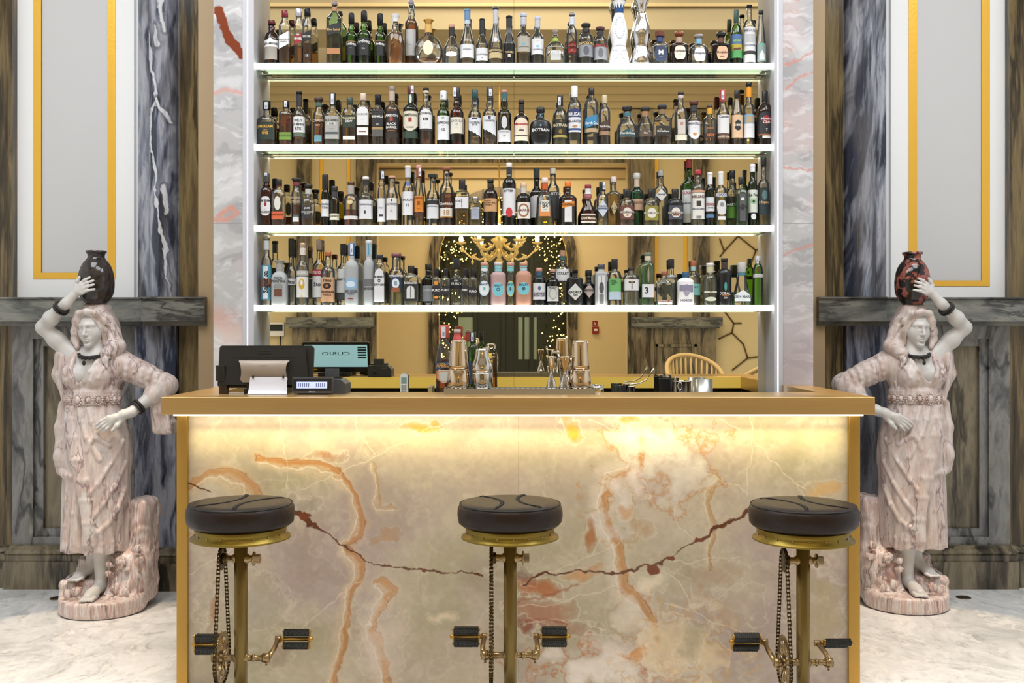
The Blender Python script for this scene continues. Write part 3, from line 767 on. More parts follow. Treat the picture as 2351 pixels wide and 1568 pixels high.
Y2, Y3 = -2.4, -4.5
M_CREAM = mat('cream_warm_lit_plaster', 'dccba2', .65, bump=(9, .25))  # part of the room's yellow light is put into this plaster colour
X = lambda p: mx(p, Y2)
Z = lambda p: mz(p, Y2)
zop = Z(375)
w = MB(); w.box(-RX, X(865), Y2 - .2, Y2, 0, ZC); w.box(X(1440), RX, Y2 - .2, Y2, 0, ZC); w.box(X(865), X(1440), Y2 - .2, Y2, zop, ZC)
struct(w.build('wall_front', M_CREAM))
s = MB(); t_ = .13
s.box(X(865) - t_, X(865), Y2, Y2 + .06, 0, zop + t_); s.box(X(1440), X(1440) + t_, Y2, Y2 + .06, 0, zop + t_); s.box(X(865), X(1440), Y2, Y2 + .06, zop, zop + t_)
struct(s.build('door_1', M_OLIVE))
for k, (a, b) in enumerate(((685, 716), (820, 866), (1446, 1500), (1590, 1626))):
    c = MB().box(X(a), X(b), Y2 + .001, Y2 + .10, 0, Z(255)); c.box(X(a) - .05, X(b) + .05, Y2 + .001, Y2 + .14, 0, .2); struct(c.build('column_front', M_OLIVE))
for k, (a, b, c, d) in enumerate(((735, 742, 797, 804), (1503, 1511, 1570, 1577))):
    g = MB()
    zb = 1.72; zt = Z(270)
    for p, q in ((a, b), (c, d)): g.box(X(p), X(q), Y2 + .001, Y2 + .012, zb, zt)
    g.box(X(a), X(d), Y2 + .001, Y2 + .012, zb - .045, zb)
    struct(g.build('trim_5' if k == 0 else 'trim_6', M_GILT))
for k, (a, b) in enumerate(((664, 862), (1446, 1652))):
    r = MB(); r.box(X(a), X(b), Y2 + .001, Y2 + .20, Z(750), Z(729)); r.box(X(a) + .03, X(b) - .03, Y2 + .001, Y2 + .16, Z(754), Z(750)); struct(r.build('trim_7' if k == 0 else 'trim_8', M_RAIL))
    b_ = MB(); b_.box(X(a) + .06, X(b) - .06, Y2 + .001, Y2 + .11, 0, Z(754)); xa, xb = X(a) + .3, X(b) - .3
    for (p, q, zz0, zz1) in ((xa, xa + .03, .5, 1.25), (xb - .03, xb, .5, 1.25), (xa, xb, 1.22, 1.25), (xa, xb, .5, .53)): b_.box(p, q, Y2 + .11, Y2 + .125, zz0, zz1)
    struct(b_.build('baseboard_front', M_OLIVE))
# cornice bands and a ceiling beam with a gilt line
c = MB()
for z0, z1, d in ((Z(250), Z(236), .06), (Z(236), Z(222), .10), (Z(222), Z(206), .16), (Z(206), Z(196), .22)): c.box(-RX, RX, Y2 + .001, Y2 + d, z0, z1)
struct(c.build('trim_9', mat('aged_cream', 'c9b994', .6)))
yb_ = 1.6; zb0 = mz(62, yb_)
bm = MB(); bm.box(-RX, RX, yb_ - .5, yb_, zb0, ZC); bm.box(-RX, RX, yb_ - .53, yb_ + .03, zb0 - .03, zb0 + .03)
struct(bm.build('beam', mat('taupe_plaster', 'a89878', .65)))
struct(MB().box(-RX, RX, yb_ - .001, yb_ + .035, mz(17, yb_), mz(9, yb_)).build('trim_10', mat('aged_gilt', 'c2aa7c', .55, .1)))
# the hall beyond, its arch and dark doors
X3 = lambda p: mx(p, Y3)
Z3 = lambda p: mz(p, Y3)
xc, ro, ri = X3(1155), (X3(1325) - X3(985)) / 2, (X3(1325) - X3(985)) / 2 - .14
zs = Z3(430) - ro
pts = [(X3(800), 0), (X3(800), 4.4), (X3(1520), 4.4), (X3(1520), 0), (xc + ri, 0)] + [(xc + ri * math.cos(t), zs + ri * math.sin(t)) for t in np.linspace(0, PI, 25)] + [(xc - ri, 0)]
fw = MB(); n = 25
L_ = [(xc + ri * math.cos(t), zs + ri * math.sin(t)) for t in np.linspace(0, PI, n)]
fw.box(X3(780), xc - ri, Y3 - .2, Y3, 0, 4.4); fw.box(xc + ri, X3(1540), Y3 - .2, Y3, 0, 4.4)
for (x0, z0), (x1, z1) in zip(L_[:-1], L_[1:]): fw.prism([(x0, z0), (x1, z1), (x1, 4.4), (x0, 4.4)], Y3 - .2, Y3)
struct(fw.build('wall_hall', M_CREAM))
ar = MB()
for i in range(n - 1):
    t0, t1 = PI * i / (n - 1), PI * (i + 1) / (n - 1)
    ar.prism([(xc + r * math.cos(t), zs + r * math.sin(t)) for r, t in ((ri, t0), (ro, t0), (ro, t1), (ri, t1))], Y3 + .001, Y3 + .07)
ar.box(xc - ro, xc - ri, Y3 + .001, Y3 + .07, 0, zs); ar.box(xc + ri, xc + ro, Y3 + .001, Y3 + .07, 0, zs)
struct(ar.build('trim_11', M_OLIVE))
hall = MB(); hall.box(X3(780) - .1, X3(780), Y3, Y2 - .2, 0, 4.4); hall.box(X3(1540), X3(1540) + .1, Y3, Y2 - .2, 0, 4.4); struct(hall.build('wall_hall_side', M_CREAM))
struct(MB().box(X3(780) - .1, X3(1540) + .1, Y3 - .2, Y2 - .2, 4.4, 4.45).build('ceiling_hall', M_CREAM))
hc = MB()
for k in range(4): hc.box(X3(780), X3(1540), Y3 + .001, Y3 + .35 - .08 * k, 4.0 - .14 * k, 4.10 - .14 * k)
struct(hc.build('trim_12', mat('aged_gilt', 'c2aa7c', .55, .1)))
M_DOOR = mat('dark_green_paint', '1d2620', .45)
d = MB(); d.box(xc - ri, xc + ri, Y3 - .32, Y3 - .26, 0, zs + ri)
for x in np.linspace(xc - ri + .1, xc + ri - .1, 5): d.box(x - .03, x + .03, Y3 - .26, Y3 - .22, 0, zs + .2)
d.box(xc - ri, xc + ri, Y3 - .26, Y3 - .22, 2.0, 2.08)
struct(d.build('door_2', M_DOOR))
pn = MB()
for a, b in ((1050, 1086), (1190, 1200), (1205, 1233)): pn.box(X3(a), X3(b), Y3 - .259, Y3 - .25, 1.0, Z3(728))
struct(pn.build('window_1', mat('door_pane', '8aa09a', .1)))
random.seed(5)
fol = MB(); lt = MB()
for side in (-1, 1):
    for k in range(560):
        f = random.random(); a = f * 2.05
        if a < 1: x, z = xc + side * (ri - random.random() ** 1.5 * .32), .4 + a * (zs - .3)
        else:
            t = (a - 1) / 1.05 * PI / 2; rr = ri - random.random() ** 1.5 * .42; x, z = xc + side * rr * math.cos(t), zs + rr * math.sin(t)
        y = Y3 - .18 + random.random() * .12; r = .03 + random.random() * .035
        th = random.random() * 6.28; v = Vector((math.cos(th), random.uniform(-.5, .5), math.sin(th))).normalized(); u = v.cross(Vector((0, 1, .3))).normalized() * .012
        p = Vector((x, y, z)); fol.add([p - v * r, p + u, p + v * r, p - u + Vector((0, .02, 0))], [(0, 1, 2, 3)])
        if k % 2 == 0: lt.lathe([(-.009, .001), (0, .0095), (.009, .001)], (x + random.uniform(-.04, .04), Y3 - .03, z), 6, cap=False)
gw = thing('garland', 'evergreen garland with fairy lights around the arched doorway', 'garland', (xc, Y3 - .1, 0))
o1 = fol.build('foliage', mat('fir_green', '22301c', .7), gw); o2 = lt.build('fairy_lights', mat('fairy_glow', 'ffd070', .5, emit='ffcf6a', estr=16.0), gw)
for o in (o1, o2): o.location = (-xc, -(Y3 - .1), 0)
o2['kind'] = 'stuff'; o1['kind'] = 'stuff'
# chandelier
yc_ = -.55; cxx, czz = mx(1146, yc_), mz(572, yc_)
ch = thing('chandelier', 'gold leaf glass chandelier with curled arms and lit bulbs', 'chandelier', (cxx, yc_, czz))
M_CG = mat('amber_glass', 'e0c583', .18, .15)
b = MB(); b.lathe([(-.20, .004), (-.17, .03), (-.13, .045), (-.09, .02), (-.04, .05), (.0, .03), (.06, .06), (.10, .09), (.13, .03), (.20, .05), (.26, .02), (.5, .010)], n=16); b.build('stem', M_CG, ch)
MB().cyl((0, 0, .5), (0, 0, ZC - czz), .006).build('chain', M_BRASS, ch)
for k in range(12):
    a = 2 * PI * k / 12; ca, sa = math.cos(a), math.sin(a); R_ = .40 if k % 2 == 0 else .30; up_ = .0 if k % 2 == 0 else .10
    ap = [(.03, .0), (.10, -.075), (.20, -.11), (.30, -.085), (.37, -.02), (.40, .05)]
    am = MB().tube([(r * R_ / .4 * ca, r * R_ / .4 * sa, z + up_) for r, z in ap], [.009, .011, .012, .011, .009, .008], 8)
    am.lathe([(.045 + up_, .008), (.055 + up_, .045), (.075 + up_, .058), (.062 + up_, .02)], (R_ * ca, R_ * sa, 0), 14)
    for q in range(5):
        rr = (.10 + q * .065) * R_ / .4; zq = np.interp(rr * .4 / R_, [p[0] for p in ap], [p[1] for p in ap]) + up_; sg = (-1) ** q
        am.lathe([(0, .004), (.02, .016), (.05, .010), (.075, .001)], (rr * ca, rr * sa, zq), 8, rot=Matrix.Rotation(sg * 1.0, 3, Vector((-sa, ca, 0))))
    am.lathe([(-.075, .001), (-.06, .012), (-.04, .016), (-.02, .003), (0, .002)], (.28 * ca * R_ / .4, .28 * sa * R_ / .4, -.09 + up_), 8)
    arm = am.build('arm', M_CG, ch)
    MB().ball((R_ * ca, R_ * sa, .105 + up_), .024, 8, (1, 1, 1.5)).build('bulb', mat('bulb_glow', 'ffe0a0', .5, emit='ffdf9a', estr=14.0), arm)
# woven chairs by the bar, low wall devices
def rattan(x, y, rz, label, zt):
    t = thing('rattan_chair', label, 'chair', (x, y, 0), 'rattan chairs', rz)
    M_R = mat('rattan', 'c9ac78', .6); M_S = mat('striped_weave', '6a5a48', .7)
    zs = zt - .38
    MB().lathe([(zs - .06, .22), (zs - .02, .25), (zs, .24)], n=24, ex=3).build('seat', M_S, t)
    pts = [(.27 * math.cos(a), .27 * math.sin(a), zs + .16 + .22 * max(0, math.sin(a)) ** .7) for a in np.linspace(-.25, PI + .25, 22)]
    MB().tube(pts, .022, 8).build('back_rail', M_R, t)
    sl = MB()
    for a in np.linspace(.0, PI, 17): sl.tube([(.235 * math.cos(a), .235 * math.sin(a), zs), (.265 * math.cos(a), .265 * math.sin(a), zs + .16 + .22 * max(0, math.sin(a)) ** .7)], .011, 6)
    sl.build('backrest', M_R, t)
    for sx in (-1, 1):
        for sy in (-1, 1): MB().cyl((.17 * sx, .17 * sy, zs - .05), (.22 * sx, .22 * sy, 0), .018).build('leg', M_R, t)


rattan(mx(1600, .9), .9, 2.9, 'curved back rattan chair reflected beyond the end of the bar', mz(817, .9))
rattan(mx(1722, 2.5), 2.5, -1.9, 'striped rattan chair reflected close beside the bar end', mz(836, 2.5))
t = thing('fire_call_point', 'red fire alarm call point on the cream hall wall', 'fire alarm', (mx(1367, Y3), Y3 + .001, mz(758, Y3)))
MB().box(-.045, .045, 0, .04, -.05, .05).build('box', mat('signal_red', '8e1d20', .4), t); MB().box(-.025, .025, .041, .045, -.012, .018).build('pane', M_WHITE, t)
t = thing('fire_sign', 'small red and white fire sign above the call point', 'sign', (mx(1366, Y3), Y3 + .001, mz(742, Y3)))
MB().box(-.036, .036, 0, .006, -.034, .034).build('plate', mat('signal_red', '8e1d20', .4), t); m_ = MB().box(-.018, -.006, .0062, .008, -.018, .018); m_.box(.0, .016, .0062, .008, -.018, -.004); m_.build('symbol', M_WHITE, t)
t = thing('control_panel', 'white wall control panel with a dark display and hanging cable', 'control panel', (mx(636, Y2), Y2 + .001, mz(756, Y2)))
MB().box(-.095, .095, 0, .05, -.085, .085).build('casing', M_WHITE, t); MB().box(-.08, .08, .0505, .054, -.02, .06).build('display', mat('dark_display', '15201a', .2), t)
MB().tube([(.05, .03, -.085), (.05, .03, -.3), (.02, .03, -.6)], .008).build('cable', mat('black_plastic', '1a1a1b', .4), t)
hxm = MB()
for a, b in (((1652, 700), (1684, 742)), ((1684, 742), (1702, 742)), ((1684, 742), (1680, 764)), ((1680, 764), (1650, 778)), ((1680, 764), (1706, 790)), ((1706, 790), (1716, 822)), ((1716, 822), (1680, 850)), ((1716, 822), (1745, 818)), ((1694, 542), (1662, 577)), ((1694, 542), (1735, 575)), ((1662, 577), (1652, 590)), ((1662, 577), (1652, 548)), ((1735, 575), (1745, 570)), ((1735, 575), (1722, 610)), ((1722, 610), (1700, 625))):
    hxm.tube([(X(a[0]), Y2 + .012, Z(a[1])), (X(b[0]), Y2 + .012, Z(b[1]))], .009, 6)
o = hxm.build('wall_lattice', mat('bronze_lines', '6a5436', .4, .6)); tag(o, 'thin bronze hexagon line pattern fixed on the cream wall in the mirror', 'wall decoration')
# ---------------------------------------------------------------- bottles
def glassmat(key):
    n = 'glass_' + key
    if n in MATS: return MATS[n]
    T = dict(c=((.97, .98, .975), (.66, .69, .67)), g=((.34, .66, .12), (.06, .22, .02)), G=((.12, .26, .08), (.01, .04, .01)), b=((.36, .14, .035), (.04, .012, .004)),
             a=((.62, .25, .04), (.20, .06, .01)), t=((.42, .78, .72), (.10, .34, .31)), u=((.16, .42, .58), (.03, .12, .2)), y=((.50, .46, .10), (.10, .09, .015)), k=((.025, .014, .008), (.004, .002, .001)), e=((.62, .86, .66), (.16, .36, .2)))
    if key in T:
        return thin_glass(mat(n, 'fff', .05), *T[key], .03, 1.6, (.92, .94, .95), .03 if key in 'ce' else .01)  # faint white haze stands in for bright refractions in the glass
    D = dict(K=('15161a', .3, 0), W=('f1f1f4', .2, 0), F=('d3d6da', .45, 0), P=('e6c6c6', .45, 0), O=('ecb9a2', .45, 0), S=('d8d8da', .08, 1.0), X=('1b1b1e', .25, 0))
    c, r, me = D[key]
    m = mat(n, c, r, me)
    if key in 'FPO':
        nt = m.node_tree; b = nt.nodes['Principled BSDF']; out = nt.nodes['Material Output']
        tl = nt.nodes.new('ShaderNodeBsdfTranslucent'); tl.inputs['Color'].default_value = (*hx(c), 1)
        tr = nt.nodes.new('ShaderNodeBsdfTransparent'); tr.inputs['Color'].default_value = (.85, .87, .9, 1)
        m1 = nt.nodes.new('ShaderNodeMixShader'); m1.inputs[0].default_value = .35; m2 = nt.nodes.new('ShaderNodeMixShader'); m2.inputs[0].default_value = .18
        nt.links.new(b.outputs[0], m1.inputs[1]); nt.links.new(tl.outputs[0], m1.inputs[2]); nt.links.new(m1.outputs[0], m2.inputs[1]); nt.links.new(tr.outputs[0], m2.inputs[2]); nt.links.new(m2.outputs[0], out.inputs['Surface'])
    return m


def liqmat(h):
    n = 'liquor_' + h
    if n in MATS: return MATS[n]
    c = tuple(x ** .24 for x in hx(h)); e = tuple(x ** .5 * .85 for x in hx(h))
    return thin_glass(mat(n, 'fff', .05), c, e, .05, 1.2, tuple(x ** .6 for x in hx(h)), .13)


CLEAR_EDGE = None
LABELM = {}


def bottle_radius(b, z):
    """half width, exponent, depth ratio at height z above the bottle's foot"""
    R, rn, zs, zn, form = b['R'], b['rn'], b['zs'], b['zn'], b['form']
    ex = 6.0 if 'q' in form else (2.6 if 'h' in form else 2.0)
    dp = b['dep']
    if z <= zs:
        if 'd' in form:   # round disc flask
            zc = zs * .5; u = min(1, abs(z - zc) / (zs * .52)); return max(R * math.sqrt(max(0, 1 - u * u)), R * .36 if z < zc else rn), 2.0, dp
        if 'v' in form: return R * (.72 + .28 * math.sin(min(1, z / (zs * .92)) * PI / 2)), ex, dp
        if 'w' in form: return R * (1.0 - .14 * (z / zs)), ex, dp
        if 'o' in form: u = (z / zs - .62) / .75; return R * math.sqrt(max(.25, 1 - u * u * .9)), ex, dp
        return R, ex, dp
    if z >= zn:
        r = rn; t = (z - zn) / max(1e-5, b['H'] - zn)
        if 'b' in form and t < .75: r = rn * (1 + .30 * math.sin(min(1, t / .6) * PI) - .10 * (t < .08))
        return r, 2.0, 1.0
    t = (z - zs) / max(1e-5, zn - zs)
    if 'd' in form or 'o' in form or 'w' in form: R = bottle_radius(b, zs)[0]
    if 's' in form: k = .5 + .5 * math.cos(PI * t)
    elif 'l' in form: k = 1 - t
    else: k = math.sqrt(max(0, 1 - t * t)) * .75 + (1 - t) * .25
    r = rn + (R - rn) * k
    return r, 2.0 + (ex - 2.0) * k, 1 + (dp - 1) * k


def front_y(b, x, z, off):
    R, e, dp = bottle_radius(b, z)
    u = min(.985, abs(x) / R)
    return -R * dp * (1 - u ** e) ** (1 / e) - off


def bottle_profile(b):
    H, zs, zn = b['H'], b['zs'], b['zn']
    zz = [0, .0025, .006] + [zs * k for k in ((.5, .96, 1) if not set('dvwo') & set(b['form']) else tuple(i / 10 for i in range(1, 11)))]
    zz += [zs + (zn - zs) * i / 8 for i in range(1, 9)]
    zz += [zn + (H - zn) * i / (8 if 'b' in b['form'] else 2) for i in range(1, 9 if 'b' in b['form'] else 3)]
    pr = []
    for i, z in enumerate(sorted(set(zz))):
        r, e, dp = bottle_radius(b, z)
        if i == 0: r *= .86
        elif i == 1: r *= .96
        pr.append((z, r, e, dp))
    return pr


def shape_range(kind, u):
    """vertical extent (0..1) of a label outline at column u in -1..1"""
    a = abs(u)
    if kind == 'o': h = .5 * math.sqrt(max(0, 1 - a * a)); return .5 - h, .5 + h
    if kind == 'D': h = .5 * (1 - a); return .5 - h, .5 + h
    if kind == 'R': h = .5 * min(1, (1 - a ** 4) ** .5 if a < 1 else 0); return .5 - h, .5 + h
    if kind == 'A': return 0, .72 + .28 * math.sqrt(max(0, 1 - a * a))
    if kind == 'V': return .30 * a * a, 1
    if kind == 'U': return 0.28 * a ** 2, 1
    if kind == 'M': return 0, .55 + .45 * (1 - a)
    if kind == '/': return .30 * (u + 1) / 2, .70 + .30 * (u + 1) / 2
    if kind == '\\': return .30 * (1 - u) / 2, .70 + .30 * (1 - u) / 2
    if kind == 'T': return .36 * (1 - u) / 2 + .03 * math.sin(u * 11), 1
    if kind == 'Y': return .95 * (1 - u) / 2, 1
    if kind == 'W': return .16 * math.sin(u * 5 + 1) * (u > -.2) + .16, 1
    return 0, 1


def add_label(mb, b, z0, z1, wf, kind, off, mcol):
    mb.use(mcol); zmid = (z0 + z1) / 2
    hw = bottle_radius(b, zmid)[0] * wf
    n = 13; rows = 5; vs = []
    for j in range(rows):
        for i in range(n):
            u = -1 + 2 * i / (n - 1); lo, hi = shape_range(kind, u)
            z = z0 + (z1 - z0) * (lo + (hi - lo) * j / (rows - 1)); x = u * hw
            vs.append((x, front_y(b, x, z, off), z))
    mb.add(vs, [(j * n + i, j * n + i + 1, (j + 1) * n + i + 1, (j + 1) * n + i) for j in range(rows - 1) for i in range(n - 1)], True)


def add_text(mb, b, body, z, size, mcol, off, dx=0.0, sx=1.0, up=False):
    mb.use(mcol)
    vs, fs = text_mesh(body, size, 1.0, .035)
    w = max(abs(v[0]) for v in vs) if vs else 1
    R = bottle_radius(b, z)[0]
    if up:
        out = []
        for x, y in vs:
            X, Z = dx - y + size / 2, z + x
            out.append((X, front_y(b, X, Z, off), Z))
    else:
        k = min(sx, .93 * R / w if w else 1)
        out = [(x * k + dx, front_y(b, x * k + dx, z + y - size / 2, off), z + y - size / 2) for x, y in vs]
    mb.add(out, fs)


def add_cap(o, b, z0, z1, code):
    n6 = 6 if len(code) >= 6 and all(c in '0123456789abcdef' for c in code[:6]) else 3
    col, kind = code[:n6], code[n6:]
    r = b['rn']; m = mat('cap_' + col, col, .35, .6 if 'm' in kind else 0.0)
    mb = MB().use(m); h = z1 - z0
    if 'o' in kind: mb.lathe([(z0, r * .9), (z0 + h * .25, r * 1.0)], n=16); mb.ball((0, 0, z0 + h * .6), min(h * .46, r * 2.1), 12)
    elif 'd' in kind: mb.lathe([(z0, r * 1.05), (z0 + h * .35, r * 1.15), (z0 + h * .36, r * 1.5), (z0 + h * .7, r * 1.55), (z0 + h * .93, r * 1.2), (z1, r * .5)], n=20)
    elif 'x' in kind: mb.lathe([(z0, r * .8), (z0 + h * .2, r * .85), (z0 + h * .5, r * 1.0), (z0 + h * .95, r * 1.55), (z1, r * 1.4)], n=14, smooth='z' in kind)
    elif 't' in kind: mb.lathe([(z0, r * .98), (z0 + h * .08, r * 1.3), (z1 - h * .1, r * 1.38), (z1, r * 1.28)], n=20)
    elif 'h' in kind: mb.lathe([(z0, r * 1.7), (z1 - h * .2, r * 1.75), (z1, r * 1.55)], n=6, smooth=False, phase=.26)
    else: mb.lathe([(z0, r * 1.08), (z0 + h * .05, r * 1.14), (z1 - h * .06, r * 1.14), (z1, r * 1.05)], n=18)
    mb.build('stopper' if set('odxt') & set(kind) else 'cap', None, o)


CAPH = {}


def make_bottle(rec, D, zbase, where, group, row=0, dmax=.043, cat='bottle'):
    f = rec.split('|')
    x, w, yt, yc, yn, ys, wn, form = f[0].split()
    x, w, yt, yc, yn, ys, wn = map(float, (x, w, yt, yc, yn, ys, wn))
    k = D / F
    Z = lambda y: CH - (y - CY) * k - zbase
    b = dict(R=w * k / 2, rn=wn * k / 2, zs=Z(ys), zn=Z(yn), H=Z(yc), form=form)
    if b['zn'] >= b['H'] - .001: b['zn'] = b['H'] - .001
    if b['zs'] >= b['zn'] - .001: b['zs'] = b['zn'] - .001
    b['dep'] = min(1.0, dmax / b['R'])
    if 'd' in form: b['dep'] = min(b['dep'], .55)
    desc = f[5].strip()
    o = thing('bottle', (desc + ' ' + where).strip(), cat, (XP(x, D), D, zbase), group)
    gk = f[1].strip().split(':')
    gm = glassmat(gk[0])
    MB().use(gm).lathe(bottle_profile(b), n=24).build('glass_body', None, o)
    if len(gk) > 1:
        zl = Z(float(gk[1])); pr = []
        for z, r, e, dp in bottle_profile(b):
            if z < zl: pr.append((z + .004 if z < .003 else z, max(r - .0022, .001), e, dp))
        r, e, dp = bottle_radius(b, zl); pr.append((zl, max(r - .0022, .001), e, dp)); pr.append((zl + .0004, max(r - .004, .0008), e, dp))
        MB().use(liqmat(gk[2])).lathe(pr, n=24).build('liquid', None, o)
    cp = f[2].strip()
    if cp: add_cap(o, b, Z(yc) - .001, Z(yt), cp)
    off = .0006; G_ = []                      # label patches: [mesh, z low, z high, name]

    def patch(z0, z1, lettering=False):
        for g_ in G_:
            if z0 < g_[2] + .0002 and z1 > g_[1] - .0002:
                if not lettering: g_[1] = min(g_[1], z0); g_[2] = max(g_[2], z1)
                return g_[0]
        nm = 'lettering' if lettering else ('front_label' if not any(g_[3] == 'front_label' for g_ in G_) else 'small_label')
        G_.append([MB(), z0, z1, nm]); return G_[-1][0]
    toks = f[3].split()
    for tok in sorted(toks, key=lambda t_: t_[0] == "'"):
        if tok[0] == "'":                                   # lettering 'TEXT@y/h:col[:dx[:v]]
            body, rest = tok[1:].rsplit('@', 1); a = rest.split(':'); y, h = map(float, a[0].split('/'))
            dx = float(a[2]) * k if len(a) > 2 and a[2] else 0.0
            off += .00012; zt_ = Z(y); hh = h * k / 2 * (4 if len(a) > 3 else 1)
            add_text(patch(zt_ - hh, zt_ + hh, True), b, body.replace('_', ' '), zt_, h * k, mat('ink_' + a[1], a[1], .5), off + .0005, dx, 1.0, len(a) > 3)
        elif tok[0] in 'NZ':
            a = tok[1:].split(':'); y0, y1 = map(float, a[0].split('-'))
            if tok[0] == 'N':
                nb = MB().use(mat('wrap_' + a[1], a[1], .45)); za, zb = Z(y1), Z(y0)
                nb.lathe([(za + (zb - za) * i / 6, bottle_radius(b, za + (zb - za) * i / 6)[0] + .0008) for i in range(7)], n=18, cap=False); nb.build('neck_label', None, o)
            else:
                s = MB(); za, zb = Z(y1), Z(y0); c = b['rn'] * 1.16 + .001; dx = float(a[1]) * b['rn'] if len(a) > 1 and a[1] else 0
                s.use(mat('tax_paper', 'd5d9e2', .6)); hw = b['rn'] * .48
                s.add([(dx - hw, -c, za), (dx + hw, -c, za), (dx + hw, -c, zb), (dx - hw, -c, zb), (dx - hw, c * .2, zb + .0012), (dx + hw, c * .2, zb + .0012)], [(0, 1, 2, 3), (3, 2, 5, 4)])
                s.use(mat('ink_8a90a8', '8a90a8', .5)); s.add([(dx - hw * .5, -c - .0003, za + (zb - za) * .2), (dx + hw * .5, -c - .0003, za + (zb - za) * .2), (dx + hw * .5, -c - .0003, za + (zb - za) * .55), (dx - hw * .5, -c - .0003, za + (zb - za) * .55)], [(0, 1, 2, 3)])
                s.build('tax_strip', None, o)
        else:                                               # label y0-y1:col[:width[:outline]]
            a = tok.split(':'); y0, y1 = map(float, a[0].split('-'))
            off += .00015
            add_label(patch(Z(y1), Z(y0)), b, Z(y1), Z(y0), float(a[2]) if len(a) > 2 and a[2] else .93, a[3] if len(a) > 3 else '', off, mat('paper_' + a[1], a[1], .5))
    for g_ in G_: g_[0].build(g_[3], None, o)
    return o, b


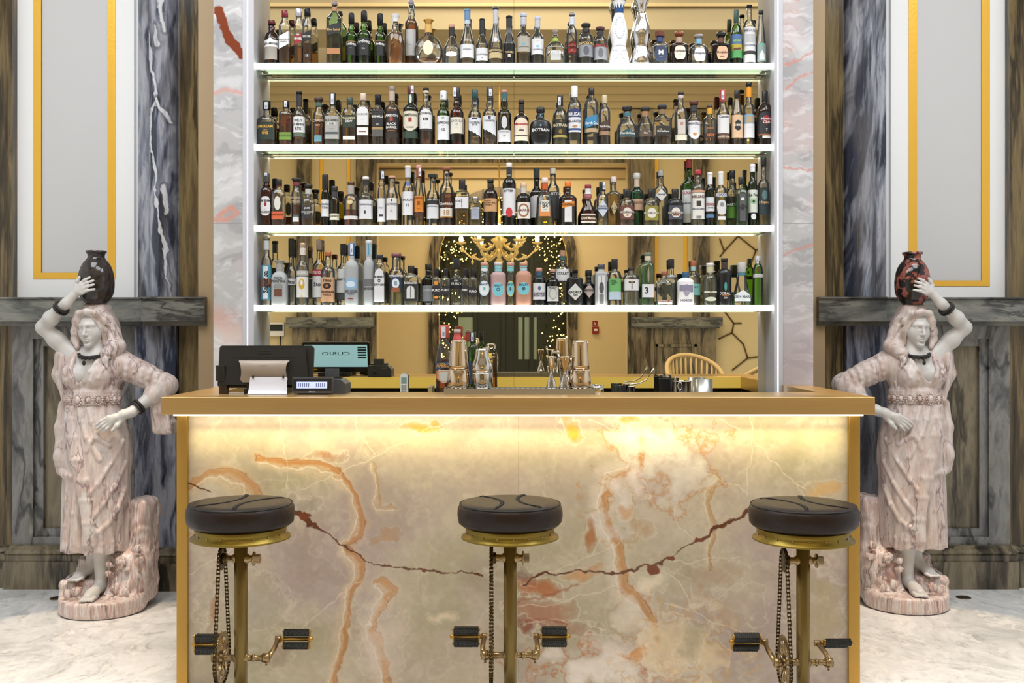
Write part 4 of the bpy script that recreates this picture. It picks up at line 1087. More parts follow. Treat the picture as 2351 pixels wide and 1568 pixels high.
S1 = r"""
624 41 48 57 74 92 15 r|b|511|95-113:e8e8ea:.9 91-117:f0f0f0:.5:o 111-140:9a938c:.85 'DRAMBUIE@104/5:222||brown bottle with white round banner label and dark red cap
654 31 25 40 43 64 13 qs|c:109:c87d2b|712|74-116:dfe0e4:.98:/ 'BLENDED_BATCH@94/3:666 'WHISKY@99/3:666||square bottle with slanted white label and dark red cap
686 30 21 38 42 66 13 qs|c:107:b8641f|bbcm|76-107:8c1f2c:.98:/ 'RED_LABEL@91/5:eee 80-84:b9b4b4:.3||square bottle with slanted red label and silver cap
706 31 21 37.6 41 66 13 qs|c:101:b56a28|15161am|71-101:15161a:.98:/ 'BLACK_LABEL@86/4.5:ddc 127-134:333:.7 '12@130/4:ddd||square bottle with slanted black label and black cap
768 34 4 12.5 27 44 12 ql|e:80:a9621c|877|N18-27:b08060 55-87:1c2026:.98:/ 'Blue_Label@72/5:c9a060 115-128:b07a52:.9||tall square bottle with slanted black label and copper band
807 27 31 55 74 84 12 rb|g|15161a|97-129:1b1d20:.97 'Ardbeg@103/6:ddd 97-99:8a7040:.95 '------@112/2:999|| green bottle with black label beside the amber square bottle
836 33 26 50 70 82 13 rb|g|15161a|90-130:1b1d20:.97 'Ardbeg@98/7:ddd 'TEN@115/3:bbb '------@109/2:999|| tallest green bottle with black label between two shorter green ones
873 27 32 58 74 86 12 rb|g|15161a|96-130:1b1d20:.97 'Ardbeg@103/6:ddd 95-97:8a7040:.95|| green bottle with black label beside the amber decanter
908 52 34 51 74 84 15 o|c:78:c27722|e4e4e8x|'------@112/3:a85a20||round amber filled decanter with flared clear stopper
984 66 46 58 77 82 16 rd|c:136:b8703a|c79a52xm|97-130:f2dfc4:.36:o N58-76:d3a75c||round crystal disc decanter with oval gold label and gold stopper
1037 38 57 64 86 113 13 rl|c|c09078|N64-84:15161a 122-134:dcdce0:.7:o||pear shaped clear bottle with black neck and copper cap
1073 33 22 26 59 98 13 rl|c:137:c99b5a|58a|N26-48:5f86b0 N48-56:bfc6d0 105-136:dadbe0:.95 'COGNAC@117/3:667 '------@123/2:889||clear bottle with long blue neck and white label
1107 30 44 47 80 104 12 rl|c|15161a|N47-79:15161a 113-142:d2d4da:.95 'COURVOISIER@128/3.5:667 'VS@136/3:667||small clear bottle with long black neck and pale label
1138 34 16 23 55 100 12 rl|c:136:d8b070|224|N23-55:b9bcc4 113-124:2a241f:.96 124-137:b9a680:.96 'REMY_MARTIN@119/4.5:d9c08a 90-100:e6e6ea:.3:o||clear long necked bottle with brown label and white medal
1169 28 37 42 74 102 13 rl|X|15161a|N42-62:1c1c22 'TORRES@123/4:c9b68a '15@131/6:e8e8e8 94-99:3a3a40:.5 128-134:b58a30:.2||black bottle with gold lettering next to the mirror seam
1202 34 31 38 74 85 13 r|c:122:c49a5a|b9c0d8|N40-58:b8bcc8 87-122:a9a59c:.97 '------@93/2:555 'CASAMIGOS@111/3:666 102-108:6aa8c8:.25:o||clear bottle with grey label and silver blue cap
1234 31 38 46 76 92 12 r|c|b9c0d8|N46-64:b8bcc8 92-128:dcdde4:.97 '------@98/2:777 'CASAMIGOS@117/3:778 107-113:8ac0dc:.25:o||clear bottle with white label and small blue sun mark
1275 46 68 82 90 114 12 qs|c|8a7f78o|'PATRON@125/6:e8e8ea 119-142:b8bcbe:.5 N88-97:9ab54a||squat clear bottle with round cork ball and green ribbon
1313 26 30 36 60 79 12 r|c|888m|N40-58:c8d0e0 '8@112/28:a3202a||slim clear bottle with large red figure eight
1345 38 55 62 76 92 16 r|c|222t|N67-75:23232a 99-107:26262c:.97 'ESPOLON@103/6:d9c07a 107-134:8c8f98:.97 110-131:5a5d66:.4:o||wide clear bottle with grey label under a black band
1378 32 63 69 82 97 15 r|c|5a3530t|N74-82:23232a 104-111:26262c:.97 'ESPOLON@108/5:c04a4a 111-140:9a9da4:.97 114-136:6a6d76:.4:o||clear bottle with grey label, red lettering and brown cap
1515 36 73 84 98 108 14 q|c|6b3a2ah|N84-97:33477f 110-146:33415f:.82:R 'M@124/11:e8e8ea '------@134/3:aab||square bottle with blue M label and brown hexagonal stopper
1559 43 72 86 100 106 14 rh|b|8a4a32d|N86-100:b99a8c 109-140:dcd8cc:.62:R 'DonJulio@121/5:433 '------@130/2:887||brown bottle with cream rounded label and tan stopper
1604 43 79 90 102 116 14 rh|c|9a9494d|N90-102:7fb0d0 114-145:dfe1e6:.62:R 'DonJulio@126/5:445 '------@135/2:99a||clear round shouldered bottle with white rounded label and grey stopper
1655 42 73 88 100 106 14 qh|k|222d|N88-100:6a4034 110-141:d9b090:.64:R 'DonJulio@124/5:433 'REAL@134/3:644||black square shouldered bottle with tan rounded label
1690 28 23 52 56 79 10 r|g|244a44|N23-52:2a4a48 82-104:4a6a9c:.97 'VIDA@96/6:9ac06a 104-119:b0a040:.97 112-119:5a3530:.6:/ 119-136:4f9a5a:.97||green bottle with blue, yellow and green painted label
1720 29 12 17 45 61 11 r|c|15161a|65-146:d5d6da:.97 'MEZCAL@73/6:667 82-101:b5b7ba:.7 'ESCORPION@107/4:778 120-128:333:.96||tall clear bottle with long white label and black strip
1747 24 25 32 44 104 10 l|c|222|102-144:8aa0a0:.85 101-109:5fb59a:.25:o 118-140:d8dcdc:.5:M||narrow clear bottle with teal painted label at the mirror edge
"""
H1 = """
944 28 0 889o c:46:b56a20 14|tall amber bottle with pale label and dark ball stopper
"""
S2 = r"""
613 42 232 252 262 278 15 qs|c:283:5a3010|15161a|Z236-252 284-323:26332f:.97 'JIM_BEAM@293/6:d3a642 299-303:8a6a4a:.25:o 'RYE@308/6:d3a642||square bottle with dark green label and white tax strip
657 35 232 247 254 264 13 q|c:263:8a3516|15161a|Z233-247 306-323:6a8a3a:.97 'BULLEIT_RYE@314/3.5:454 'BULLEIT@284/4:6a2412||flat red brown whiskey bottle with green lower label
687 34 211 216 251 267 12 r|c:317:b87a3a|15161a|N218-244:2a2a30 270-306:d8dade:.97 'WILD@279/5:333 'TURKEY@288/5:333 'RYE@298/6:333 306-316:5a6a5c:.97 274-302:a8acae:.12||clear bottle with white bird label and black neck strip
732 34 223 235 245 270 14 s|c:281:9a4c1c|4a3530d|N236-244:46665a 'CRAIN@279/6:c9b0a0 313-327:5f8a9a:.6 'RYE@290/4:c9a080||bell shaped half full bottle with brown domed stopper
764 41 214 241 246 267 13 qs|c:318:b0b4b0|26262a|Z217-241 269-322:a4a5a2:.97 'JACK_DANIELS@279/5:26262a 283-291:c4c5c2:.6:o 'RYE@287/4:333 306-311:4a5258:.85 '------@298/3:555||square bottle with silver grey label and paper capped neck
803 32 225 240 246 264 13 q|c:267:a8641c|2a4038|268-296:26352f:.97 'TULLAMORE@274/5:cfc9a0 'DEW@281/5:e8e8e8 '------@290/3:a99a50 315-323:d8d8d4:.85||amber bottle with dark green label and small white strip
834 29 215 231 237 250 13 q|c:248:b87424|cdb8a8|248-290:dadbe0:.96:A 263-267:333:.9 'BUSHMILLS@265/4:eee '------@276/3:888 295-313:e0e0e4:.92 304-306:8a3a2a:.6||amber bottle with white arched label and pale cap
868 29 218 241 247 257 13 q|c:256:6a4a20|15161a|N226-241:3f5a5c 253-293:25272b:.96:A 'BUSHMILLS@270/4.5:e8e8e8 '10@288/4:ccc 294-300:a08a5a:.96 300-316:555555:.9||amber bottle with black arched label and white lettering
900 36 199 209 240 254 13 r|c:237:a4581c|8a8078|N202-232:b8a498 258-306:1e1e22:.96:U 'JAMESON@268/6:e0e0e0 272-281:a34a3a:.22 'BLACK@287/5:e8e8e8 'BARREL@295/5:e8e8e8 302-304:a86a2a:.5 306-320:2c2420:.96||amber bottle with black rounded label and white lettering
943 35 198 217 240 252 14 r|G|5a1f20|N217-232:2a4a3a Z198-216:.6 218-238:d8d8d4:.42:o 258-304:d6d0c0:.97:U 'JAMESON@267/6:26302a 273-283:9a2f30:.22 'WHISKEY@295/3:776 304-320:2f4438:.97||dark green bottle with cream label and dark red cap
978 31 203 208 241 254 12 r|c:298:b0682c|15161a|N208-214:c8bcb0 253-298:dcdce0:.95:A 'BOWMORE@263/4.5:555 273-279:26262a:.36 '12@276/4:eee '------@287/2:889 298-304:33302e:.95||clear and amber bottle with white arched label and black square
1018 31 209 230 248 264 13 rb|g|eceef0|Z214-228:-.5 268-323:dcdee6:.97 'LAPHROAIG@284/6:333 '10@300/6:444 271-276:9aa:.2 '------@291/2:778||bright green bottle with white label and white cap
1049 33 202 225 246 262 13 rb|a|2c3038|Z203-223:-.7 272-309:d8d4c8:.97 'CAOL_ILA@280/5:778 '12@288/4:889 '------@296/2:998||amber brown bottle with plain cream label and dark cap
1090 30 207 226 251 268 13 rb|c:316:c89a68|24444a|272-316:d6d9e2:.93:T 'TALISKER@284/4:445 'SKYE@289/4:445 273-277:2a3a50:.4||clear bottle with torn edged white label and teal cap
1124 32 202 223 249 264 13 rb|c:312:c49a74|28303c|Z206-222:.3 268-314:d6d9e2:.93:T 'TALISKER@280/4:556 270-276:2a3a50:.2||clear bottle with torn edged white label and navy cap
1158 32 208 213 251 264 13 rb|y|c08a80|N213-230:3a5f60 269-298:c9cbcf:.42:o 301-328:d6d6da:.97 'LAGAVULIN@305/3:889 '16@314/5:778||olive bottle with white oval over a white label
1197 34 230 238 259 272 12 s|b|2a2020|N240-256:26201e 273-326:e3d5c4:.95:A 'Matusalem@287/6:b0302e '------@297/2:887 300-304:555:.4:o 313-315:26262a:.95||brown bottle with cream label and red script
1241 51 247 258 275 283 17 o|K|1b1c20|'BOTRAN@301/7:e0e0e2 288-293:4a90b0:.1:o 264-269:5aa0c0:.2:o '------@312/3:99a||squat black bottle with white lettering and blue dot
1286 35 219 243 248 269 12 r|c:312:c8bc70|1c1a1c|Z224-243:-.3 277-321:26241f:.97 'BOTRAN@290/6:d8d0b0 '15@281/4:b09a50 300-310:8a6a2a:.26:o 313-318:a8984a:.97||clear bottle with black and gold label and pale yellow rum
1319 33 198 224 229 248 13 rh|c|e8eaf0|197-200:3f78a8:.2 N220-224:44609a 252-272:2f3a6a:.9:A 'BRUGAL@265/8:e8e8f0 272-306:d8dae4:.9 'BLANCO@281/5:334 290-296:b08a5a:.4:o 297-302:3a5080:.9 ||tall clear netted bottle with navy arch label and white cap
1358 33 203 217 225 241 12 r|c|1c1a1c|'130@210/4:e8e8e8 264-297:3a82b0:.97:/ 'Flor_de_Cana@285/6:e8eef4 297-306:b09a7c:.97||clear bottle with slanted blue label and black cap
1388 27 219 238 244 259 11 r|c:296:6a3f28|c9b898|276-304:4a3830:.97:/ 'Flor_de_Cana@292/5:eee 303-312:9a7a64:.97||clear bottle with slanted brown label and clear cap
1440 50 245 254 268 290 17 l|c:317:4a2c18|1c1c20t|N260-267:3f7080 298-317:2c4f56:.8:M 'FlordeCana@308/5:d8d8d0 '12@303/3:ddd:10||broad sloping bottle with teal pointed label and black stopper
1481 40 247 255 269 288 16 l|c:316:4a2c18|22242ct|N256-268:a07a50 296-316:5a4a40:.8:M 'Flor@308/4:ddd '18@304/3:ddd:8||broad sloping bottle with brown pointed label and gold neck
1520 40 242 250 264 277 16 ql|c:314:5a3a24|22242ct|N252-263:8a7050 292-314:2c2a2a:.8 '25@300/4:d0b060:-6 'FlordeCana@304/4:ddd||broad square bottle with black label and open clear side
1563 34 212 218 244 265 12 r|c:322:b09a80|1c1a1c|N219-226:c8b8b8 311-324:d9d0c0:.95 '23@286/5:b0504a 276-310:c9c2bc:.6||tall clear bottle with cream bottom strip and red numerals
1593 34 233 241 262 277 15 s|c|5a2a26t|N243-257:333338 280-322:dadbe2:.95:V 'MIRACIELO@286/5:556 307-314:c08a4a:.3:o '------@296/2:889||clear bottle with white label, gold seal and red brown stopper
1629 34 242 248 264 276 12 s|c:320:8a5a30|33282a|N248-263:d8a030 294-299:8a5a3a:.5 304-321:3a2824:.96:/ 'VSOP@312/5:d87a3a||clear bottle with tilted dark brown label and yellow neck
1660 33 207 234 238 264 13 s|c:316:8a5a3a|b04a48|Z210-230:-.3 266-308:d8d8dc:.92 'Captain@270/5:556 308-322:5a4038:.92 'SPICED_RUM@316/4:d8c8b0||clear bottle with white label and brown lower band
1692 29 208 225 228 263 11 l|c:318:8a5a44|1c1a1c|266-318:d6b494:.96 278-302:26262e:.6:o 'Sexy@288/7:e8d8c8||clear bottle with tan label and dark round emblem
1719 28 190 196 238 250 12 r|c:322:c8a060|1c1a1c|N202-224:e0952a 265-286:7aa4c4:.97 269-284:b09a7a:.55 286-318:d8d8de:.97 '------@295/2:889||clear bottle with orange neck and pale blue label
1756 37 209 233 238 258 12 r|b|222428|259-310:2a2c32:.96:A 268-288:a8303a:.5:o 'Havana@275/6:e8e8e8 'Club@283/6:e8e8e8 '7@301/6:e0e0e0 310-313:a05a30:.9 314-320:dcdce0:.5||dark brown bottle with black arched label and red circle
"""
H2 = """

"""
S3 = r"""
612 36 398 419 430 442 13 qb|b|44484c|Z398-404 452-496:dcdde2:.92:R 'JIM_BEAM@462/6:26262a 466-475:8a2a30:.26:o 'BOURBON@488/5:444 '------@481/2:777||dark amber bottle with white label and red seal
640 42 412 427 434 449 13 q|c|1c1a1a|N424-429:8a3a30 487-505:c8623c:.97 'BULLEIT_BOURBON@494/4:5a1f14 452-484:d8d4ce:.5:o||empty clear flask with orange lower label
681 35 408 417 429 446 15 s|c:471:7c2f12|33302fd|N419-427:7a3038 'ELIJAH@455/5:b8a898 'CRAIG@464/5:b8a898 494-510:c9cbca:.6 494-499:556063:.6||half full red brown bottle with grey domed stopper
708 44 424 431 454 468 14 q|c:503:a8742c|22201ft|N434-446:b8b8b6 473-504:2c2d30:.76:R 'JACK@479/4:ddd 'SINGLE_BARREL@488/3.5:ccc 'SELECT@492/3:bbb||square bottle with black shield label and black stopper
747 30 401 434 438 452 13 r|k|1c1b1d|'CC@421/5:d8c8a0 430-434:b8863a:.3 459-498:d8d9dd:.97 'Canadian@469/5:445 'Club@477/5:445||dark bottle with white label and black wrapped neck
768 36 428 440 452 464 13 r|y|222326|N440-452:3a3c40 491-506:d8d4c4:.99 'JACOBS_PARDON@497/5:33342e||olive round shouldered bottle with cream band at its foot
806 36 418 425 446 460 14 r|c:482:7c3216|4a2f26|N425-446:a8a4a0 497-505:d4d4d4:.97 461-470:d8c8a0:.4:o||round shouldered bottle, half full, with white strip at its foot
840 35 406 412 444 455 13 rb|c:505:c8a440|e4e0de|N413-426:222228 460-504:d9dae0:.97 'THE_BALVENIE@471/4:667 485-492:333:.12 '------@478/2:889||clear bottle with white label and white cap over black neck
876 24 391 411 428 448 12 rb|c|222328|Z394-411:.6 456-510:d9dae0:.97 'MALT@478/3:667 493-498:334:.5||clear bottle with black capsule and tall white label
900 35 404 409 424 453 15 s|c:507:c8a440|c89a84|456-506:d8d8d8:.98 'AULTMORE@470/5:667 '12@485/4:667 458-464:333:.1 '------@478/2:998||clear bottle with white label and tan stopper
937 35 381 387 413 435 13 s|c|d8cfc0|N387-408:c2c4ca 441-495:dcdee6:.97 'MACALLAN@460/5:556 '12@472/6:556 418-429:3f5a90:.42:V||tall clear bottle with white label and blue triangle
962 31 379 387 414 446 12 l|c:498:c89a30|c08a80|N387-407:8a4a38 Z386-405:.4 451-488:cf7f2c:.98 'GLENMORANGIE@456/4:7a3a1a 463-472:8a4a20:.3 '------@480/3:7a3a1a 490-498:4a2c20:.97||bottle with square orange label and brown neck
994 28 400 407 432 448 13 s|c|283034h|457-471:26282c:.97 471-503:d4d6dc:.97 'BERRY_BROS@460/3:ccc 'SPEYSIDE_MALT@475/3:667||clear bottle with black over white label and hexagonal cap
1025 32 384 391 414 437 14 s|c:444:8a4014|9a5a48t|479-498:d9d6ce:.97 'Glenfiddich@469/6:e0d8d0 '18@489/11:b08a68 498-501:b8863a:.97||amber bottle with white script and cream numeral label
1061 36 413 435 438 444 13 q|c:482:d8a818|22232a|454-480:dcdde4:.95 'TOKI@463/5:556:-8 '------@470/2:889:-8 457-478:222:.05||square bottle with white label over golden whisky
1091 30 452 459 462 467 13 q|c:505:d0b040|b9bcbfm|477-505:9aa2b4:.66 '------@482/2:556 '------@494/2:556||small square bottle with grey label and silver cap
1126 32 412 419 434 447 13 r|b|22201f|N421-432:3a3026 457-487:c79a6e:.96 'NIKKA@462/3:4a3420:-5 'COFFEY_MALT@467/3.5:4a3420 'WHISKY@472/3:4a3420:-4||brown bottle with tan square label and black cap
1169 31 374 384 408 424 12 r|k|e6dcd6|N384-399:2c3036 434-496:dcdde4:.95 'BITTER@440/5:333:-2 478-500:c03a40:.5:o||tall dark bottle with white label and red pomegranate
1202 33 420 430 445 457 13 r|k|d8b898|N431-444:c8c4c0 466-503:e2dfd8:.98 469-500:9a6a50:.78:o 473-496:e2dfd8:.55:o 'AMARO@484/5:6a2a2a||dark red bottle with white flower wreath label
1251 43 408 420 437 456 13 ws|c:498:d8c020|e6d0d0|N422-436:c85a2a 457-498:d88a50:.6:M 462-487:dadad2:.5 'STOCK@467/5:333 '84@474/9:333 '------@482/3:555||bell shaped bottle with orange bordered label and yellow liqueur
1304 40 417 429 447 456 13 r|b|e07a2a|461-511:dcdce0:.42 463-479:d88a38:.72:/ 'COINTREAU@471/5:4a2c18 '------@494/2:998||square amber bottle with tilted orange banner and orange cap
1350 38 424 432 458 492 13 sb|b|8a2a36|N433-446:d8d4d0 N447-458:b06a70 491-513:4a3028:.92 492-495:d8d0c8:.92 509-513:d8d0c8:.92 'Grand_Marnier@502/6:e8dcc8||conical brown bottle with pink ribbon and red cap
1383 28 418 438 444 458 13 r|c:500:d8c890|22242a|Z419-436:.5 459-500:c4cad8:.98:D 'BITTER_TRUTH@475/3.5:446 478-482:5a6a88:.95||clear bottle with pale blue diamond label and black cap
1439 36 434 453 456 467 15 r|c:480:c88a40|22201f|473-504:6a4038:.86 478-501:d9d2cc:.58:o 486-491:26262a:.78 'LIQUORE_CHINOTTO@488/4:e8e0d8 493-498:c8803a:.16:o||textured clear bottle with brown label and white circle
1495 37 434 453 456 467 14 r|c:480:c8aa4c|22201f|474-507:8a8438:.86 479-502:d9d6cc:.58:o 488-493:26262a:.8 'LIQUORE_CAMOMILLA@490/4:e8e0d8||textured clear bottle with olive yellow label and white circle
1550 37 434 453 456 468 14 r|K|22201f|473-505:464a58:.86 478-501:d9d6cc:.58:o 487-492:26262a:.8 'LIQUORE_LIQUIRIZIA@489/4:e8e0d8 492-497:8a4a34:.4||textured black bottle with grey blue label and white circle
1602 34 390 401 420 436 13 r|c:505:d8c8a0|a8343e|444-504:dcdad6:.97 'MELLINO@453/6:5a4038 'MARASCHINO@481/4:667 463-475:333:.34 497-503:888:.36 438-443:c89a80:.97||clear bottle with white mule label and red cap
1630 24 396 402 428 448 11 r|G|dfe0e4|N402-424:d9dae0 454-486:d2d6dc:.97 'PERNOD@470/6:8a3038 'PASTIS@478/3:445 493-501:5a7aa4:.95||dark green bottle with white wrapped neck and blue lower band
1655 30 394 400 428 444 11 r|c:446:b8a830|e2e2e6|N400-425:d8d8d8 445-453:e0e2ee:.98 446-452:2c3a6a:.94 'RICARD@449/5:e8e8f0 461-494:d6d6da:.78:R 498-506:dcdce0:.62 466-476:8a8a90:.36:o||yellow filled bottle with blue banner and white shield label
1702 29 407 423 433 446 12 q|c:447:2f9a28|22222a|'SANTE@415/5:d8d8d8 446-509:55555c:.46 'NN@477/12:26262c 455-462:d8d8dc:.3:o||square bottle of vivid green liqueur with grey eye label
1728 22 377 384 413 432 11 r|G|e4e4ea|N384-395:dfe0e6 437-489:d2d8d2:.96 'La_Fee@448/7:3a4a3a 456-470:9ac09a:.7:o 460-467:26402c:.26:o 491-505:d8dcdc:.55:o||dark green absinthe bottle with large eye label and white cap
1753 25 362 380 412 425 11 r|c:432:c8b048|1e2024|434-494:26363c:.95 438-460:5a7a7c:.5:o 'Hypno@465/6:d8b080||tall clear bottle of yellow absinthe with dark teal label
"""
H3 = """
1232 31 386 2c3036 k 24|tall dark bottle with white label behind the flower wreath bottle
1270 28 386 e0dcd8 c|tall bottle with dark label behind the orange bordered bottle
1409 38 406 e0d0d0 c:440:c8a860|square shouldered clear bottle marked with a black diamond outline
1462 32 398 d8d8d8t t|fluted turquoise bottle with chequered stopper
1517 33 391 b0b0b0 c|clear round bottle with white diamond label
1582 33 366 a8343e g 20|green bottle with red cap wrapped in straw
1681 28 392 22222a c 16|clear necked bottle with green and black label
"""
S4 = r"""
612 36 546 552 588 606 13 r|c|5a5a50|N552-574:b8bcc0 609-688:4f90a4:.97 612-686:d4d6de:.45 'Sagatiba@648/11:1c2430::v 640-660:8a5a48:.97||tall bottle with turquoise painted label and sideways lettering
642 51 598 608 625 640 17 qh|F|b0b0b0x|N608-622:a09c98 'PISCO@639/5:444 'PORTON@646/6:444 652-662:8a8c8c:.6:A 664-681:6a4438:.54||broad frosted bottle with silver stopper and small red picture
695 28 558 568 596 614 13 s|c|b89a88m|N569-586:d0c8c0 622-633:b8b4b0:.97 'LUCANO@627/6:e0e0e0 636-683:dcdcd8:.95 640-665:c8a030:.5:o 643-656:dcdcd8:.24:o 677-683:d8c8a0:.2:o||clear bottle with white label of yellow lemons
753 33 578 588 612 625 13 r|c|a5583a|637-693:cba07c:.96 'Titos@644/7:3a2418 650-664:2a1f1a:.6:o 653-661:a8663a:.2:o:-3 'Handmade@670/6:4a2c1c 'VODKA@677/4:5a3c2a||clear bottle with tan label and copper cap
807 31 558 587 598 612 13 r|F|3f6fa8|Z560-585:.2 639-664:8ab0d4:.96:R 646-660:d0dfee:.7:o 'GREY_GOOSE@669/5.5:33435a 'VODKA@675/3.5:44506a 685-687:9a3038:.4||frosted bottle with blue seaside picture and blue cap
847 31 552 560 596 612 14 r|F|c8ccd2|N560-588:a8b8c4 554-586:3f90a8:.3 641-657:6a6c70:.8 'BELVEDERE@663/5:333||frosted bottle with grey palace picture and teal neck strip
872 32 585 595 601 618 13 q|c|1e2030|586-592:e0e0e8:.2 617-694:dadbe2:.92:A 'BOMBAY@636/4.5:334 640-649:556:.28:o 644-646:dadbe2:.18:o 'DRY_GIN@654/4.5:334 '------@672/2:889||clear square bottle with long white arched label
910 41 582 589 612 626 20 s|c:640:c9d4a8|7a4a50|631-671:26365c:.78:o 640-662:dfe6ee:.5:o 661-671:9a5c3c:.5 'PLYMOUTH@634/5:e8e8f0 646-656:8aa0b0:.2||wide necked bottle with round navy label and mauve cap
944 38 610 626 629 638 13 q|c:684:d8dcc8|1e1e22|646-691:26272a:.9 'BARMASTER@650/5:e8e8e8 657-686:d8d9dc:.56:A 658-684:33343a:.04||square bottle with black label showing a white shirt
1002 20 616 634 637 641 10 q|c|1a1a1e|657-677:26272d:.86 'PURO@667/5:e8e8e8 645-655:d8903a:.5:o 680-686:d8903a:.5:o||small square bottle with black label and orange slice, first of four
1023 19 616 634 637 641 10 q|c|1a1a1e|656-676:26272d:.9 'PURO@666/5:e8e8e8||second small square bottle from the orange slice one
1068 16 616 634 637 641 9 q|c|1a1a1e|656-676:26272d:.9 'PURO@666/5:e8e8e8||third small square bottle, just past the taller black label bottle
1086 19 616 634 637 641 10 q|c|1a1a1e|660-679:26272d:.86 'PURO@669/5:e8e8e8||last small square bottle, beside the white and blue round label
1112 28 602 610 627 633 15 r|c|c89a84|N610-615:7fc0c4 N616-623:dfe4ea 645-680:c8dce6:.9:o 648-677:e4e8ee:.76:o 'MALFY@653/5:33506a 659-667:7fc0c4:.26:o||clear bottle with white round label and wooden cap
1144 36 602 609 624 632 16 r|P|d0c8c6|N609-616:8ac8cc N617-623:7fc4d4 648-682:e0a0a0:.82:o 649-681:7ac6d6:.76:o 'MALFY@656/5:4a7a94 661-669:3a6070:.24:o 663-667:7ac6d6:.14:o||frosted pink bottle with turquoise round label
1172 19 602 610 624 632 15 r|c:690:e4cc58|c89a84|N610-615:7fc0c4 N616-623:7ac0c0 645-681:e0c040:.98:o 647-679:7ac6d6:.9:o 'MALFY@653/5:3a7080 659-668:3a6070:.26:o||clear bottle with yellow ringed turquoise label
1202 36 602 610 622 632 16 r|O|c89a84|N610-614:7fc0c4 N616-622:a8c8dc 647-679:e08a4a:.86:o 648-678:7ac6d6:.8:o 'MALFY@654/5:3a6080 659-667:3a6070:.24:o||frosted peach bottle with orange ringed turquoise label
1238 30 615 623 633 641 12 r|u|c89484|N623-633:2f5a7a 650-688:d4d6de:.96 657-667:556a80:.24:o 'GUNPOWDER@674/5:445 'IRISH_GIN@679/4.5:445||blue glass bottle with white label and cork
1269 30 618 625 638 648 11 r|k|c09080|658-692:c9cac8:.86 662-688:8a8c8a:.6:o 664-686:c9cac8:.5:o 'MONKEY@661/3:556||small dark brown apothecary bottle with engraved white label
1320 38 619 627 636 641 12 r|X|15161a|651-690:d4d4d2:.98:D 'HENDRICKS@671/6:222 'GIN@678/4:333||squat black bottle with white diamond label
1380 27 607 617 623 628 15 q|F|44444a|633-698:d6d8dc:.6 648-675:55565c:.4:o 676-698:7a7a80:.36 634-648:666:.04||frosted square bottle with pencil sketched face label
1411 31 595 617 621 633 13 r|c|1c1c20|640-670:6cb06a:.93 'NIKKA@645/3:26402a:-4 'COFFEY@649/3:26402a:-3 'GIN@653/3:26402a:-5 670-688:b8ccdc:.93||clear bottle with bright green square label
1449 37 615 621 628 638 13 h|c:640:e4e6e2|1e1e22|642-667:dcdce0:.96 647-650:26262a:.4 651-664:26262a:.06 646-651:b08a3a:.1:o:||hexagonal clear bottle with white brush stroke label
1487 29 580 587 601 615 14 q|e|6a7a6a|N588-598:d0c4b4 614-650:9a8c84:.16:o 653-683:dcdde4:.97 '3@667/14:26303c:-4||pale green square bottle with key emblem and large numeral three
1525 36 623 632 640 652 12 qs|c|9a5c48|655-684:3a3c30:.8:Y 689-694:9a5448:.9 'ELEPHANT_GIN@691/4:e0d0c8 694-699:e0e0e4:.9||square bottle with triangular engraved label and cork
1574 39 624 637 638 647 13 r|W|2f5a7c|653-680:a8a2b8:.4:o 655-672:8f8aa4:.8:W 'NORDES@690/5:5a5470||white ceramic bottle with lilac map drawing and blue cap
1630 34 604 611 630 643 15 r|c:632:d8d8b4|d2d2d0|N612-626:c8c0a0 'A@668/6:33342c 669-673:d8d8c8:.9 682-692:d8dcc8:.8:o||olive clear bottle with white leaf lines and grey cap
1663 34 593 600 617 628 14 r|K|1a1a1e|N603-616:3a302e 'XIBAL@674/6:e8e8e8 648-668:4a9a94:.2:o 678-680:a0622e:.5 'GIN@684/4:ddd||matte black bottle with turquoise figure and white lettering
1703 46 603 626 632 690 17 l|c|b8b8b8|N626-632:4a8aa4 666-692:dfe4ec:.9:M 'GIN_MARE@681/6:5a6472||clear conical flask with blue collar and white coral print
1740 27 588 600 606 622 11 w|g|b8bcc0|Z588-605:-.4 629-637:c4c6cc:.98 '------@633/3:667 616-624:6a1f2a:.24:o||bright green fluted bottle with silver band
"""
H4 = """
669 26 548 1e2026 c 40|clear bottle with tall black beak spout and tax band
733 32 550 a89a98m c 24|clear bottle with red band over white script label
788 30 560 26262a c 24|clear bottle with black and white capsule behind the seaside picture
983 30 606 1e1c1a k|dark brown bottle with grey label behind the orange slice bottle
1048 36 593 26272c c 24|taller clear bottle with black labels among the four small square ones
1292 34 575 c8a08a c|large clear bottle with wooden cap and framed white label
1352 28 620 1e1e22 X|squat black bottle with white hexagon label behind the diamond one
1541 34 595 22242a c 20|round shouldered clear bottle with black and gold cap
1592 32 598 b06a48 c|clear bottle with copper cap and pale turquoise label
"""
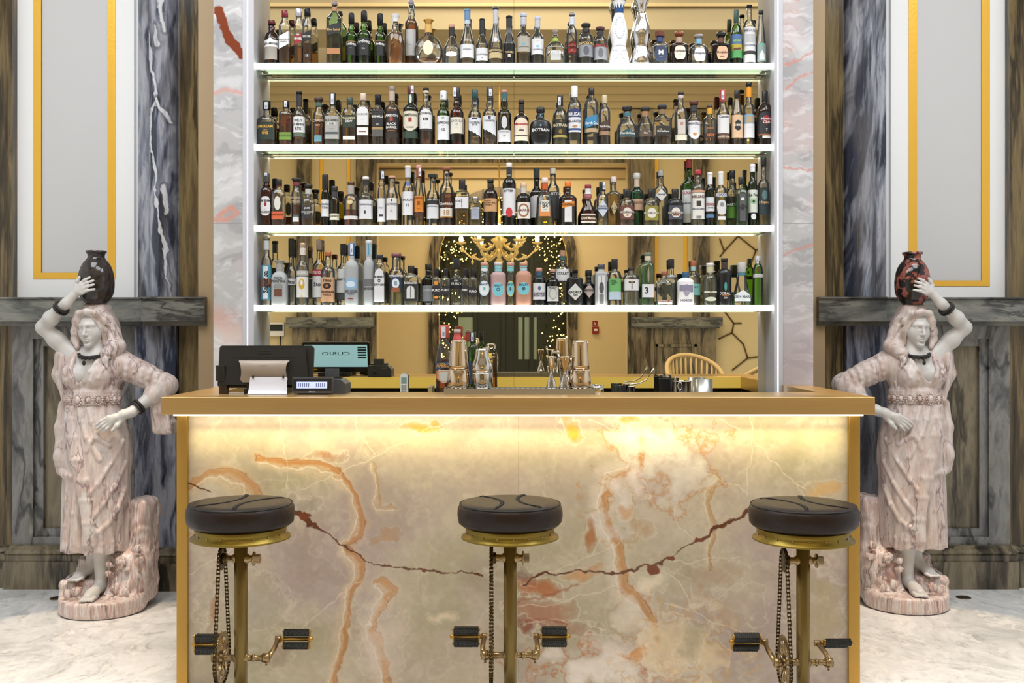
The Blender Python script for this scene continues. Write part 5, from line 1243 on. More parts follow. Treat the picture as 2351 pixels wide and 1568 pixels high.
# labels and lettering on the taller bottles of the second rank: x -> label tokens
BACKLAB = {983: "656-692:8c8f98:.86 'NOTARIS@667/4:d8d8dc", 1232: "440-501:dcdde4:.95 'BITTER@445/5:333", 1270: "441-503:3c4048:.96 'BITTER@446/6:ddd:6", 1409: "'R_O@480/5:222 462-494:c8b890:.4:D", 1462: "458-484:c8a48a:.9 'ITALICUS@466/5:443 N408-429:c8b4a0", 1517: "435-463:dcdcdc:.8:D 'Savoia@447/5:333",
           1582: "437-491:d4d8dc:.97 'LUXARDO@444/6:a83a3a 'MARASCHINO@468/4:446 491-512:b8b4ac:.97", 1681: "452-462:22221e:.97 468-476:1c2a26:.97 'MARTINI@471/6:d8e0d8 476-502:5a8a3a:.97", 944: "70-130:b9b9bc:.8 '------@105/3:778", 733: "619-633:a8343e:.97 'STOLI_VODKA@626/6:e8e8e8 635-683:d9dade:.97 'Stoli@653/9:444", 788: "618-672:d9dade:.95 'Ketel_One@641/6:222 674-688:4a4a50:.95",
           1048: "640-663:26272d:.8 'GIN@645/4:e8e8e8 'PURO@652/6:e8e8e8 N601-617:26272d", 1292: "618-645:dcdde2:.92 'OXLEY@628/6:333 N586-597:3f6a70", 1352: "652-684:d8c8c4:.95:D 'HENDRICKS@667/5:333", 1541: "631-638:22242a:.98 'LONDON_No1@634/5:e8e8e8", 1592: "652-678:8accc8:.95 'MANI@659/5:557 N604-622:a8c4c8", 669: "640-655:d8d8dc:.9 'Pitu@648/8:333", 850: "", }
GR = ['bottles on the topmost glass shelf', 'bottles on the second glass shelf', 'bottles on the third glass shelf', 'bottles on the lowest glass shelf']
WH = ['on the topmost shelf', 'on the second shelf down', 'on the third shelf down', 'on the lowest shelf']


def rows(t): return [l for l in t.strip().split('\n') if l.strip()]


DF_, DR_ = 5.134, 5.185
for k, (Sx, Hx) in enumerate(((S1, H1), (S2, H2), (S3, H3), (S4, H4))):
    zb = SHZ[k] + .0004
    fr_ = []
    for rec in rows(Sx):
        f = [s for s in rec.split('|')]
        if len(f) == 6 and f[4] == '': f = f[:4] + ['-', f[5]]
        elif len(f) == 5: f = f[:4] + ['-', f[4]]
        fr_.append(f)
    # neighbours on a shelf may touch but not cross
    fr_.sort(key=lambda f: float(f[0].split()[0]))
    xs = [float(f[0].split()[0]) for f in fr_]; ws = [float(f[0].split()[1]) for f in fr_]
    for _ in range(4):
        for i in range(len(xs) - 1):
            over = (ws[i] + ws[i + 1]) / 2 + .8 - (xs[i + 1] - xs[i])
            if over > 0:
                t = ws[i] + ws[i + 1]; ws[i] -= over * 2 * ws[i] / t; ws[i + 1] -= over * 2 * ws[i + 1] / t
    for f, w_ in zip(fr_, ws):
        p = f[0].split(); p[1] = '%.2f' % w_; f[0] = ' '.join(p)
        make_bottle('|'.join(f), DF_ - (.012 if k in (2, 3) else 0), zb, WH[k], GR[k], 0, .034 if k in (2, 3) else .037)
    hs = sorted(rows(Hx), key=lambda r: float(r.split()[0]))
    xs = [float(r.split()[0]) for r in hs]; ws = [float(r.split()[1]) for r in hs]
    for _ in range(4):
        for i in range(len(xs) - 1):
            over = (ws[i] + ws[i + 1]) / 2 + .8 - (xs[i + 1] - xs[i])
            if over > 0:
                t = ws[i] + ws[i + 1]; ws[i] -= over * 2 * ws[i] / t; ws[i + 1] -= over * 2 * ws[i + 1] / t
    for r, w_ in zip(hs, ws):
        a, d = r.split('|'); p = a.split(); p[1] = '%.2f' % w_
        x, yt = float(p[0]), float(p[2]); base = CY - (zb - CH) * F / DR_; h = base - yt
        ch = float(p[5]) if len(p) > 5 else 13
        rec = '%s %s %g %g %g %g %g s|%s|%s|%s|-|%s' % (p[0], p[1], yt, yt + ch, yt + ch + h * .12, yt + ch + h * .25, min(12, w_ * .6), p[4], p[3], BACKLAB.get(int(x), ''), d)
        make_bottle(rec, DR_, zb, WH[k], GR[k], 1, .0265)

# the two waisted ceramic decanters with flared bell stoppers on the topmost shelf
def bell_decanter(x, m, dots, label):
    o = thing('decanter', label, 'decanter', (XP(x, DF_ + .008), DF_ + .008, SHZ[0] + .0012), GR[0])
    Z = lambda y: CH - (y - CY) * DF_ / F - SHZ[0]
    k = DF_ / F
    pr = [(Z(y) if y < 150 else 0.0, w * k / 2) for y, w in ((160, 40), (156, 47), (143, 49), (125, 43), (112, 35), (104, 33), (96, 36), (84, 41), (70, 40), (55, 34), (42, 26), (33, 21), (29, 20))]
    dep = min(1, .043 / (24.5 * k))
    MB().use(m).lathe(pr, n=28, dep=dep).build('glass_body' if m.name == 'glass_S' else 'ceramic_body', None, o)
    st = MB().use(m); st.lathe([(Z(y), w * k / 2) for y, w in ((29, 19), (20, 21), (12, 25), (6, 30), (2, 34), (-3, 35), (-12, 30), (-20, 20), (-28, 10), (-31, 3))], n=24)
    if dots:
        st.use(mat('cobalt', '27508a', .25)); st.lathe([(Z(y), w * k / 2 + .0005) for y, w in ((30, 20.2), (26, 20.4), (20, 21.4))], n=24, cap=False)
        for a in range(10):
            t = a * PI / 5; c, s = math.cos(t), math.sin(t); r0, r1 = 10.9 * k, 13.4 * k
            e = .24
            st.add([(math.cos(t - e) * r0, math.sin(t - e) * r0, Z(20)), (math.cos(t + e) * r0, math.sin(t + e) * r0, Z(20)), (c * r1, s * r1, Z(9))], [(0, 1, 2)])
        st.use(mat('silver_rim', 'b8b8bc', .15, 1.0)).lathe([(Z(4), 16.4 * k), (Z(2), 17.3 * k), (Z(0), 17.6 * k)], n=24, cap=False)
    st.build('bell_stopper', None, o)
    if dots:
        d = MB().use(mat('cobalt', '27508a', .25))
        def surf(dx, y):
            z = Z(y); zs_ = [p[0] for p in pr]; rs = [p[1] for p in pr]
            r = float(np.interp(z, zs_, rs)); u = min(.97, abs(dx * k) / r)
            return Vector((dx * k, -r * dep * math.sqrt(1 - u * u) - .0005, z))
        curves = [[(10.5 * math.sin(t) * (1.0 if math.cos(t) < 0 else .85), 66 - 25 * math.cos(t)) for t in np.linspace(0, 2 * PI, 30)], [(-11 + 7 * math.cos(t), 128 - 10 * math.sin(t)) for t in np.linspace(-1.4, 1.9, 11)], [(11 - 7 * math.cos(t), 128 - 10 * math.sin(t)) for t in np.linspace(-1.4, 1.9, 11)], [(x_, 106 + abs(x_) * .12) for x_ in np.linspace(-13, 13, 9)]]
        for cv in curves:
            for i, (dx, y) in enumerate(cv):
                for sgn in (-1, 1):
                    a = surf(dx + sgn * 1.0, y); b = surf(dx + sgn * 1.0 + .9, y + 1.4)
                    d.add([a, (b.x, b.y, a.z), b, (a.x, a.y, b.z)], [(0, 1, 2, 3)])
        d.build('painted_pattern', None, o)


bell_decanter(1421, mat('white_ceramic', 'eef0f4', .15), True, 'white ceramic waisted decanter with blue leaf pattern on the topmost shelf')
bell_decanter(1473, glassmat('S'), False, 'silver waisted decanter beside the blue patterned one on the topmost shelf')
# ---------------------------------------------------------------- the two marble water carriers
class Sculpt:
    """carves a form on a distance grid and meshes it (surface nets)"""
    def __init__(s, lo, hi, h):
        s.lo = np.array(lo, float); s.h = h; s.n = np.ceil((np.array(hi) - s.lo) / h).astype(int) + 1
        s.F = np.full(tuple(s.n), .5, np.float32)

    def sub(s, lo, hi):
        a = np.maximum(0, np.floor((np.array(lo) - s.lo) / s.h).astype(int)); b = np.minimum(s.n, np.ceil((np.array(hi) - s.lo) / s.h).astype(int) + 1)
        sl = tuple(slice(int(i), int(max(i, j))) for i, j in zip(a, b))
        ax = [(np.arange(k.start, k.stop) * s.h + o).astype(np.float32) for k, o in zip(sl, s.lo)]
        return sl, np.meshgrid(*ax, indexing='ij', sparse=True)

    def join(s, sl, d, k, op='+'):
        f = s.F[sl]
        if f.size == 0: return
        if op == '-':
            d = -d
            if k > 0:
                t = np.clip(.5 - .5 * (f - d) / k, 0, 1); s.F[sl] = f * (1 - t) + d * t + k * t * (1 - t)
            else: s.F[sl] = np.maximum(f, d)
        else:
            if k > 0:
                t = np.clip(.5 + .5 * (f - d) / k, 0, 1); s.F[sl] = f * (1 - t) + d * t - k * t * (1 - t)
            else: s.F[sl] = np.minimum(f, d)

    def cap(s, a, b, ra, rb, k=.01, op='+'):
        a, b = np.array(a, np.float32), np.array(b, np.float32); m = max(ra, rb) + k + .02
        sl, (x, y, z) = s.sub(np.minimum(a, b) - m, np.maximum(a, b) + m)
        d = b - a; L = float(d @ d) + 1e-9
        t = np.clip(((x - a[0]) * d[0] + (y - a[1]) * d[1] + (z - a[2]) * d[2]) / L, 0, 1)
        r = np.sqrt((x - a[0] - t * d[0]) ** 2 + (y - a[1] - t * d[1]) ** 2 + (z - a[2] - t * d[2]) ** 2) - (ra + (rb - ra) * t)
        s.join(sl, r, k, op)

    def chain(s, pts, rs, k=.01, op='+'):
        for i in range(len(pts) - 1):
            ra, rb = (rs[i], rs[i + 1]) if hasattr(rs, '__len__') else (rs, rs)
            s.cap(pts[i], pts[i + 1], ra, rb, k, op)

    def ell(s, c, r, k=.02, op='+', R=None):
        c = np.array(c, np.float32); m = max(r) + k + .02
        sl, (x, y, z) = s.sub(c - m, c + m)
        x, y, z = x - c[0], y - c[1], z - c[2]
        if R is not None:
            x, y, z = R[0][0] * x + R[1][0] * y + R[2][0] * z, R[0][1] * x + R[1][1] * y + R[2][1] * z, R[0][2] * x + R[1][2] * y + R[2][2] * z
        k0 = np.sqrt((x / r[0]) ** 2 + (y / r[1]) ** 2 + (z / r[2]) ** 2); k1 = np.sqrt((x / r[0] ** 2) ** 2 + (y / r[1] ** 2) ** 2 + (z / r[2] ** 2) ** 2) + 1e-6
        s.join(sl, k0 * (k0 - 1) / k1, k, op)

    def box(s, c, r, rd=.01, k=.01, op='+', R=None):
        c = np.array(c, np.float32); m = float(np.linalg.norm(r)) + rd + k + .01
        sl, (x, y, z) = s.sub(c - m, c + m); x, y, z = x - c[0], y - c[1], z - c[2]
        if R is not None:
            x, y, z = R[0][0] * x + R[1][0] * y + R[2][0] * z, R[0][1] * x + R[1][1] * y + R[2][1] * z, R[0][2] * x + R[1][2] * y + R[2][2] * z
        q = [np.abs(x) - r[0] + rd, np.abs(y) - r[1] + rd, np.abs(z) - r[2] + rd]
        o = np.sqrt(np.maximum(q[0], 0) ** 2 + np.maximum(q[1], 0) ** 2 + np.maximum(q[2], 0) ** 2) + np.minimum(np.maximum(np.maximum(q[0], q[1]), q[2]), 0) - rd
        s.join(sl, o, k, op)

    def fn(s, lo, hi, f, k=.01, op='+'):
        sl, (x, y, z) = s.sub(lo, hi); s.join(sl, f(x, y, z).astype(np.float32), k, op)

    def wrinkle(s, f):
        sl, (x, y, z) = s.sub(s.lo, s.lo + s.n * s.h); s.F[sl] += f(x, y, z).astype(np.float32)

    def mesh(s, name, m, parent, flip=False, smooth=1):
        F = s.F; F[0], F[-1], F[:, 0], F[:, -1], F[:, :, 0], F[:, :, -1] = [.1] * 6
        S = F < 0; n = S.shape
        cnt = np.zeros(tuple(i - 1 for i in n), np.int8)
        for dx in (0, 1):
            for dy in (0, 1):
                for dz in (0, 1): cnt += S[dx:n[0] - 1 + dx, dy:n[1] - 1 + dy, dz:n[2] - 1 + dz]
        A = np.argwhere((cnt > 0) & (cnt < 8)); idx = np.full(cnt.shape, -1, np.int32); idx[A[:, 0], A[:, 1], A[:, 2]] = np.arange(len(A))
        V = {}
        for c in range(8):
            d = np.array([c >> 2 & 1, c >> 1 & 1, c & 1]); p = A + d; V[c] = F[p[:, 0], p[:, 1], p[:, 2]]
        acc = np.zeros((len(A), 3)); w = np.zeros(len(A))
        for c in range(8):
            for ax in range(3):
                bit = 4 >> ax
                if c & bit: continue
                a, b = V[c], V[c | bit]; m_ = (a < 0) != (b < 0); t = np.where(m_, a / np.where(m_, a - b, 1), 0)
                p = np.array([c >> 2 & 1, c >> 1 & 1, c & 1], float)[None].repeat(len(A), 0); p[:, ax] += t
                acc += p * m_[:, None]; w += m_
        P_ = (A + acc / w[:, None]) * s.h + s.lo
        Q = []
        for ax in range(3):
            sl0 = [slice(1, -1)] * 3; sl1 = [slice(1, -1)] * 3; sl0[ax] = slice(0, n[ax] - 1); sl1[ax] = slice(1, n[ax])
            a, b = S[tuple(sl0)], S[tuple(sl1)]
            e = np.argwhere(a != b); inside = a[e[:, 0], e[:, 1], e[:, 2]]
            for i in range(3):
                if i != ax: e[:, i] += 1
            u, v = [i for i in range(3) if i != ax]
            def cell(du, dv):
                q = e.copy(); q[:, u] -= du; q[:, v] -= dv; return idx[q[:, 0], q[:, 1], q[:, 2]]
            q = np.stack([cell(1, 1), cell(0, 1), cell(0, 0), cell(1, 0)], 1)
            fl = inside if ax != 1 else ~inside
            q[~fl] = q[~fl][:, ::-1]; Q.append(q)
        Q = np.concatenate(Q); Q = Q[(Q >= 0).all(1)]
        for _ in range(smooth):   # light relaxing of the grid steps
            sm = np.zeros_like(P_); ct = np.zeros(len(P_))
            for i in range(4):
                for j in (1, 3):
                    np.add.at(sm, Q[:, i], P_[Q[:, (i + j) % 4]]); np.add.at(ct, Q[:, i], 1)
            P_ = P_ * .5 + .5 * sm / np.maximum(ct, 1)[:, None]
        me = bpy.data.meshes.new(name)
        me.vertices.add(len(P_)); me.vertices.foreach_set('co', P_.astype(np.float32).ravel())
        me.loops.add(len(Q) * 4); me.loops.foreach_set('vertex_index', Q.astype(np.int32).ravel())
        me.polygons.add(len(Q)); me.polygons.foreach_set('loop_start', np.arange(len(Q), dtype=np.int32) * 4)
        me.update(calc_edges=True); me.polygons.foreach_set('use_smooth', np.ones(len(Q), bool)); me.materials.append(m); me.validate()
        o = bpy.data.objects.new(name, me); COL.objects.link(o); o.parent = parent
        return o


def Lp(px, py, y=0.0): return ((px - 235) * .0022, y, (1402 - py) * .0022)


def rot3(yaw, roll, pitch=0.0):
    M = Matrix.Rotation(yaw, 3, 'Z') @ Matrix.Rotation(roll, 3, 'Y') @ Matrix.Rotation(pitch, 3, 'X')
    return [[M[i][j] for j in range(3)] for i in range(3)]


def carve_statue():
    Hc = np.array([-.041, -.012, 1.421]); R = rot3(-.16, -.05, .10)
    RM = np.array(R)
    hp = lambda x, y, z: tuple(Hc + RM @ np.array([x, y, z]))
    B = Sculpt((-.34, -.25, .05), (.36, .16, 1.70), .0023)
    # head and face
    B.ell(hp(.0, .022, .03), (.064, .082, .078), 0, R=R)
    B.ell(hp(0, -.012, .004), (.054, .066, .078), .02, R=R)
    B.ell(hp(0, -.022, -.044), (.037, .045, .041), .03, R=R)
    for sx in (-1, 1):
        B.ell(hp(sx * .032, -.034, -.018), (.024, .026, .028), .02, R=R)
        B.cap(hp(sx * .006, -.072, .026), hp(sx * .037, -.056, .024), .0075, .006, .014)
        B.ell(hp(sx * .0225, -.082, .010), (.0165, .0175, .0085), .006, '-', R)
        B.ell(hp(sx * .0225, -.0585, .0095), (.0150, .0100, .0085), .002, R=R)
        B.cap(hp(sx * .009, -.0672, .0040), hp(sx * .034, -.0575, .0050), .0026, .002, .0015)
        B.cap(hp(sx * .009, -.066, .0155), hp(sx * .035, -.0575, .0165), .0024, .002, .0015)
        B.ell(hp(sx * .0095, -.080, -.024), (.0060, .008, .0055), .004, R=R)
    B.cap(hp(0, -.071, .022), hp(0, -.089, -.018), .0066, .0082, .008); B.ell(hp(0, -.088, -.021), (.0080, .008, .0072), .005, R=R)
    B.ell(hp(0, -.064, -.075), (.019, .016, .017), .022, R=R); B.ell(hp(0, -.063, -.045), (.024, .014, .014), .012, R=R)
    B.ell(hp(0, -.0755, -.0425), (.0185, .0085, .0052), .0015, R=R); B.ell(hp(0, -.0745, -.0535), (.0155, .0085, .0060), .0015, R=R)
    B.ell(hp(0, -.084, -.0478), (.019, .0065, .0014), .001, '-', R)
    B.ell(hp(0, -.076, -.0635), (.012, .006, .004), .008, '-', R)
    # neck, chest
    B.cap((-.036, .015, 1.39), (-.034, .018, 1.26), .041, .050, .02)
    for sx in (-1, 1): B.cap((-.034 + sx * .03, -.018, 1.36), (-.034 + sx * .008, -.045, 1.27), .012, .011, .015)
    B.ell((-.045, .008, 1.20), (.135, .090, .125), .05)
    B.cap((-.12, .01, 1.275), (.06, .01, 1.262), .045, .045, .05)
    for sx in (-.115, .005): B.ell((sx, -.068, 1.185), (.050, .046, .052), .03)
    B.ell((-.04, .01, 1.05), (.11, .085, .10), .05); B.ell((-.025, .01, .90), (.13, .10, .14), .06)
    # raised arm and the hand on the jar
    sh, el, wr = (-.150, .005, 1.292), (-.284, -.030, 1.428), (-.143, -.092, 1.548)
    B.ell((-.162, .005, 1.288), (.056, .05, .05), .04)
    B.cap(sh, (-.225, -.015, 1.366), .044, .041, .03); B.cap((-.225, -.015, 1.366), el, .041, .034, .02)
    B.cap(el, (-.232, -.058, 1.474), .034, .0375, .02); B.cap((-.232, -.058, 1.474), wr, .0375, .0235, .015)
    J = np.array([-.031, .0]);
    def onjar(px, py, out=.008):
        x, _, z = Lp(px, py); r = .0885; dx = max(-.97, min(.97, (x - J[0]) / r)); return (x, J[1] - r * math.sqrt(1 - dx * dx) - out, z)
    kn = [(204, 654), (207.5, 660), (209, 667), (207, 675)]; tp = [(224, 640.5), (231.5, 647.5), (232.5, 656.5), (234, 667)]
    pc = onjar(194, 671, .019)
    B.cap(wr, pc, .024, .021, .015)
    for i, (k_, t_) in enumerate(zip(kn, tp)):
        a = onjar(*k_, .014); mpt = onjar(k_[0] * .52 + t_[0] * .48, k_[1] * .5 + t_[1] * .5 - 1.2, .0135); e = onjar(*t_, .009)
        B.cap(pc, a, .016, .0115, .012); B.chain([a, mpt, e], [.0094 - .0008 * (i == 3), .0082 - .0006 * (i == 3), .0058], .003)
    B.chain([pc, onjar(189, 657, .016), onjar(193, 648, .012), onjar(197, 640.5, .009)], [.015, .0125, .0105, .0078], .008)
    # arm akimbo, hand on the hip
    e2, w2 = (.312, .030, 1.135), (.180, -.088, 1.008)
    B.cap((.10, .01, 1.235), e2, .050, .044, .03); B.cap(e2, (.26, -.02, 1.085), .037, .036, .02); B.cap((.26, -.02, 1.085), w2, .036, .0235, .015)
    pm = (.112, -.128, .984)
    B.cap(w2, (.150, -.112, .998), .025, .023, .015); B.cap((.150, -.112, .998), pm, .023, .017, .015); B.cap((.135, -.118, .978), (.10, -.131, .968), .016, .014, .012)
    fk = [((.086, -.140, .988), (.052, -.146, .968), (.024, -.142, .949)), ((.086, -.140, .976), (.056, -.146, .953), (.031, -.142, .934)), ((.090, -.138, .964), (.064, -.145, .940), (.044, -.141, .923)), ((.096, -.135, .954), (.078, -.142, .931), (.062, -.139, .915))]
    for i, f in enumerate(fk): B.cap(pm, f[0], .015, .0112, .01); B.chain(f, [.0096, .0084, .006], .003)
    B.chain([(.142, -.118, .972), (.125, -.136, .945), (.105, -.142, .922)], [.014, .0112, .0078], .008)
    # legs and bare feet
    B.cap((.0, 0, .90), (.03, -.02, .55), .09, .065, .05); B.cap((.03, -.02, .55), (.010, -.018, .33), .060, .050, .03); B.cap((.010, -.018, .33), (.002, -.022, .150), .048, .0285, .03)
    B.ell((.002, -.012, .118), (.028, .036, .030), .02); B.cap((.002, -.040, .135), (-.010, -.112, .108), .028, .024, .02); B.cap((-.010, -.105, .106), (-.014, -.140, .100), .031, .027, .02)
    for i in range(5):
        x0 = -.037 + i * .0128; B.cap((x0 + .003, -.140, .101), (x0 - .001, -.182 + .005 * abs(i - .6), .0945), .0100, (.0098, .0076, .0072, .0068, .0064)[4 - i], .002)
    B.cap((-.04, .02, .85), (-.07, -.03, .52), .085, .06, .05); B.cap((-.07, -.03, .52), (-.050, .035, .34), .055, .046, .03); B.cap((-.050, .035, .34), (-.060, .020, .235), .045, .029, .02)
    B.ell((-.060, .028, .205), (.026, .034, .028), .02); B.cap((-.064, .010, .222), (-.096, -.038, .190), .028, .023, .02); B.ell((-.100, -.046, .184), (.028, .028, .020), .015)
    for i in range(5):
        c = -.55 + i * .02; x0, y0 = -.118 + i * .0118, -.050 - i * .0058; B.cap((x0, y0, .183), (x0 - .017, y0 - .032 + .003 * i, .1735), .0096, .0076 - .0004 * i, .002)

    # ------------------------------------------------------------ dress
    D = Sculpt((-.32, -.21, .27), (.39, .17, 1.37), .0030)
    ys = [(1.095, 215, 56, .094), (1.04, 215, 57, .097), (.97, 220, 66, .115), (.885, 223.5, 73, .128), (.80, 222, 77, .132), (.74, 222, 78, .132), (.70, 223, 75.5, .130), (.55, 222.5, 75, .127), (.42, 220, 74, .124), (.308, 218.5, 74, .122)]
    yz = np.array([v[0] for v in ys])[::-1]; ycx = (np.array([v[1] for v in ys])[::-1] - 235) * .0022; ya = np.array([v[2] for v in ys])[::-1] * .0022; yb = np.array([v[3] for v in ys])[::-1]
    sk = lambda z: (np.interp(z, yz, ycx), np.interp(z, yz, ya), np.interp(z, yz, yb))

    def skirt(x, y, z):
        cx, a, b = [v.astype(np.float32) for v in sk(z)]
        u, v = (x - cx) / a, y / b
        th = np.arctan2(v, u); w = np.clip((1.05 - z) / .2, 0, 1)
        low = np.clip((.62 - z) / .3, 0, 1)
        fold = .020 * np.sin(th * 7 + z * 6 + 1.2 * np.sin(z * 9)) + .014 * np.sin(th * 13 - z * 11) + low * .022 * np.sin(th * 15 + .8 * np.sin(z * 5))
        r = np.sqrt(u * u + v * v)
        # a cleft between the two legs near the hem
        cl = np.exp(-((th + 1.72 + (z - .35) * .3) / .10) ** 2) * np.clip((.78 - z) / .3, 0, 1) * .16
        return np.maximum((r - 1 - fold * w + cl) * np.minimum(a, b) * .9, np.maximum(.308 - z + .006 * np.sin(th * 9), z - 1.10))
    D.fn((-.3, -.2, .27), (.3, .17, 1.12), skirt, .02)
    D.ell((-.045, .006, 1.20), (.150, .103, .135), .03); D.ell((-.044, .0, 1.09), (.122, .098, .05), .04)
    D.cap((-.125, .01, 1.28), (.075, .01, 1.262), .050, .055, .04)
    for sx in (-.115, .006): D.ell((sx, -.072, 1.183), (.056, .050, .058), .03)
    D.ell((-.178, .012, 1.285), (.062, .062, .060), .03)                                   # cap sleeve under the raised arm
    D.chain([(-.205, .03, 1.27), (-.222, .03, 1.19), (-.196, .035, 1.085)], [.045, .040, .026], .02)
    D.chain([(-.20, -.03, 1.28), (-.205, -.035, 1.19), (-.175, -.045, 1.06)], [.022, .017, .010], .012)
    D.cap((.105, .01, 1.238), (.20, .018, 1.19), .066, .062, .03); D.cap((.20, .018, 1.19), (.315, .028, 1.135), .061, .054, .02)
    for t in (.12, .3, .48, .64, .8, .95):
        p = np.array((.115, .01, 1.23)) * (1 - t) + np.array((.318, .028, 1.135)) * t; a = np.array((.42, 0, .9)); r = .064 - .012 * t
        pts = [tuple(p + np.array([.5 * r * math.sin(f) * .4, -r * math.cos(f), r * math.sin(f)])) for f in np.linspace(-1.5, 1.5, 7)]
        D.chain(pts, .0075, .010)
    D.cap((.315, .028, 1.135), (.262, -.015, 1.085), .054, .050, .02)
    D.box((.292, .028, 1.00), (.050, .045, .105), .02, .025, R=rot3(0, -.10)); D.box((.315, .028, .925), (.042, .044, .035), .015, .02, R=rot3(0, .12))
    for dx in (-.03, .0, .03): D.chain([(.28 + dx, -.016, 1.08), (.30 + dx, -.02, 1.0), (.318 + dx, -.018, .92)], [.012, .010, .008], .01)
    # open neckline
    poly = [Lp(*p) for p in ((181, 790), (242, 790), (240, 815), (226, 853), (207, 872), (194, 882), (187, 866), (182, 840), (180, 812))]
    def vneck(x, y, z):
        n = len(poly); d = None
        inside = np.zeros(np.broadcast(x, z).shape, bool)
        for i in range(n):
            ax, _, az = poly[i]; bx, _, bz = poly[(i + 1) % n]; ex, ez = bx - ax, bz - az
            t = np.clip(((x - ax) * ex + (z - az) * ez) / (ex * ex + ez * ez), 0, 1); q = np.sqrt((x - ax - t * ex) ** 2 + (z - az - t * ez) ** 2)
            d = q if d is None else np.minimum(d, q)
            c = ((az > z) != (bz > z)) & (x < (bx - ax) * (z - az) / (bz - az + 1e-9) + ax); inside ^= c
        return np.maximum(np.where(inside, -d, d), y + .0)
    D.fn((-.2, -.2, 1.1), (.1, .02, 1.37), vneck, .006, '-')
    D.cap((-.034, .02, 1.42), (-.034, .018, 1.25), .056, .060, .01, '-')
    def tor(px, py, out=0.0):
        x, _, z = Lp(px, py); 
        best = .0
        for c, r in (((-.045, .006, 1.20), (.150, .103, .135)), ((-.115, -.072, 1.183), (.056, .050, .058)), ((.006, -.072, 1.183), (.056, .050, .058)), ((-.044, .0, 1.09), (.122, .098, .05))):
            q = 1 - ((x - c[0]) / r[0]) ** 2 - ((z - c[2]) / r[2]) ** 2
            if q > 0: best = min(best, c[1] - r[1] * math.sqrt(q))
        return (x, best - out, z)
    D.chain([tor(*p, -.003) for p in ((182, 812), (180, 830), (182, 848), (188, 866), (195, 882))], [.012, .0125, .012, .011, .009], .008)
    D.chain([tor(*p, -.003) for p in ((244, 812), (236, 835), (227, 853), (212, 874), (196, 889), (184, 899))], [.014, .013, .0125, .0115, .011, .009], .008)
    for pts in ([(172, 872), (174, 888), (178, 902)], [(160, 866), (166, 888), (170, 903)], [(228, 872), (224, 888), (218, 902)], [(248, 866), (250, 886), (246, 904)], [(262, 850), (268, 880), (262, 902)], [(262, 832), (252, 850), (246, 868)], [(160, 838), (164, 850), (172, 858)]):
        D.chain([tor(*p, .0) for p in pts], .0062, .008)
    # drapery ridges over the skirt
    def skf(px, py, out=0.0):
        x, _, z = Lp(px, py); cx, a, b = sk(z); u = max(-.98, min(.98, (x - cx) / a)); return (x, -float(b) * math.sqrt(1 - u * u) - out, z)
    for off, r in ((0, .015), (7, .011), (-7, .011), (13, .008)):
        D.chain([skf(px + off, py, .002) for px, py in ((170, 935), (172, 960), (182, 1000), (196, 1050), (208, 1095), (217, 1140), (224, 1190), (228, 1240))], [r, r, r * 1.1, r * 1.15, r * 1.15, r, r, r * .8], .012)
    for pts, r in (([(294, 1120), (284, 1160), (266, 1196), (246, 1212), (234, 1204)], .010), ([(296, 1060), (280, 1110), (258, 1150), (238, 1178)], .007), ([(292, 1010), (272, 1060), (246, 1105), (226, 1130)], .007), ([(222, 936), (232, 965), (246, 1000), (270, 1020)], .009), ([(200, 936), (208, 965), (222, 1000), (250, 1050)], .0075),
                   ([(244, 990), (232, 1010), (224, 1030)], .007), ([(178, 1085), (172, 1140), (166, 1200), (162, 1250)], .008), ([(196, 1110), (190, 1170), (186, 1250)], .008), ([(252, 1215), (254, 1240), (254, 1258)], .007), ([(270, 1205), (274, 1235), (274, 1258)], .007), ([(158, 1010), (152, 1040), (156, 1065)], .010)):
        D.chain([skf(*p, .001) for p in pts], r, .012)
    D.chain([skf(p, q, .004) for p, q in ((143, 1066), (152, 1078), (168, 1084), (188, 1086))], [.020, .022, .018, .010], .015)
    D.ell(Lp(148, 1045, -.045), (.030, .055, .055), .03)
    D.chain([(-.20, .0, 1.04), (-.205, -.01, .92), (-.20, -.015, .80)], [.020, .026, .030], .03)
    D.box(skf(222, 1215, -.004), (.020, .016, .062), .006, .008, R=rot3(0, .08))
    # ------------------------------------------------------------ hood
    H = Sculpt((-.19, -.14, 1.02), (.17, .18, 1.60), .0030)
    H.ell((-.036, .018, 1.452), (.083, .102, .098), 0); H.ell((-.036, .03, 1.40), (.080, .09, .12), .03); H.box((-.036, .03, 1.515), (.055, .065, .030), .02, .03)
    H.chain([(-.02, .085, 1.42), (.0, .10, 1.28), (.02, .09, 1.14)], [.075, .075, .055], .04)
    H.ell(hp(0, -.075, -.025), (.0575, .10, .094), .012, '-', R)
    H.cap(hp(0, -.04, -.03), hp(0, -.06, -.16), .056, .058, .01, '-')
    H.chain([Lp(192, 722, -.066), Lp(186, 738, -.055), Lp(180, 762, -.035), Lp(177, 780, -.02), Lp(186, 798, -.045)], [.018, .019, .021, .020, .012], .015)
    H.chain([Lp(196, 719, -.075), Lp(215, 717, -.085), Lp(238, 720, -.078), Lp(250, 736, -.055), Lp(254, 756, -.035)], [.013, .014, .014, .017, .020], .014)
    H.chain([Lp(254, 738, -.02), Lp(264, 768, -.012), Lp(274, 796, -.018), Lp(270, 812, -.03)], [.028, .031, .034, .026], .02)
    H.ell(Lp(268, 796, -.035), (.048, .040, .034), .025); H.ell(Lp(258, 812, -.055), (.034, .034, .030), .02)
    H.chain([Lp(250, 812, -.065), Lp(256, 828, -.082), Lp(262, 842, -.092)], [.018, .013, .006], .015)
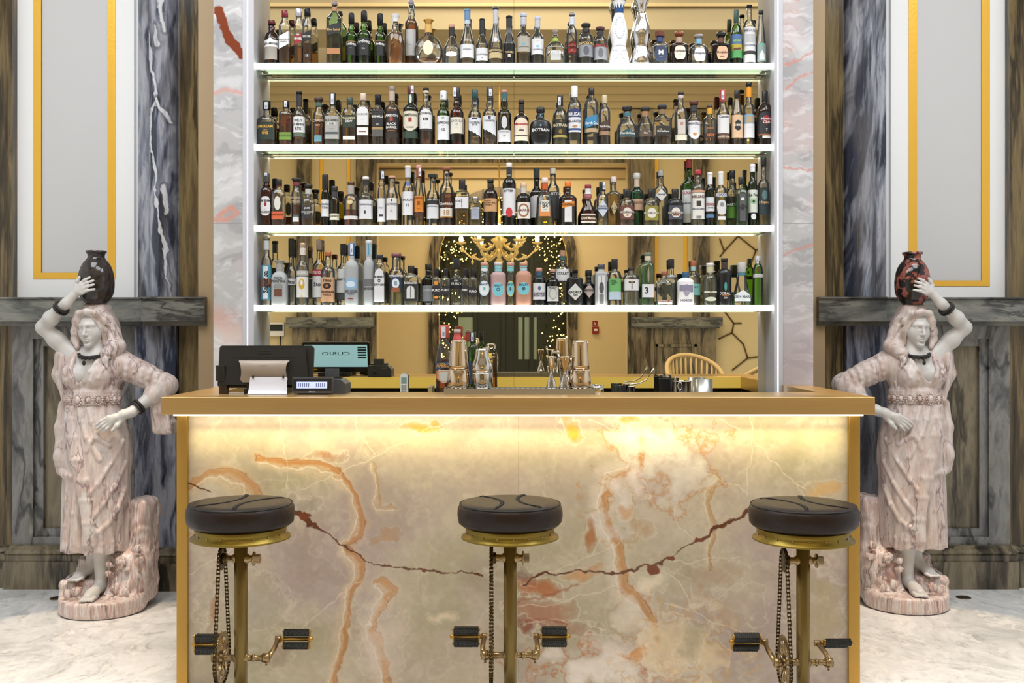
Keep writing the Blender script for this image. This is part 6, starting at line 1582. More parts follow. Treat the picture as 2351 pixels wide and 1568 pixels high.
    for pts, r in (([Lp(244, 771, -.060), Lp(262, 779, -.060), Lp(288, 784, -.045)], .0065), ([Lp(242, 797, -.085), Lp(262, 790, -.085), Lp(282, 795, -.075)], .006), ([Lp(246, 806, -.095), Lp(264, 806, -.095), Lp(290, 812, -.06)], .006), ([Lp(256, 815, -.095), Lp(272, 820, -.07)], .005),
                   ([Lp(252, 745, -.055), Lp(262, 765, -.048), Lp(270, 778, -.05)], .006), ([Lp(200, 701, -.075), Lp(196, 712, -.092)], .004), ([Lp(214, 699, -.080), Lp(213, 712, -.100)], .004), ([Lp(228, 700, -.078), Lp(234, 714, -.096)], .004), ([Lp(240, 703, -.062), Lp(252, 726, -.066), Lp(260, 744, -.05)], .005), ([Lp(186, 742, -.078), Lp(182, 764, -.062), Lp(184, 784, -.055)], .005)):
        H.chain(pts, r, .007, '-')
    # ------------------------------------------------------------ rock base and tree stump
    K = Sculpt((-.27, -.24, -.02), (.30, .22, .60), .005)
    def plinth(x, y, z):
        r = np.sqrt((x / .205) ** 2 + ((y + .005) / .19) ** 2); d = (r - 1) * .19
        q0, q1 = d + .018, np.abs(z - .042) - .042 + .018
        return np.sqrt(np.maximum(q0, 0) ** 2 + np.maximum(q1, 0) ** 2) + np.minimum(np.maximum(q0, q1), 0) - .018
    K.fn(K.lo, K.lo + K.n * K.h, plinth, 0)
    K.box((-.118, .045, .11), (.085, .12, .058), .02, .01, R=rot3(.1, 0)); K.box((-.06, .09, .15), (.10, .08, .10), .03, .03, R=rot3(.3, .15))
    K.box((.165, .085, .30), (.062, .085, .258), .03, .01, R=rot3(-.2, .03)); K.box((.12, .06, .16), (.09, .11, .14), .04, .05); K.cap((.10, -.03, .08), (.19, .03, .24), .05, .04, .05)
    K.wrinkle(lambda x, y, z: np.where(z > .095, .0045 * np.sin(x * 70 + 3 * np.sin(z * 22)) * np.sin(y * 60 + 2 * np.sin(z * 30)) + .003 * np.sin(z * 34 + x * 55), 0))
    M_SKIN = mat('statuary_white_marble', 'c8c5c2', .42)
    return B, D, H, K, M_SKIN


M_ROSE = marble('rose_marble', [(.25, 'a88f8b'), (.38, 'c8b3ac'), (.48, 'd6cac5'), (.56, 'c9b4ac'), (.66, 'dad3cf'), (.78, 'b9a199')], scale=(4.2, 4.2, 1.1), rot=(.1, .45, 0), warp=.45, wscale=2.2, nscale=2.6, rough=.45, dark='8d7478', vscale=1.3, vwid=.009, seed=3.0)
M_ROSE2 = marble('banded_rose_marble', [(.3, '8d665f'), (.40, 'bd9b92'), (.47, 'dfd6d1'), (.54, 'c6a69d'), (.62, 'e4ddd9'), (.72, 'b08a80')], scale=(7, 7, 1.0), rot=(.0, -.35, .2), warp=.45, wscale=2.0, nscale=2.4, rough=.4, dark='8a6f66', vscale=1.2, vwid=.012, seed=8.0)
M_DARK = mat('dark_bronze', '23211f', .4, .2, bump=(220, .5))


def finish_statue(label, x, y, mirror, jar_mat, meshes):
    t = thing('statue', label, 'statue', (x, y, 0))
    s = -1 if mirror else 1
    def put(o):
        if mirror:
            o.data.transform(Matrix.Diagonal((-1, 1, 1, 1))); o.data.flip_normals()
        return o
    for nm, src, m in meshes:
        if src.users == 0 or not mirror: o = bpy.data.objects.new(nm, src)
        else: o = bpy.data.objects.new(nm, src.copy())
        COL.objects.link(o); o.parent = t
        if mirror: put(o)
    # belt of beaded medallions
    b = MB(); cx = -.044
    ring = lambda a, z, o=0.0: (cx + (.1255 + o) * math.cos(a), (.101 + o) * math.sin(a), z)
    prof = [(-.026, .0), (-.022, .005), (.022, .005), (.026, .0)]; n = 48
    vs = [ring(2 * PI * k / n, 1.069 + dz, o) for dz, o in prof for k in range(n)]
    b.add(vs, [(i * n + k, i * n + (k + 1) % n, (i + 1) * n + (k + 1) % n, (i + 1) * n + k) for i in range(3) for k in range(n)], True)
    belt = put(b.build('belt', M_ROSE2, t))
    a_ = [-1.86, -1.44, -1.08, -.74, -.42, -.1, -2.3, -2.66, .5, 2.8]
    md = MB()
    for i, a in enumerate(a_):
        big = 1.25 if i == 0 else 1.0
        p = Vector(ring(a, 1.069, .006)); tx = Vector((-math.sin(a), math.cos(a), 0)); md.ball(p, .0125 * big, 8, (1, 1, 1.25))
        for k in range(12):
            f = 2 * PI * k / 12; q = p + tx * (.0172 * big * math.cos(f)) + Vector((0, 0, .0225 * big * math.sin(f))); md.ball(q, .0048, 6)
    put(md.build('medallion_pattern', M_ROSE2, belt))
    # necklace with pendant, bracelets
    nk = MB(); cc = Vector((-.036, -.030, 1.298))
    pts = [cc + Vector((.062 * math.cos(a), .062 * math.sin(a), .020 * math.sin(a))) for a in np.linspace(0, 2 * PI, 41)[:-1]]
    nk.tube(pts, .0095, 8, True)
    for i, p in enumerate(pts): nk.ball(p + Vector((0, 0, .004 * (-1) ** i)) + (p - cc).normalized() * .004, .0068, 6)
    nko = put(nk.build('necklace', M_DARK, t))
    put(MB().cyl(cc + Vector((-.012, -.072, -.02)), cc + Vector((-.012, -.078, -.036)), .003).ball(cc + Vector((-.012, -.080, -.046)), .0088, 8, (1, .7, 1.5)).build('pendant', M_DARK, nko))
    for a, bb, r in (((-.172, -.082, 1.523), (-.162, -.086, 1.532), .0335), ((.205, -.068, 1.032), (.194, -.077, 1.022), .0335)):
        ax = (Vector(bb) - Vector(a)).normalized(); br = MB(); u = ax.orthogonal().normalized(); v = ax.cross(u)
        for o in (-.0075, .0075): br.tube([Vector(a) + ax * o + (u * math.cos(f) + v * math.sin(f)) * r for f in np.linspace(0, 2 * PI, 25)[:-1]], .0075, 8, True)
        put(br.build('bracelet', M_DARK, t))
    # water jar of coloured stone on the head
    z0, z1 = 1.558, 1.814; h = z1 - z0
    kx = np.array([-.012, .0, .012, .045, .085, .12, .15, .175, .195, .208, .220, .232, .244]); kr = np.array([.048, .058, .070, .0835, .088, .0865, .0815, .0735, .0625, .0515, .0425, .0410, .0445])
    zz_ = np.linspace(-.012, .244, 40); tt = np.interp(zz_, kx, np.arange(13)); rr_ = []
    for tq in tt:
        i = min(11, int(tq)); f = tq - i; p = [kr[max(0, min(12, i + d))] for d in (-1, 0, 1, 2)]
        rr_.append(.5 * (2 * p[1] + (p[2] - p[0]) * f + (2 * p[0] - 5 * p[1] + 4 * p[2] - p[3]) * f * f + (3 * p[1] - p[0] - 3 * p[2] + p[3]) * f ** 3))
    jp = [(z0 + a, float(b_)) for a, b_ in zip(zz_, rr_)] + [(z0 + .2445, .0495), (z0 + .247, .0502), (z1, .0500), (z1 + .001, .041), (z1 - .02, .036), (z1 - .05, .034)]
    put(MB().lathe(jp, (-.031, .0, 0), 64, cap=True).build('water_jar', jar_mat, t))
    # carved rose and leaves on the stump
    fl = MB()
    for c, r in (((.118, -.070, .262), .026), ((.142, -.055, .222), .020)):
        fl.ball(c, r * .55, 8)
        for k in range(7):
            f = k * 2.4; fl.ball((c[0] + r * .6 * math.cos(f), c[1] - .004 + .002 * k, c[2] + r * .6 * math.sin(f)), r * .5, 8, (1, .45, 1))
    put(fl.build('carved_rose', M_ROSE2, t))
    lf = MB()
    for (x_, y_, z_, an, ln) in ((.086, -.078, .24, 2.6, .045), (.088, -.080, .205, 3.0, .045), (.17, -.04, .30, .9, .05), (.18, -.045, .25, .6, .05), (.10, -.085, .16, -1.7, .06), (.135, -.075, .14, -1.2, .06), (-.15, -.115, .13, -.6, .06), (-.11, -.12, .115, .5, .055)):
        dx, dz = math.cos(an), math.sin(an)
        ps = [(x_ + dx * ln * t - dz * w_ * .35 * ln, y_ - .012 * math.sin(t * PI) - .004 * (w_ == 0), z_ + dz * ln * t + dx * w_ * .35 * ln) for t in (0, .25, .5, .75, 1) for w_ in ((-math.sin(t * PI) - .05), 0, (math.sin(t * PI) + .05))]
        lf.add(ps, [(i * 3 + j, i * 3 + j + 1, i * 3 + j + 4, i * 3 + j + 3) for i in range(4) for j in (0, 1)], True)
        lf.add([(p[0], p[1] + .022, p[2]) for p in ps], [(i * 3 + j + 3, i * 3 + j + 4, i * 3 + j + 1, i * 3 + j) for i in range(4) for j in (0, 1)], True)
    put(lf.build('carved_leaves', M_ROSE2, t))
    return t


_B, _D, _H, _K, M_SKIN = carve_statue()
_tmp = bpy.data.objects.new('carving', None)
_parts = []
for nm, S_, m_ in (('body', _B, M_SKIN), ('dress', _D, M_ROSE), ('hood', _H, M_ROSE), ('rock_base', _K, M_ROSE2)):
    o = S_.mesh(nm, m_, None); me = o.data; bpy.data.objects.remove(o); _parts.append((nm, me, m_))
bpy.data.objects.remove(_tmp); del _B, _D, _H, _K
M_JAR1 = marble('dark_jar_stone', [(.35, '1c1a1b'), (.5, '3d3735'), (.62, '2a2526'), (.72, '6b5148'), (.8, '2e2a2b')], scale=(9, 9, 9), warp=.5, nscale=1.6, rough=.1, seed=4.0)
M_JAR2 = marble('red_black_jar_stone', [(.44, '1b191a'), (.50, '2c2424'), (.52, '8a4a42'), (.60, '9c5a50'), (.68, '6a4a30')], scale=(12, 12, 12), warp=.4, nscale=1.5, rough=.1, seed=14.0, detail=3.0)
YL, YR = 5.27, 5.36
finish_statue('pink and white marble woman balancing a dark brown stone jar on her head', XP(235, YL), YL, False, M_JAR1, _parts)
finish_statue('pink and white marble woman balancing a red and black mottled jar on her head', XP(2081, YR), YR, True, M_JAR2, _parts)
# ---------------------------------------------------------------- bar stools built from bicycle parts
M_LEATHER = mat('brown_leather', '20140f', .42, spec=.3, bump=(70, .12))
M_THREAD = mat('black_thread', '111010', .6)
M_OBRASS = mat('aged_brass', '84702f', .36, .8, bump=(40, .08))
M_POST = mat('bronze_tube', '7c683a', .38, .75)
M_CHAINM = mat('chain_metal', '4e4026', .35, .9)
M_RUB = mat('black_rubber', '17191a', .5, bump=(300, .3))
M_CRANK = mat('nickel_bronze', '9c8560', .3, .9)


def stool(xpx, D, ztop, turn, label, ped):
    t = thing('bar_stool', label, 'bar stool', (XP(xpx, D), D, 0), 'bicycle part bar stools')
    R = .180
    c = MB().use(M_LEATHER)
    c.lathe([(ztop - .080, .150), (ztop - .078, R - .012), (ztop - .068, R - .003), (ztop - .045, R), (ztop - .022, R - .001), (ztop - .012, R - .006), (ztop - .009, R - .0085), (ztop - .0088, R - .0085), (ztop - .004, R - .015), (ztop - .001, R - .05), (ztop, .001)], n=56)
    for i in range(0, len(c.v)):      # soft creases round the leather side
        x, y, z = c.v[i]; a = math.atan2(y, x); k = 1 + (.006 * math.sin(a * 9 + z * 60) + .004 * math.sin(a * 17 + 1)) * (1 if ztop - .07 < z < ztop - .02 else 0)
        c.v[i] = (x * k, y * k, z)
    seat = c.build('seat', None, t)
    ring = [((R - .0078) * math.cos(a), (R - .0078) * math.sin(a), ztop - .0078) for a in np.linspace(0, 2 * PI, 49)[:-1]]
    MB().tube(ring, .0022, 6, True).build('piping', M_THREAD, seat)
    for s in (-1, 1):
        st = MB().use(M_THREAD); prev = None
        for f in np.linspace(-1, 1, 40):
            yy = f * (R * .93); xx = s * (.030 + .075 * f * f) + .012 * f
            if math.hypot(xx, yy) > R - .012: continue
            ca, sa = math.cos(turn), math.sin(turn); p = Vector((xx * ca - yy * sa, xx * sa + yy * ca, ztop + .0004 - .004 * (math.hypot(xx, yy) > R - .03)))
            if prev is not None:
                d = (p - prev).normalized(); n = Vector((-d.y, d.x, 0)); m = (p + prev) / 2
                for o in (-1, 1): st.tube([m + n * o * .0005 - d * .002, m + n * o * .0062 + d * .003], .0013, 5)
                st.tube([prev, p], .0014, 5)
            prev = p
        st.build('stitching', None, seat)
    zr = ztop - .082
    rim = MB().use(M_OBRASS).lathe([(zr, .150), (zr - .004, .156), (zr - .016, .150), (zr - .028, .152), (zr - .036, .166), (zr - .041, .1675), (zr - .043, .163), (zr - .043, .05)], n=56)
    rim.use(mat('rivet', 'c9b98c', .3, .8))
    for k in range(18):
        a = 2 * PI * k / 18 + turn; rim.ball((.1525 * math.cos(a), .1525 * math.sin(a), zr - .022), .0026, 5)
    rim.build('rim', None, t)
    MB().cyl((0, 0, .012), (0, 0, zr - .02), .0225, n=28).build('post', M_POST, t)
    MB().lathe([(0, .20), (.008, .20), (.014, .19), (.016, .03), (.03, .025)], n=40).build('base', M_POST, t)
    # upper hub with small sprocket
    zh = ztop - .195; zc = .300
    h = MB().use(M_CRANK)
    h.turned([(-.058, .0125), (-.050, .0125), (-.030, .0115), (-.024, .017), (.024, .017), (.030, .0115), (.042, .012), (.0425, .024), (.0465, .024), (.047, .0155), (.066, .0155), (.066, .010)], (0, 0, zh), (1, 0, 0), 24)
    h.build('hub', None, t)
    xs = -.064

    def gear(mb, x, z, r, teeth, hole, spokes=0, th=.004):
        n = teeth * 4; o = []
        for k in range(n): rr = r + (.0045 if k % 4 in (1, 2) else 0); a = 2 * PI * k / n; o.append((rr * math.cos(a), rr * math.sin(a)))
        inn = [(hole * math.cos(2 * PI * k / n), hole * math.sin(2 * PI * k / n)) for k in range(n)]
        vs = [(x - th / 2, p[0], z + p[1]) for p in o] + [(x - th / 2, p[0], z + p[1]) for p in inn] + [(x + th / 2, p[0], z + p[1]) for p in o] + [(x + th / 2, p[0], z + p[1]) for p in inn]
        fs = []
        for k in range(n):
            j = (k + 1) % n; fs += [(k, j, n + j, n + k), (2 * n + j, 2 * n + k, 3 * n + k, 3 * n + j), (k, 2 * n + k, 2 * n + j, j), (n + j, 3 * n + j, 3 * n + k, n + k)]
        mb.add(vs, fs)
        for k in range(spokes):
            a = 2 * PI * k / spokes + .3; mb.tube([(x, .012 * math.cos(a), z + .012 * math.sin(a)), (x, (hole + .004) * math.cos(a), z + (hole + .004) * math.sin(a))], [.006, .004], 6)
            b = a + PI / spokes; mb.tube([(x, hole * .72 * math.cos(b) + .010 * math.cos(q), z + hole * .72 * math.sin(b) + .010 * math.sin(q)) for q in np.linspace(0, 2 * PI, 13)[:-1]], .0026, 5, True)
    g1 = MB().use(M_CHAINM); gear(g1, xs, zh, .034, 14, .014); g1.turned([(-.010, .019), (.010, .019)], (xs + .006, 0, zh), (1, 0, 0)); g1.build('small_sprocket', None, t)
    g2 = MB().use(M_CRANK); gear(g2, xs, zc, .086, 44, .070, 5); g2.turned([(-.005, .016), (.005, .016)], (xs, 0, zc), (1, 0, 0)); g2.build('chainring', None, t)
    # chain: links round both sprockets
    r1, r2, dz = .038, .090, zh - zc; al = math.asin((r2 - r1) / dz); path = []
    for a in np.linspace(al, PI - al, 10): path.append((r1 * math.cos(a), zh + r1 * math.sin(a)))
    for a in np.linspace(PI - al, 2 * PI + al, 30): path.append((r2 * math.cos(a), zc + r2 * math.sin(a)))
    path.append(path[0]); pts = np.array(path); seg = np.hypot(*np.diff(pts, axis=0).T); cum = np.concatenate([[0], np.cumsum(seg)])
    n = int(cum[-1] / .0127) // 2 * 2; ls = np.linspace(0, cum[-1], n + 1); py, pz = np.interp(ls, cum, pts[:, 0]), np.interp(ls, cum, pts[:, 1])
    ch = MB().use(M_CHAINM)
    for k in range(n):
        a, b = Vector((0, py[k], pz[k])), Vector((0, py[k + 1], pz[k + 1])); d = (b - a).normalized(); nn = Vector((0, -d.z, d.y))
        w_ = .0052 if k % 2 else .0034
        for sx in (-1, 1):
            x = xs + sx * w_; q = []
            for f, hh in ((-.28, .0028), (0, .0043), (.5, .0030), (1, .0043), (1.28, .0028)):
                p = a + (b - a) * f; q.append((p + nn * hh, p - nn * hh))
            vs = [(x + e, *v.yz) for e in (-.0006, .0006) for pr in q for v in pr]
            ch.add(vs, [(i * 2, i * 2 + 1, i * 2 + 3, i * 2 + 2) for i in range(4)] + [(10 + i * 2, 12 + i * 2, 13 + i * 2, 11 + i * 2) for i in range(4)] + [(i * 2, i * 2 + 2, 12 + i * 2, 10 + i * 2) for i in range(4)] + [(i * 2 + 1, 11 + i * 2, 13 + i * 2, i * 2 + 3) for i in range(4)])
        ch.cyl((xs - .0062, a.y, a.z), (xs + .0062, a.y, a.z), .0033, n=6)
    ch.build('chain', None, t)
    # crank axle, two arms, two pedals
    ax = MB().use(M_CRANK)
    ax.turned([(-.088, .013), (-.075, .013), (-.070, .009), (-.058, .009), (-.05, .012), (-.024, .010), (-.023, .016), (.023, .016), (.024, .010), (.040, .0095), (.041, .013), (.046, .013), (.047, .0095), (.066, .0095), (.070, .012), (.090, .012)], (0, 0, zc), (1, 0, 0), 18)
    ax.build('crank_axle', None, t)
    for s, (ang, tilt) in zip((-1, 1), ped):
        xo = s * .086; e = Vector((xo + s * .006, .155 * math.cos(ang), zc + .155 * math.sin(ang))); a0 = Vector((xo, 0, zc))
        cr = MB().use(M_CRANK); cr.turned([(-.012, .0165), (.012, .0165)], a0, (1, 0, 0), 18); cr.tube([a0 + Vector((s * .006, 0, 0)), a0.lerp(e, .5) + Vector((s * .007, 0, 0)), e], [.0105, .0085, .0085], 10); cr.turned([(-.010, .0115), (.010, .0115)], e, (1, 0, 0), 14)
        d = (e - a0).normalized(); cr.cyl(a0 + Vector((0, d.z, -d.y)) * .012, a0 + Vector((0, d.z, -d.y)) * .026, .0045, n=8)
        cr.build('crank_arm', None, t)
        p = MB(); L = .098; x0 = s * .018
        rr = Matrix.Rotation(tilt, 4, 'X')
        k0 = 0
        p.use(M_BRASS).turned([(0, .0075), (.012, .0095), (.014, .0065), (L, .0065), (L + .002, .010), (L + .012, .010), (L + .018, .005)], (s * .008, 0, 0), (s, 0, 0), 14)
        for xx in (x0, x0 + s * (L - .006)): p.rbox(min(xx, xx + s * .003), max(xx, xx + s * .003), -.010, .010, -.034, .034, .006, 'x')
        for zz in (-1, 1):
            for yy in (-.006, .006): p.cyl((x0 - s * .003, yy, zz * .025), (x0 + s * L, yy, zz * .025), .0024, n=6)
        p.xform(Matrix.Translation(e) @ rr); pd = p.build('pedal', None, t)
        for zz in (-1, 1):
            rb = MB().use(M_RUB); xa, xb = sorted((x0 + s * .004, x0 + s * (L - .008)))
            rb.prism([(xa, zz * .022 - .0115), (xb, zz * .022 - .0115), (xb + .002, zz * .022), (xb, zz * .022 + .0115), (xa, zz * .022 + .0115), (xa - .002, zz * .022)], -.012, .012)
            for q in range(12):
                xq = xa + .004 + (xb - xa - .008) * q / 11
                for zq in (zz * .022 - .0125, zz * .022 + .0115): rb.box(xq - .0022, xq + .0022, -.0125, .0125, zq, zq + .001)
            tv, tf = text_mesh('TYSON', .0115, 1.25, .06); up = 1 if zz > 0 or s < 0 else -1
            rb.use(mat('moulded_letter', '34383a', .45)).add([((xa + xb) / 2 + x * 1.3 * up, -.0126, zz * .022 + (z - .00575) * up) for x, z in tv], tf)
            fr_ = [(xa + .006, -1), (xb - .006, -1), (xb - .006, 1), (xa + .006, 1)]
            for i in range(4):
                a, b = fr_[i], fr_[(i + 1) % 4]; rb.tube([(a[0], -.0122, zz * .022 + a[1] * .0085), (b[0], -.0122, zz * .022 + b[1] * .0085)], .0007, 4)
            rb.xform(Matrix.Translation(e) @ rr); rb.build('rubber_block', None, pd)
    return t


stool(553, 3.55, .832, -.35, 'bar stool nearest the dark jar statue, brown leather seat on bicycle cranks', ((.0, 0.0), (.12, -.25)))
stool(1171, 3.58, .828, .25, 'middle one of three leather topped bar stools with bicycle chain and pedals', ((.12, .0), (.12, 0.0)))
stool(1844, 3.50, .836, .38, 'bar stool nearest the red and black jar statue, leather seat on bicycle cranks', ((.15, .55), (.12, 1.15)))
# ---------------------------------------------------------------- things on and behind the counter
M_BLK = mat('black_plastic', '1a1a1b', .4); M_GRY = mat('grey_plastic', '4a4c50', .45); M_CHR = mat('polished_steel', 'c9c6c2', .07, 1.0); M_COP = mat('polished_warm_steel', 'd2bfa8', .08, 1.0)
ZC0 = ZT + .0005


def at(x, D, z=ZC0): return (XP(x, D), D, z)


# till with its screen towards the bartender
D = 4.36; k = D / F
t = thing('point_of_sale_terminal', 'black till screen on the counter, its back and grey hinge cover facing out', 'till', at(612, D))
w2, h2 = 108 * k, 95 * k
sc = MB().use(M_BLK)
sc.rbox(-w2, w2, -.022, .0, 0, h2 * 1.02, .012, 'y')
sc.prism([(-w2 + .012, .008), (w2 - .012, .008), (w2 - .03, h2 - .012), (-w2 + .03, h2 - .012)], -.040, -.022)
tilt = Matrix.Translation((0, -.01, .022)) @ Matrix.Rotation(-.20, 4, 'X')
sc.xform(tilt); scr = sc.build('screen_housing', None, t)
vt = MB().use(mat('black_slot', '050505', .6)); vt.box(-w2 * .62, w2 * .62, -.0412, -.040, h2 * .72, h2 * .74)
for q in range(2): vt.box(-w2 * .15, w2 * .12, -.0412, -.040, h2 * (.80 + .06 * q), h2 * (.805 + .06 * q))
vt.xform(tilt); vt.build('vent_slot', None, scr)
sd = MB().use(mat('screen_glow', 'a8ccd8', .2, emit='8fc4e0', estr=.8)); sd.box(-w2 + .014, w2 - .014, .0003, .0015, .030, h2 - .012)
sd.use(mat('ink_446a70', '3a5560', .5))
tv, tf = text_mesh('CURIO', .020, 1.35, .0); sd.add([(-x * 1.4, .0022, h2 * .58 + z) for x, z in tv], [f[::-1] for f in tf])
for q in range(5): sd.box(w2 - .07, w2 - .020, .0016, .0022, h2 - .032 - q * .015, h2 - .022 - q * .015)
sd.use(mat('yellow_tape', 'e0c81a', .5)).box(-w2 + .02, -w2 + .085, .0003, .002, .010, .019)
sd.xform(tilt); sd.build('screen', None, scr)
hg = MB().use(mat('warm_grey_plastic', 'a89c90', .4))
pr = [(-.046, .138), (-.058, .136), (-.066, .128), (-.069, .115), (-.067, .098), (-.061, .080), (-.056, .062), (-.054, .048)]
n_ = 7; vs = []
for i, (y, z) in enumerate(pr):
    wa = .104 - .012 * math.sin(PI * min(1, max(0, i - 1) / 6)) if i < 7 else .098
    vs += [(-wa + 2 * wa * q / (n_ - 1), y + (.012 if q in (0, n_ - 1) else 0), z) for q in range(n_)]
m_ = len(pr)
back = [(x * .96, -.034, z) for x, y, z in vs]
hg.add(vs, [((i + 1) * n_ + q, (i + 1) * n_ + q + 1, i * n_ + q + 1, i * n_ + q) for i in range(m_ - 1) for q in range(n_ - 1)], True)
sd_ = vs[0::n_] + back[0::n_]; hg.add(sd_, [(i, i + 1, m_ + i + 1, m_ + i) for i in range(m_ - 1)]); sd_ = vs[n_ - 1::n_] + back[n_ - 1::n_]; hg.add(sd_, [(i + 1, i, m_ + i, m_ + i + 1) for i in range(m_ - 1)])
hg.add(vs[:n_] + back[:n_], [(q, q + 1, n_ + q + 1, n_ + q) for q in range(n_ - 1)])
hg.use(mat('warm_grey_dark', '7a7068', .5)).box(-.016, .016, -.0702, -.0695, .118, .1185)
hg.build('hinge_cover', None, t)
nk = MB().use(M_BLK); nk.box(-.07, .07, -.050, -.028, .02, .05); nk.rbox(-.09, .09, -.028, .10, 0, .02, .01, 'z'); nk.build('stand', None, t)
cr = MB().use(M_BLK).rbox(-w2 - .004, -w2 + .035, -.050, -.012, .055, h2 * .68, .008, 'z'); cr.use(mat('brown_black', '2a2018', .4)).rbox(-w2 + .008, -w2 + .045, -.045, -.01, .0005, .06, .008, 'z'); cr.build('card_reader', None, t)
# white paper lying over the till's foot, customer display, receipt printer
t = thing('paper_sheet', 'blank white paper sheet leaning on the till and lying on the counter', 'paper', at(612, 4.262))
pp = MB().use(mat('paper_white', 'dfe0ea', .6)); ps = [(-.0, .0008), (.012, .002), (.022, .018), (.028, .042), (.032, .070)]; wd = [.083, .081, .079, .077, .075]
vs = []
for (y, z), w_ in zip(ps, wd):
    for x in np.linspace(-w_, w_, 5): vs.append((x, y, z))
o = len(vs); vs += [(x, y + .0006, z + .0006) for x, y, z in vs]
pp.add(vs, [(i * 5 + j, i * 5 + j + 1, i * 5 + j + 6, i * 5 + j + 5) for i in range(4) for j in range(4)] + [(o + i * 5 + j + 5, o + i * 5 + j + 6, o + i * 5 + j + 1, o + i * 5 + j) for i in range(4) for j in range(4)], True)
pp.build('sheet', None, t)
cl = MB().use(M_BLK)
for x in (-.062, .062): cl.box(x - .003, x + .003, .026, .0335, .066, .076)
cl.build('clip', None, t)
D = 4.27; k = D / F
t = thing('customer_display', 'small black customer display with lit blue window beside the till', 'display', at(718, D))
b = MB().use(M_GRY).rbox(-46 * k, 46 * k, -.012, .02, 3 * k, 40 * k, .004, 'y'); b.xform(Matrix.Rotation(-.12, 4, 'X')); b.build('casing', None, t)
b = MB().use(M_BLK).box(-44 * k, 44 * k, -.0128, -.0121, 8 * k, 36 * k); b.use(mat('lit_blue', 'b9c6f0', .3, emit='aebcf4', estr=.8)).box(-36 * k, 34 * k, -.0136, -.0129, 14 * k, 29 * k)
b.use(mat('ink_7a86b0', '7a86b0', .5))
for q in range(14): b.box((-33 + q * 4.6) * k, (-30.4 + q * 4.6) * k, -.0139, -.0137, 17 * k, 26 * k) if q not in (6, 7, 8) else None
b.use(mat('ink_ccd', 'ccccdd', .5)); tv, tf = text_mesh('EPSON', 3.4 * k); b.add([(x, -.0132, z + 4 * k) for x, z in tv], tf)
b.xform(Matrix.Rotation(-.12, 4, 'X')); b.build('display_window', None, t)
MB().use(M_BLK).box(-.06, .06, -.01, .03, 0, 4 * k).build('foot', None, t)
t = thing('receipt_printer', 'grey receipt printer standing behind the small lit customer display', 'printer', at(758, 4.40))
b = MB().use(M_GRY); b.prism([(-.06, 0), (.075, 0), (.075, .040), (.055, .058), (-.06, .062)], -.065, .075); b.build('casing', None, t)
b = MB().use(M_BLK).box(-.04, .045, .02, .06, .0605, .064); b.box(-.03, -.01, .0752, .078, .012, .025); b.use(mat('ink_ccd', 'ccccdd', .5)); tv, tf = text_mesh('EPSON', .007); b.add([(.035 - x, .0765, .045 + z) for x, z in tv], [f[::-1] for f in tf]); b.build('paper_slot', None, t)
MB().use(M_GRY).box(-.03, .03, .045, .05, .066, .100).build('display_arm', None, t)
# steel tray with shakers and jiggers
Dt = 4.30; k = Dt / F
x0, x1 = XP(1019, Dt), XP(1367, Dt)
t = thing('bar_tray', 'shallow rectangular steel tray on the counter carrying shakers and jiggers', 'tray', ((x0 + x1) / 2, Dt, ZC0))
hw = (x1 - x0) / 2
b = MB().use(M_STEEL); b.box(-hw, hw, 0, .004, 0, .022); b.box(-hw, hw, .146, .15, 0, .022); b.box(-hw, -hw + .004, .004, .146, 0, .022); b.box(hw - .004, hw, .004, .146, 0, .022); b.box(-hw + .004, hw - .004, .004, .146, .0, .004); b.build('tray_body', None, t)
b = MB().use(M_STEEL); b.box(-hw + .006, hw - .006, .006, .144, .016, .018)
b.use(mat('black_slot', '050505', .6))
for i in range(26):
    for j in range(4): b.box(-hw + .03 + i * .0215, -hw + .042 + i * .0215, .025 + j * .028, .034 + j * .028, .0181, .0184)
b.build('drip_grid', None, t)
ZTR = ZC0 + .0188


def lathe_thing(name, label, cat, x, D, z, parts, group=None):
    o = thing(name, label, cat, (XP(x, D), D, z), group); kk = D / F
    for nm, prof, m in parts: MB().use(m).lathe([(a * kk, b * kk) for a, b in prof], n=36).build(nm, None, o)
    return o


def inv(y, D, z): return ((CH - z) / D * F + CY) - y        # pixel height above the foot


Ds = 4.375
f0 = inv(0, Ds, ZTR)
def shaker(x, w0, wm, wt, ytop, label, s=1.0):
    H = f0 - ytop; m = H * .36
    return lathe_thing('cocktail_shaker', label, 'shaker', x, Ds, ZTR, (('base_tin', [(0, w0 * .93), (3, w0), (m * .5, w0 * 1.02), (m + 3, wm * 1.0), (m + 4, wm * .97)], M_COP), ('top_tin', [(m + 4.2, wm * .95), (m + 14, wm * .96), (H - 8, wt * 1.02), (H - 3, wt), (H - 1, wt * .92), (H, wt * .6), (H - 1.5, .1)], M_COP)))


shaker(1053, 26, 24, 17.5, 781, 'tall steel cocktail shaker beside the orange aperitif bottle')
shaker(1332, 24.5, 22, 17.5, 782, 'tall steel cocktail shaker beyond the two jiggers')
H = f0 - 800
lathe_thing('cobbler_shaker', 'short waisted steel cobbler shaker beside the tall shaker', 'shaker', 1107, Ds + .005, ZTR, (('base_tin', [(0, 20), (2, 21.5), (18, 22.5), (34, 24), (36, 23.5)], M_CHR), ('top_tin', [(36.3, 23.4), (46, 24), (56, 22.5), (66, 18), (78, 15.5), (84, 15), (H - 2, 14.3), (H - .5, 12), (H, 4)], M_CHR)))


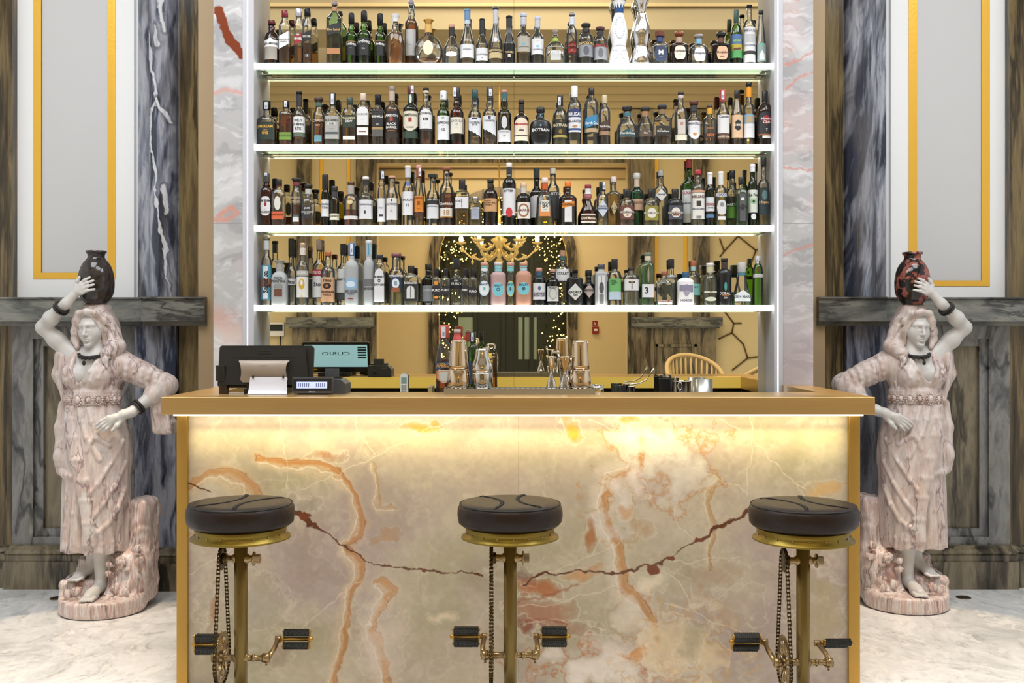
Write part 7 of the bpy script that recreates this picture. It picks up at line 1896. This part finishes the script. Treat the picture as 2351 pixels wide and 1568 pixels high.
def jig(x, H, label, wb, wt, D_):
    return lathe_thing('jigger', label, 'jigger', x, D_, ZTR, (('lower_cup', [(0, wb), (H * .08, wb * .93), (H * .47, 3.2), (H * .49, 2.6)], M_CHR), ('upper_cup', [(H * .49, 2.6), (H * .52, 3.2), (H * .95, wt * .94), (H, wt), (H - .3, wt * .9), (H * .58, 2)], M_COP)))


f1 = inv(0, 4.36, ZTR)
jig(1266, f1 - 818, 'slim double ended steel jigger, the one nearer the cobbler shaker', 13, 10, 4.36); jig(1297, f1 - 818, 'wider double ended steel jigger next to the tall shaker', 14.5, 14, 4.36)
lathe_thing('mixing_cup', 'plain steel cup half hidden behind the wider jigger', 'cup', 1309, 4.428, ZTR, (('cup_body', [(0, 10), (60, 13), (70, 13.5), (70, 12.5), (10, 9)], M_CHR),))
sp = thing('bar_spoon', 'thin steel bar spoon handle standing behind the jiggers', 'spoon', at(1289, 4.42, ZTR)); MB().tube([(0, 0, .0), (-.004, .01, .06), (-.009, .012, .115), (-.012, .008, .142)], [.0035, .0028, .0028, .004], 8).build('handle', M_CHR, sp); MB().ball((-.013, .007, .146), .006, 8, (1, .5, 1.5)).build('end_disc', M_CHR, sp)
tb = thing('measuring_cup', 'small tilted steel cup behind the tall shaker at the tray end', 'cup', at(1358, 4.52, .955)); MB().lathe([(0, .02), (.14, .02), (.20, .026), (.225, .027), (.224, .024), (.2, .022)], n=28, rot=Matrix.Rotation(.12, 3, 'Y')).build('cup_body', M_CHR, tb)
# bottles standing on the worktop behind the tray
ZW = .9305
for rec, D_, lab in (("1021 40 746 777 786 835 20 r|c:824:8e1f10|b04a3a|Z750-776:-.2 828-848:33506e:1.0:/ 'APEROL@838/9:e0a04a 849-878:c6c8c8:.72:U 851-876:d88a50:.9:U 853-875:c9cbca:.6:U|-|orange red aperitif bottle with slanted blue label behind the counter tray", 4.62, ''), ("1050 28 756 764 772 806 14 r|e|c8b8b0|N764-790:c84a4a|-|green tinted bottle with white and red neck behind the tall shaker", 4.685, ''), ("1086 28 762 786 792 812 12 r|g|22262a|Z764-784:-.2 830-880:1f3a5a:.9|-|bright green bottle with black capsule behind the cobbler shaker", 4.62, ''), ("1116 32 798 806 812 826 14 r|c:836:b8501a|a0886a|811-823:d8b020:.98 826-832:d8b020:.98 845-878:d6d6da:.95|-|bottle with yellow and white labels beside the cobbler shaker", 4.625, '')):
    make_bottle(rec, D_, ZW, lab, 'bottles behind the counter tray', 0, .045)
t = thing('bottle_rail', 'grey steel rail frame holding the bottles behind the tray', 'rail', at(1190, 4.66, ZW))
b = MB().use(M_STEEL); xa, xb = XP(986, 4.66) - XP(1190, 4.66), XP(1382, 4.66) - XP(1190, 4.66)
b.box(xa, xb, -.10, -.094, 0, .05); b.box(xa, xb, .062, .067, 0, .05); b.box(xa, xa + .018, -.094, .062, 0, .235); b.box(xb - .018, xb, -.094, .062, 0, .235); b.build('rail_body', None, t)
# cordless phone, glasses, bucket on the back worktop below the mirror
ZB = .9605; D = 5.19; k = D / F
t = thing('cordless_phone', 'white cordless phone standing upright against the mirror', 'phone', at(928, D, ZB))
hb = ZP(858, D) - ZB
b = MB().use(mat('phone_white', 'dcdccf', .4)).rbox(-8.5 * k, 8.5 * k, -.012, .012, .0, hb, .012, 'y'); b.build('handset', None, t)
b = MB().use(mat('phone_screen', '7f9a94', .2)).box(-6 * k, 6 * k, -.0128, -.0121, hb - 22 * k, hb - 8 * k); b.build('display', None, t)
b = MB().use(mat('key_grey', '8a8a84', .5))
for r_ in range(5):
    for c_ in range(3): b.box((-5.5 + c_ * 4) * k, (-2.7 + c_ * 4) * k, -.0135, -.0121, hb - (28 + r_ * 4.4) * k, hb - (25.4 + r_ * 4.4) * k)
b.build('keypad', None, t)
t = thing('microphone_clip', 'small black clip on a white flat box below the mirror', 'box', at(975, 5.1, ZB)) if False else None
def cup(x, D, ytop, w, label, name, cat, m, wt=1.12, extra=None):
    kk = D / F; H_ = ZP(ytop, D) - ZB; r = w / 2 * kk
    o = thing(name, label, cat, at(x, D, ZB)); MB().use(m).lathe([(0, r * .8), (.004, r * .84), (H_ - .004, r * wt), (H_, r * (wt + .03)), (H_, r * (wt - .06)), (.01, r * .76)], n=32).build('cup_body' if m is not M_CHR else 'bucket_body', None, o)
    return o, H_, r
cup(1424, 5.12, 884, 27, 'short clear tumbler under the mirror beside the spoon', 'tumbler', 'glass', glassmat('c'), 1.0)
o, H_, r = cup(1450, 5.10, 886, 18, 'slim steel beaker holding a curved bar spoon', 'steel_beaker', 'beaker', M_CHR, 1.0)
sp = thing('bar_spoon', 'curved steel spoon leaning out of the slim beaker', 'spoon', at(1446, 5.10, ZP(884, 5.10)))
kk = 5.10 / F; MB().tube([(0, 0, -.02), (.0 * kk, 0, .003), (22 * kk, 0, 4 * kk), (38 * kk, 0, 12 * kk), (48 * kk, 0, 28 * kk), (55 * kk, 0, 38 * kk)], [.004, .004, .0035, .003, .0035, .005], 8).build('handle', M_CHR, sp)
cup(1528, 5.12, 868, 30, 'matte black cup beside the steel ice bucket', 'black_cup', 'cup', M_BLK, 1.02)
cl = thing('cup_lid', 'clear faceted lid on the matte black cup', 'lid', at(1528, 5.12, ZP(867.5, 5.12))); MB().use(glassmat('c')).lathe([(0, .030), (.012, .029), (.0125, .001)], n=12).build('lid_body', None, cl)
o, H_, r = cup(1566, 5.02, 874, 42, 'small tapered steel ice bucket under the mirror', 'ice_bucket', 'bucket', M_CHR, 1.06)
rg = MB().tube([(-.018 + .010 * math.cos(a), -r * 1.02 - .004, H_ * .88 + .018 * math.sin(a)) for a in np.linspace(0, 2 * PI, 17)[:-1]], .003, 6, True); rg.build('ring_handle', M_CHR, o)
t = thing('metal_tin', 'plain grey steel tin between the ice bucket and the mirror end', 'tin', at(1615, 5.12, ZB)); kk = 5.12 / F; MB().use(M_STEEL).lathe([(0, 21 * kk), (ZP(870, 5.12) - ZB, 21 * kk), (ZP(870, 5.12) - ZB, 19 * kk), (.01, 19 * kk)], n=32).build('tin_body', None, t)
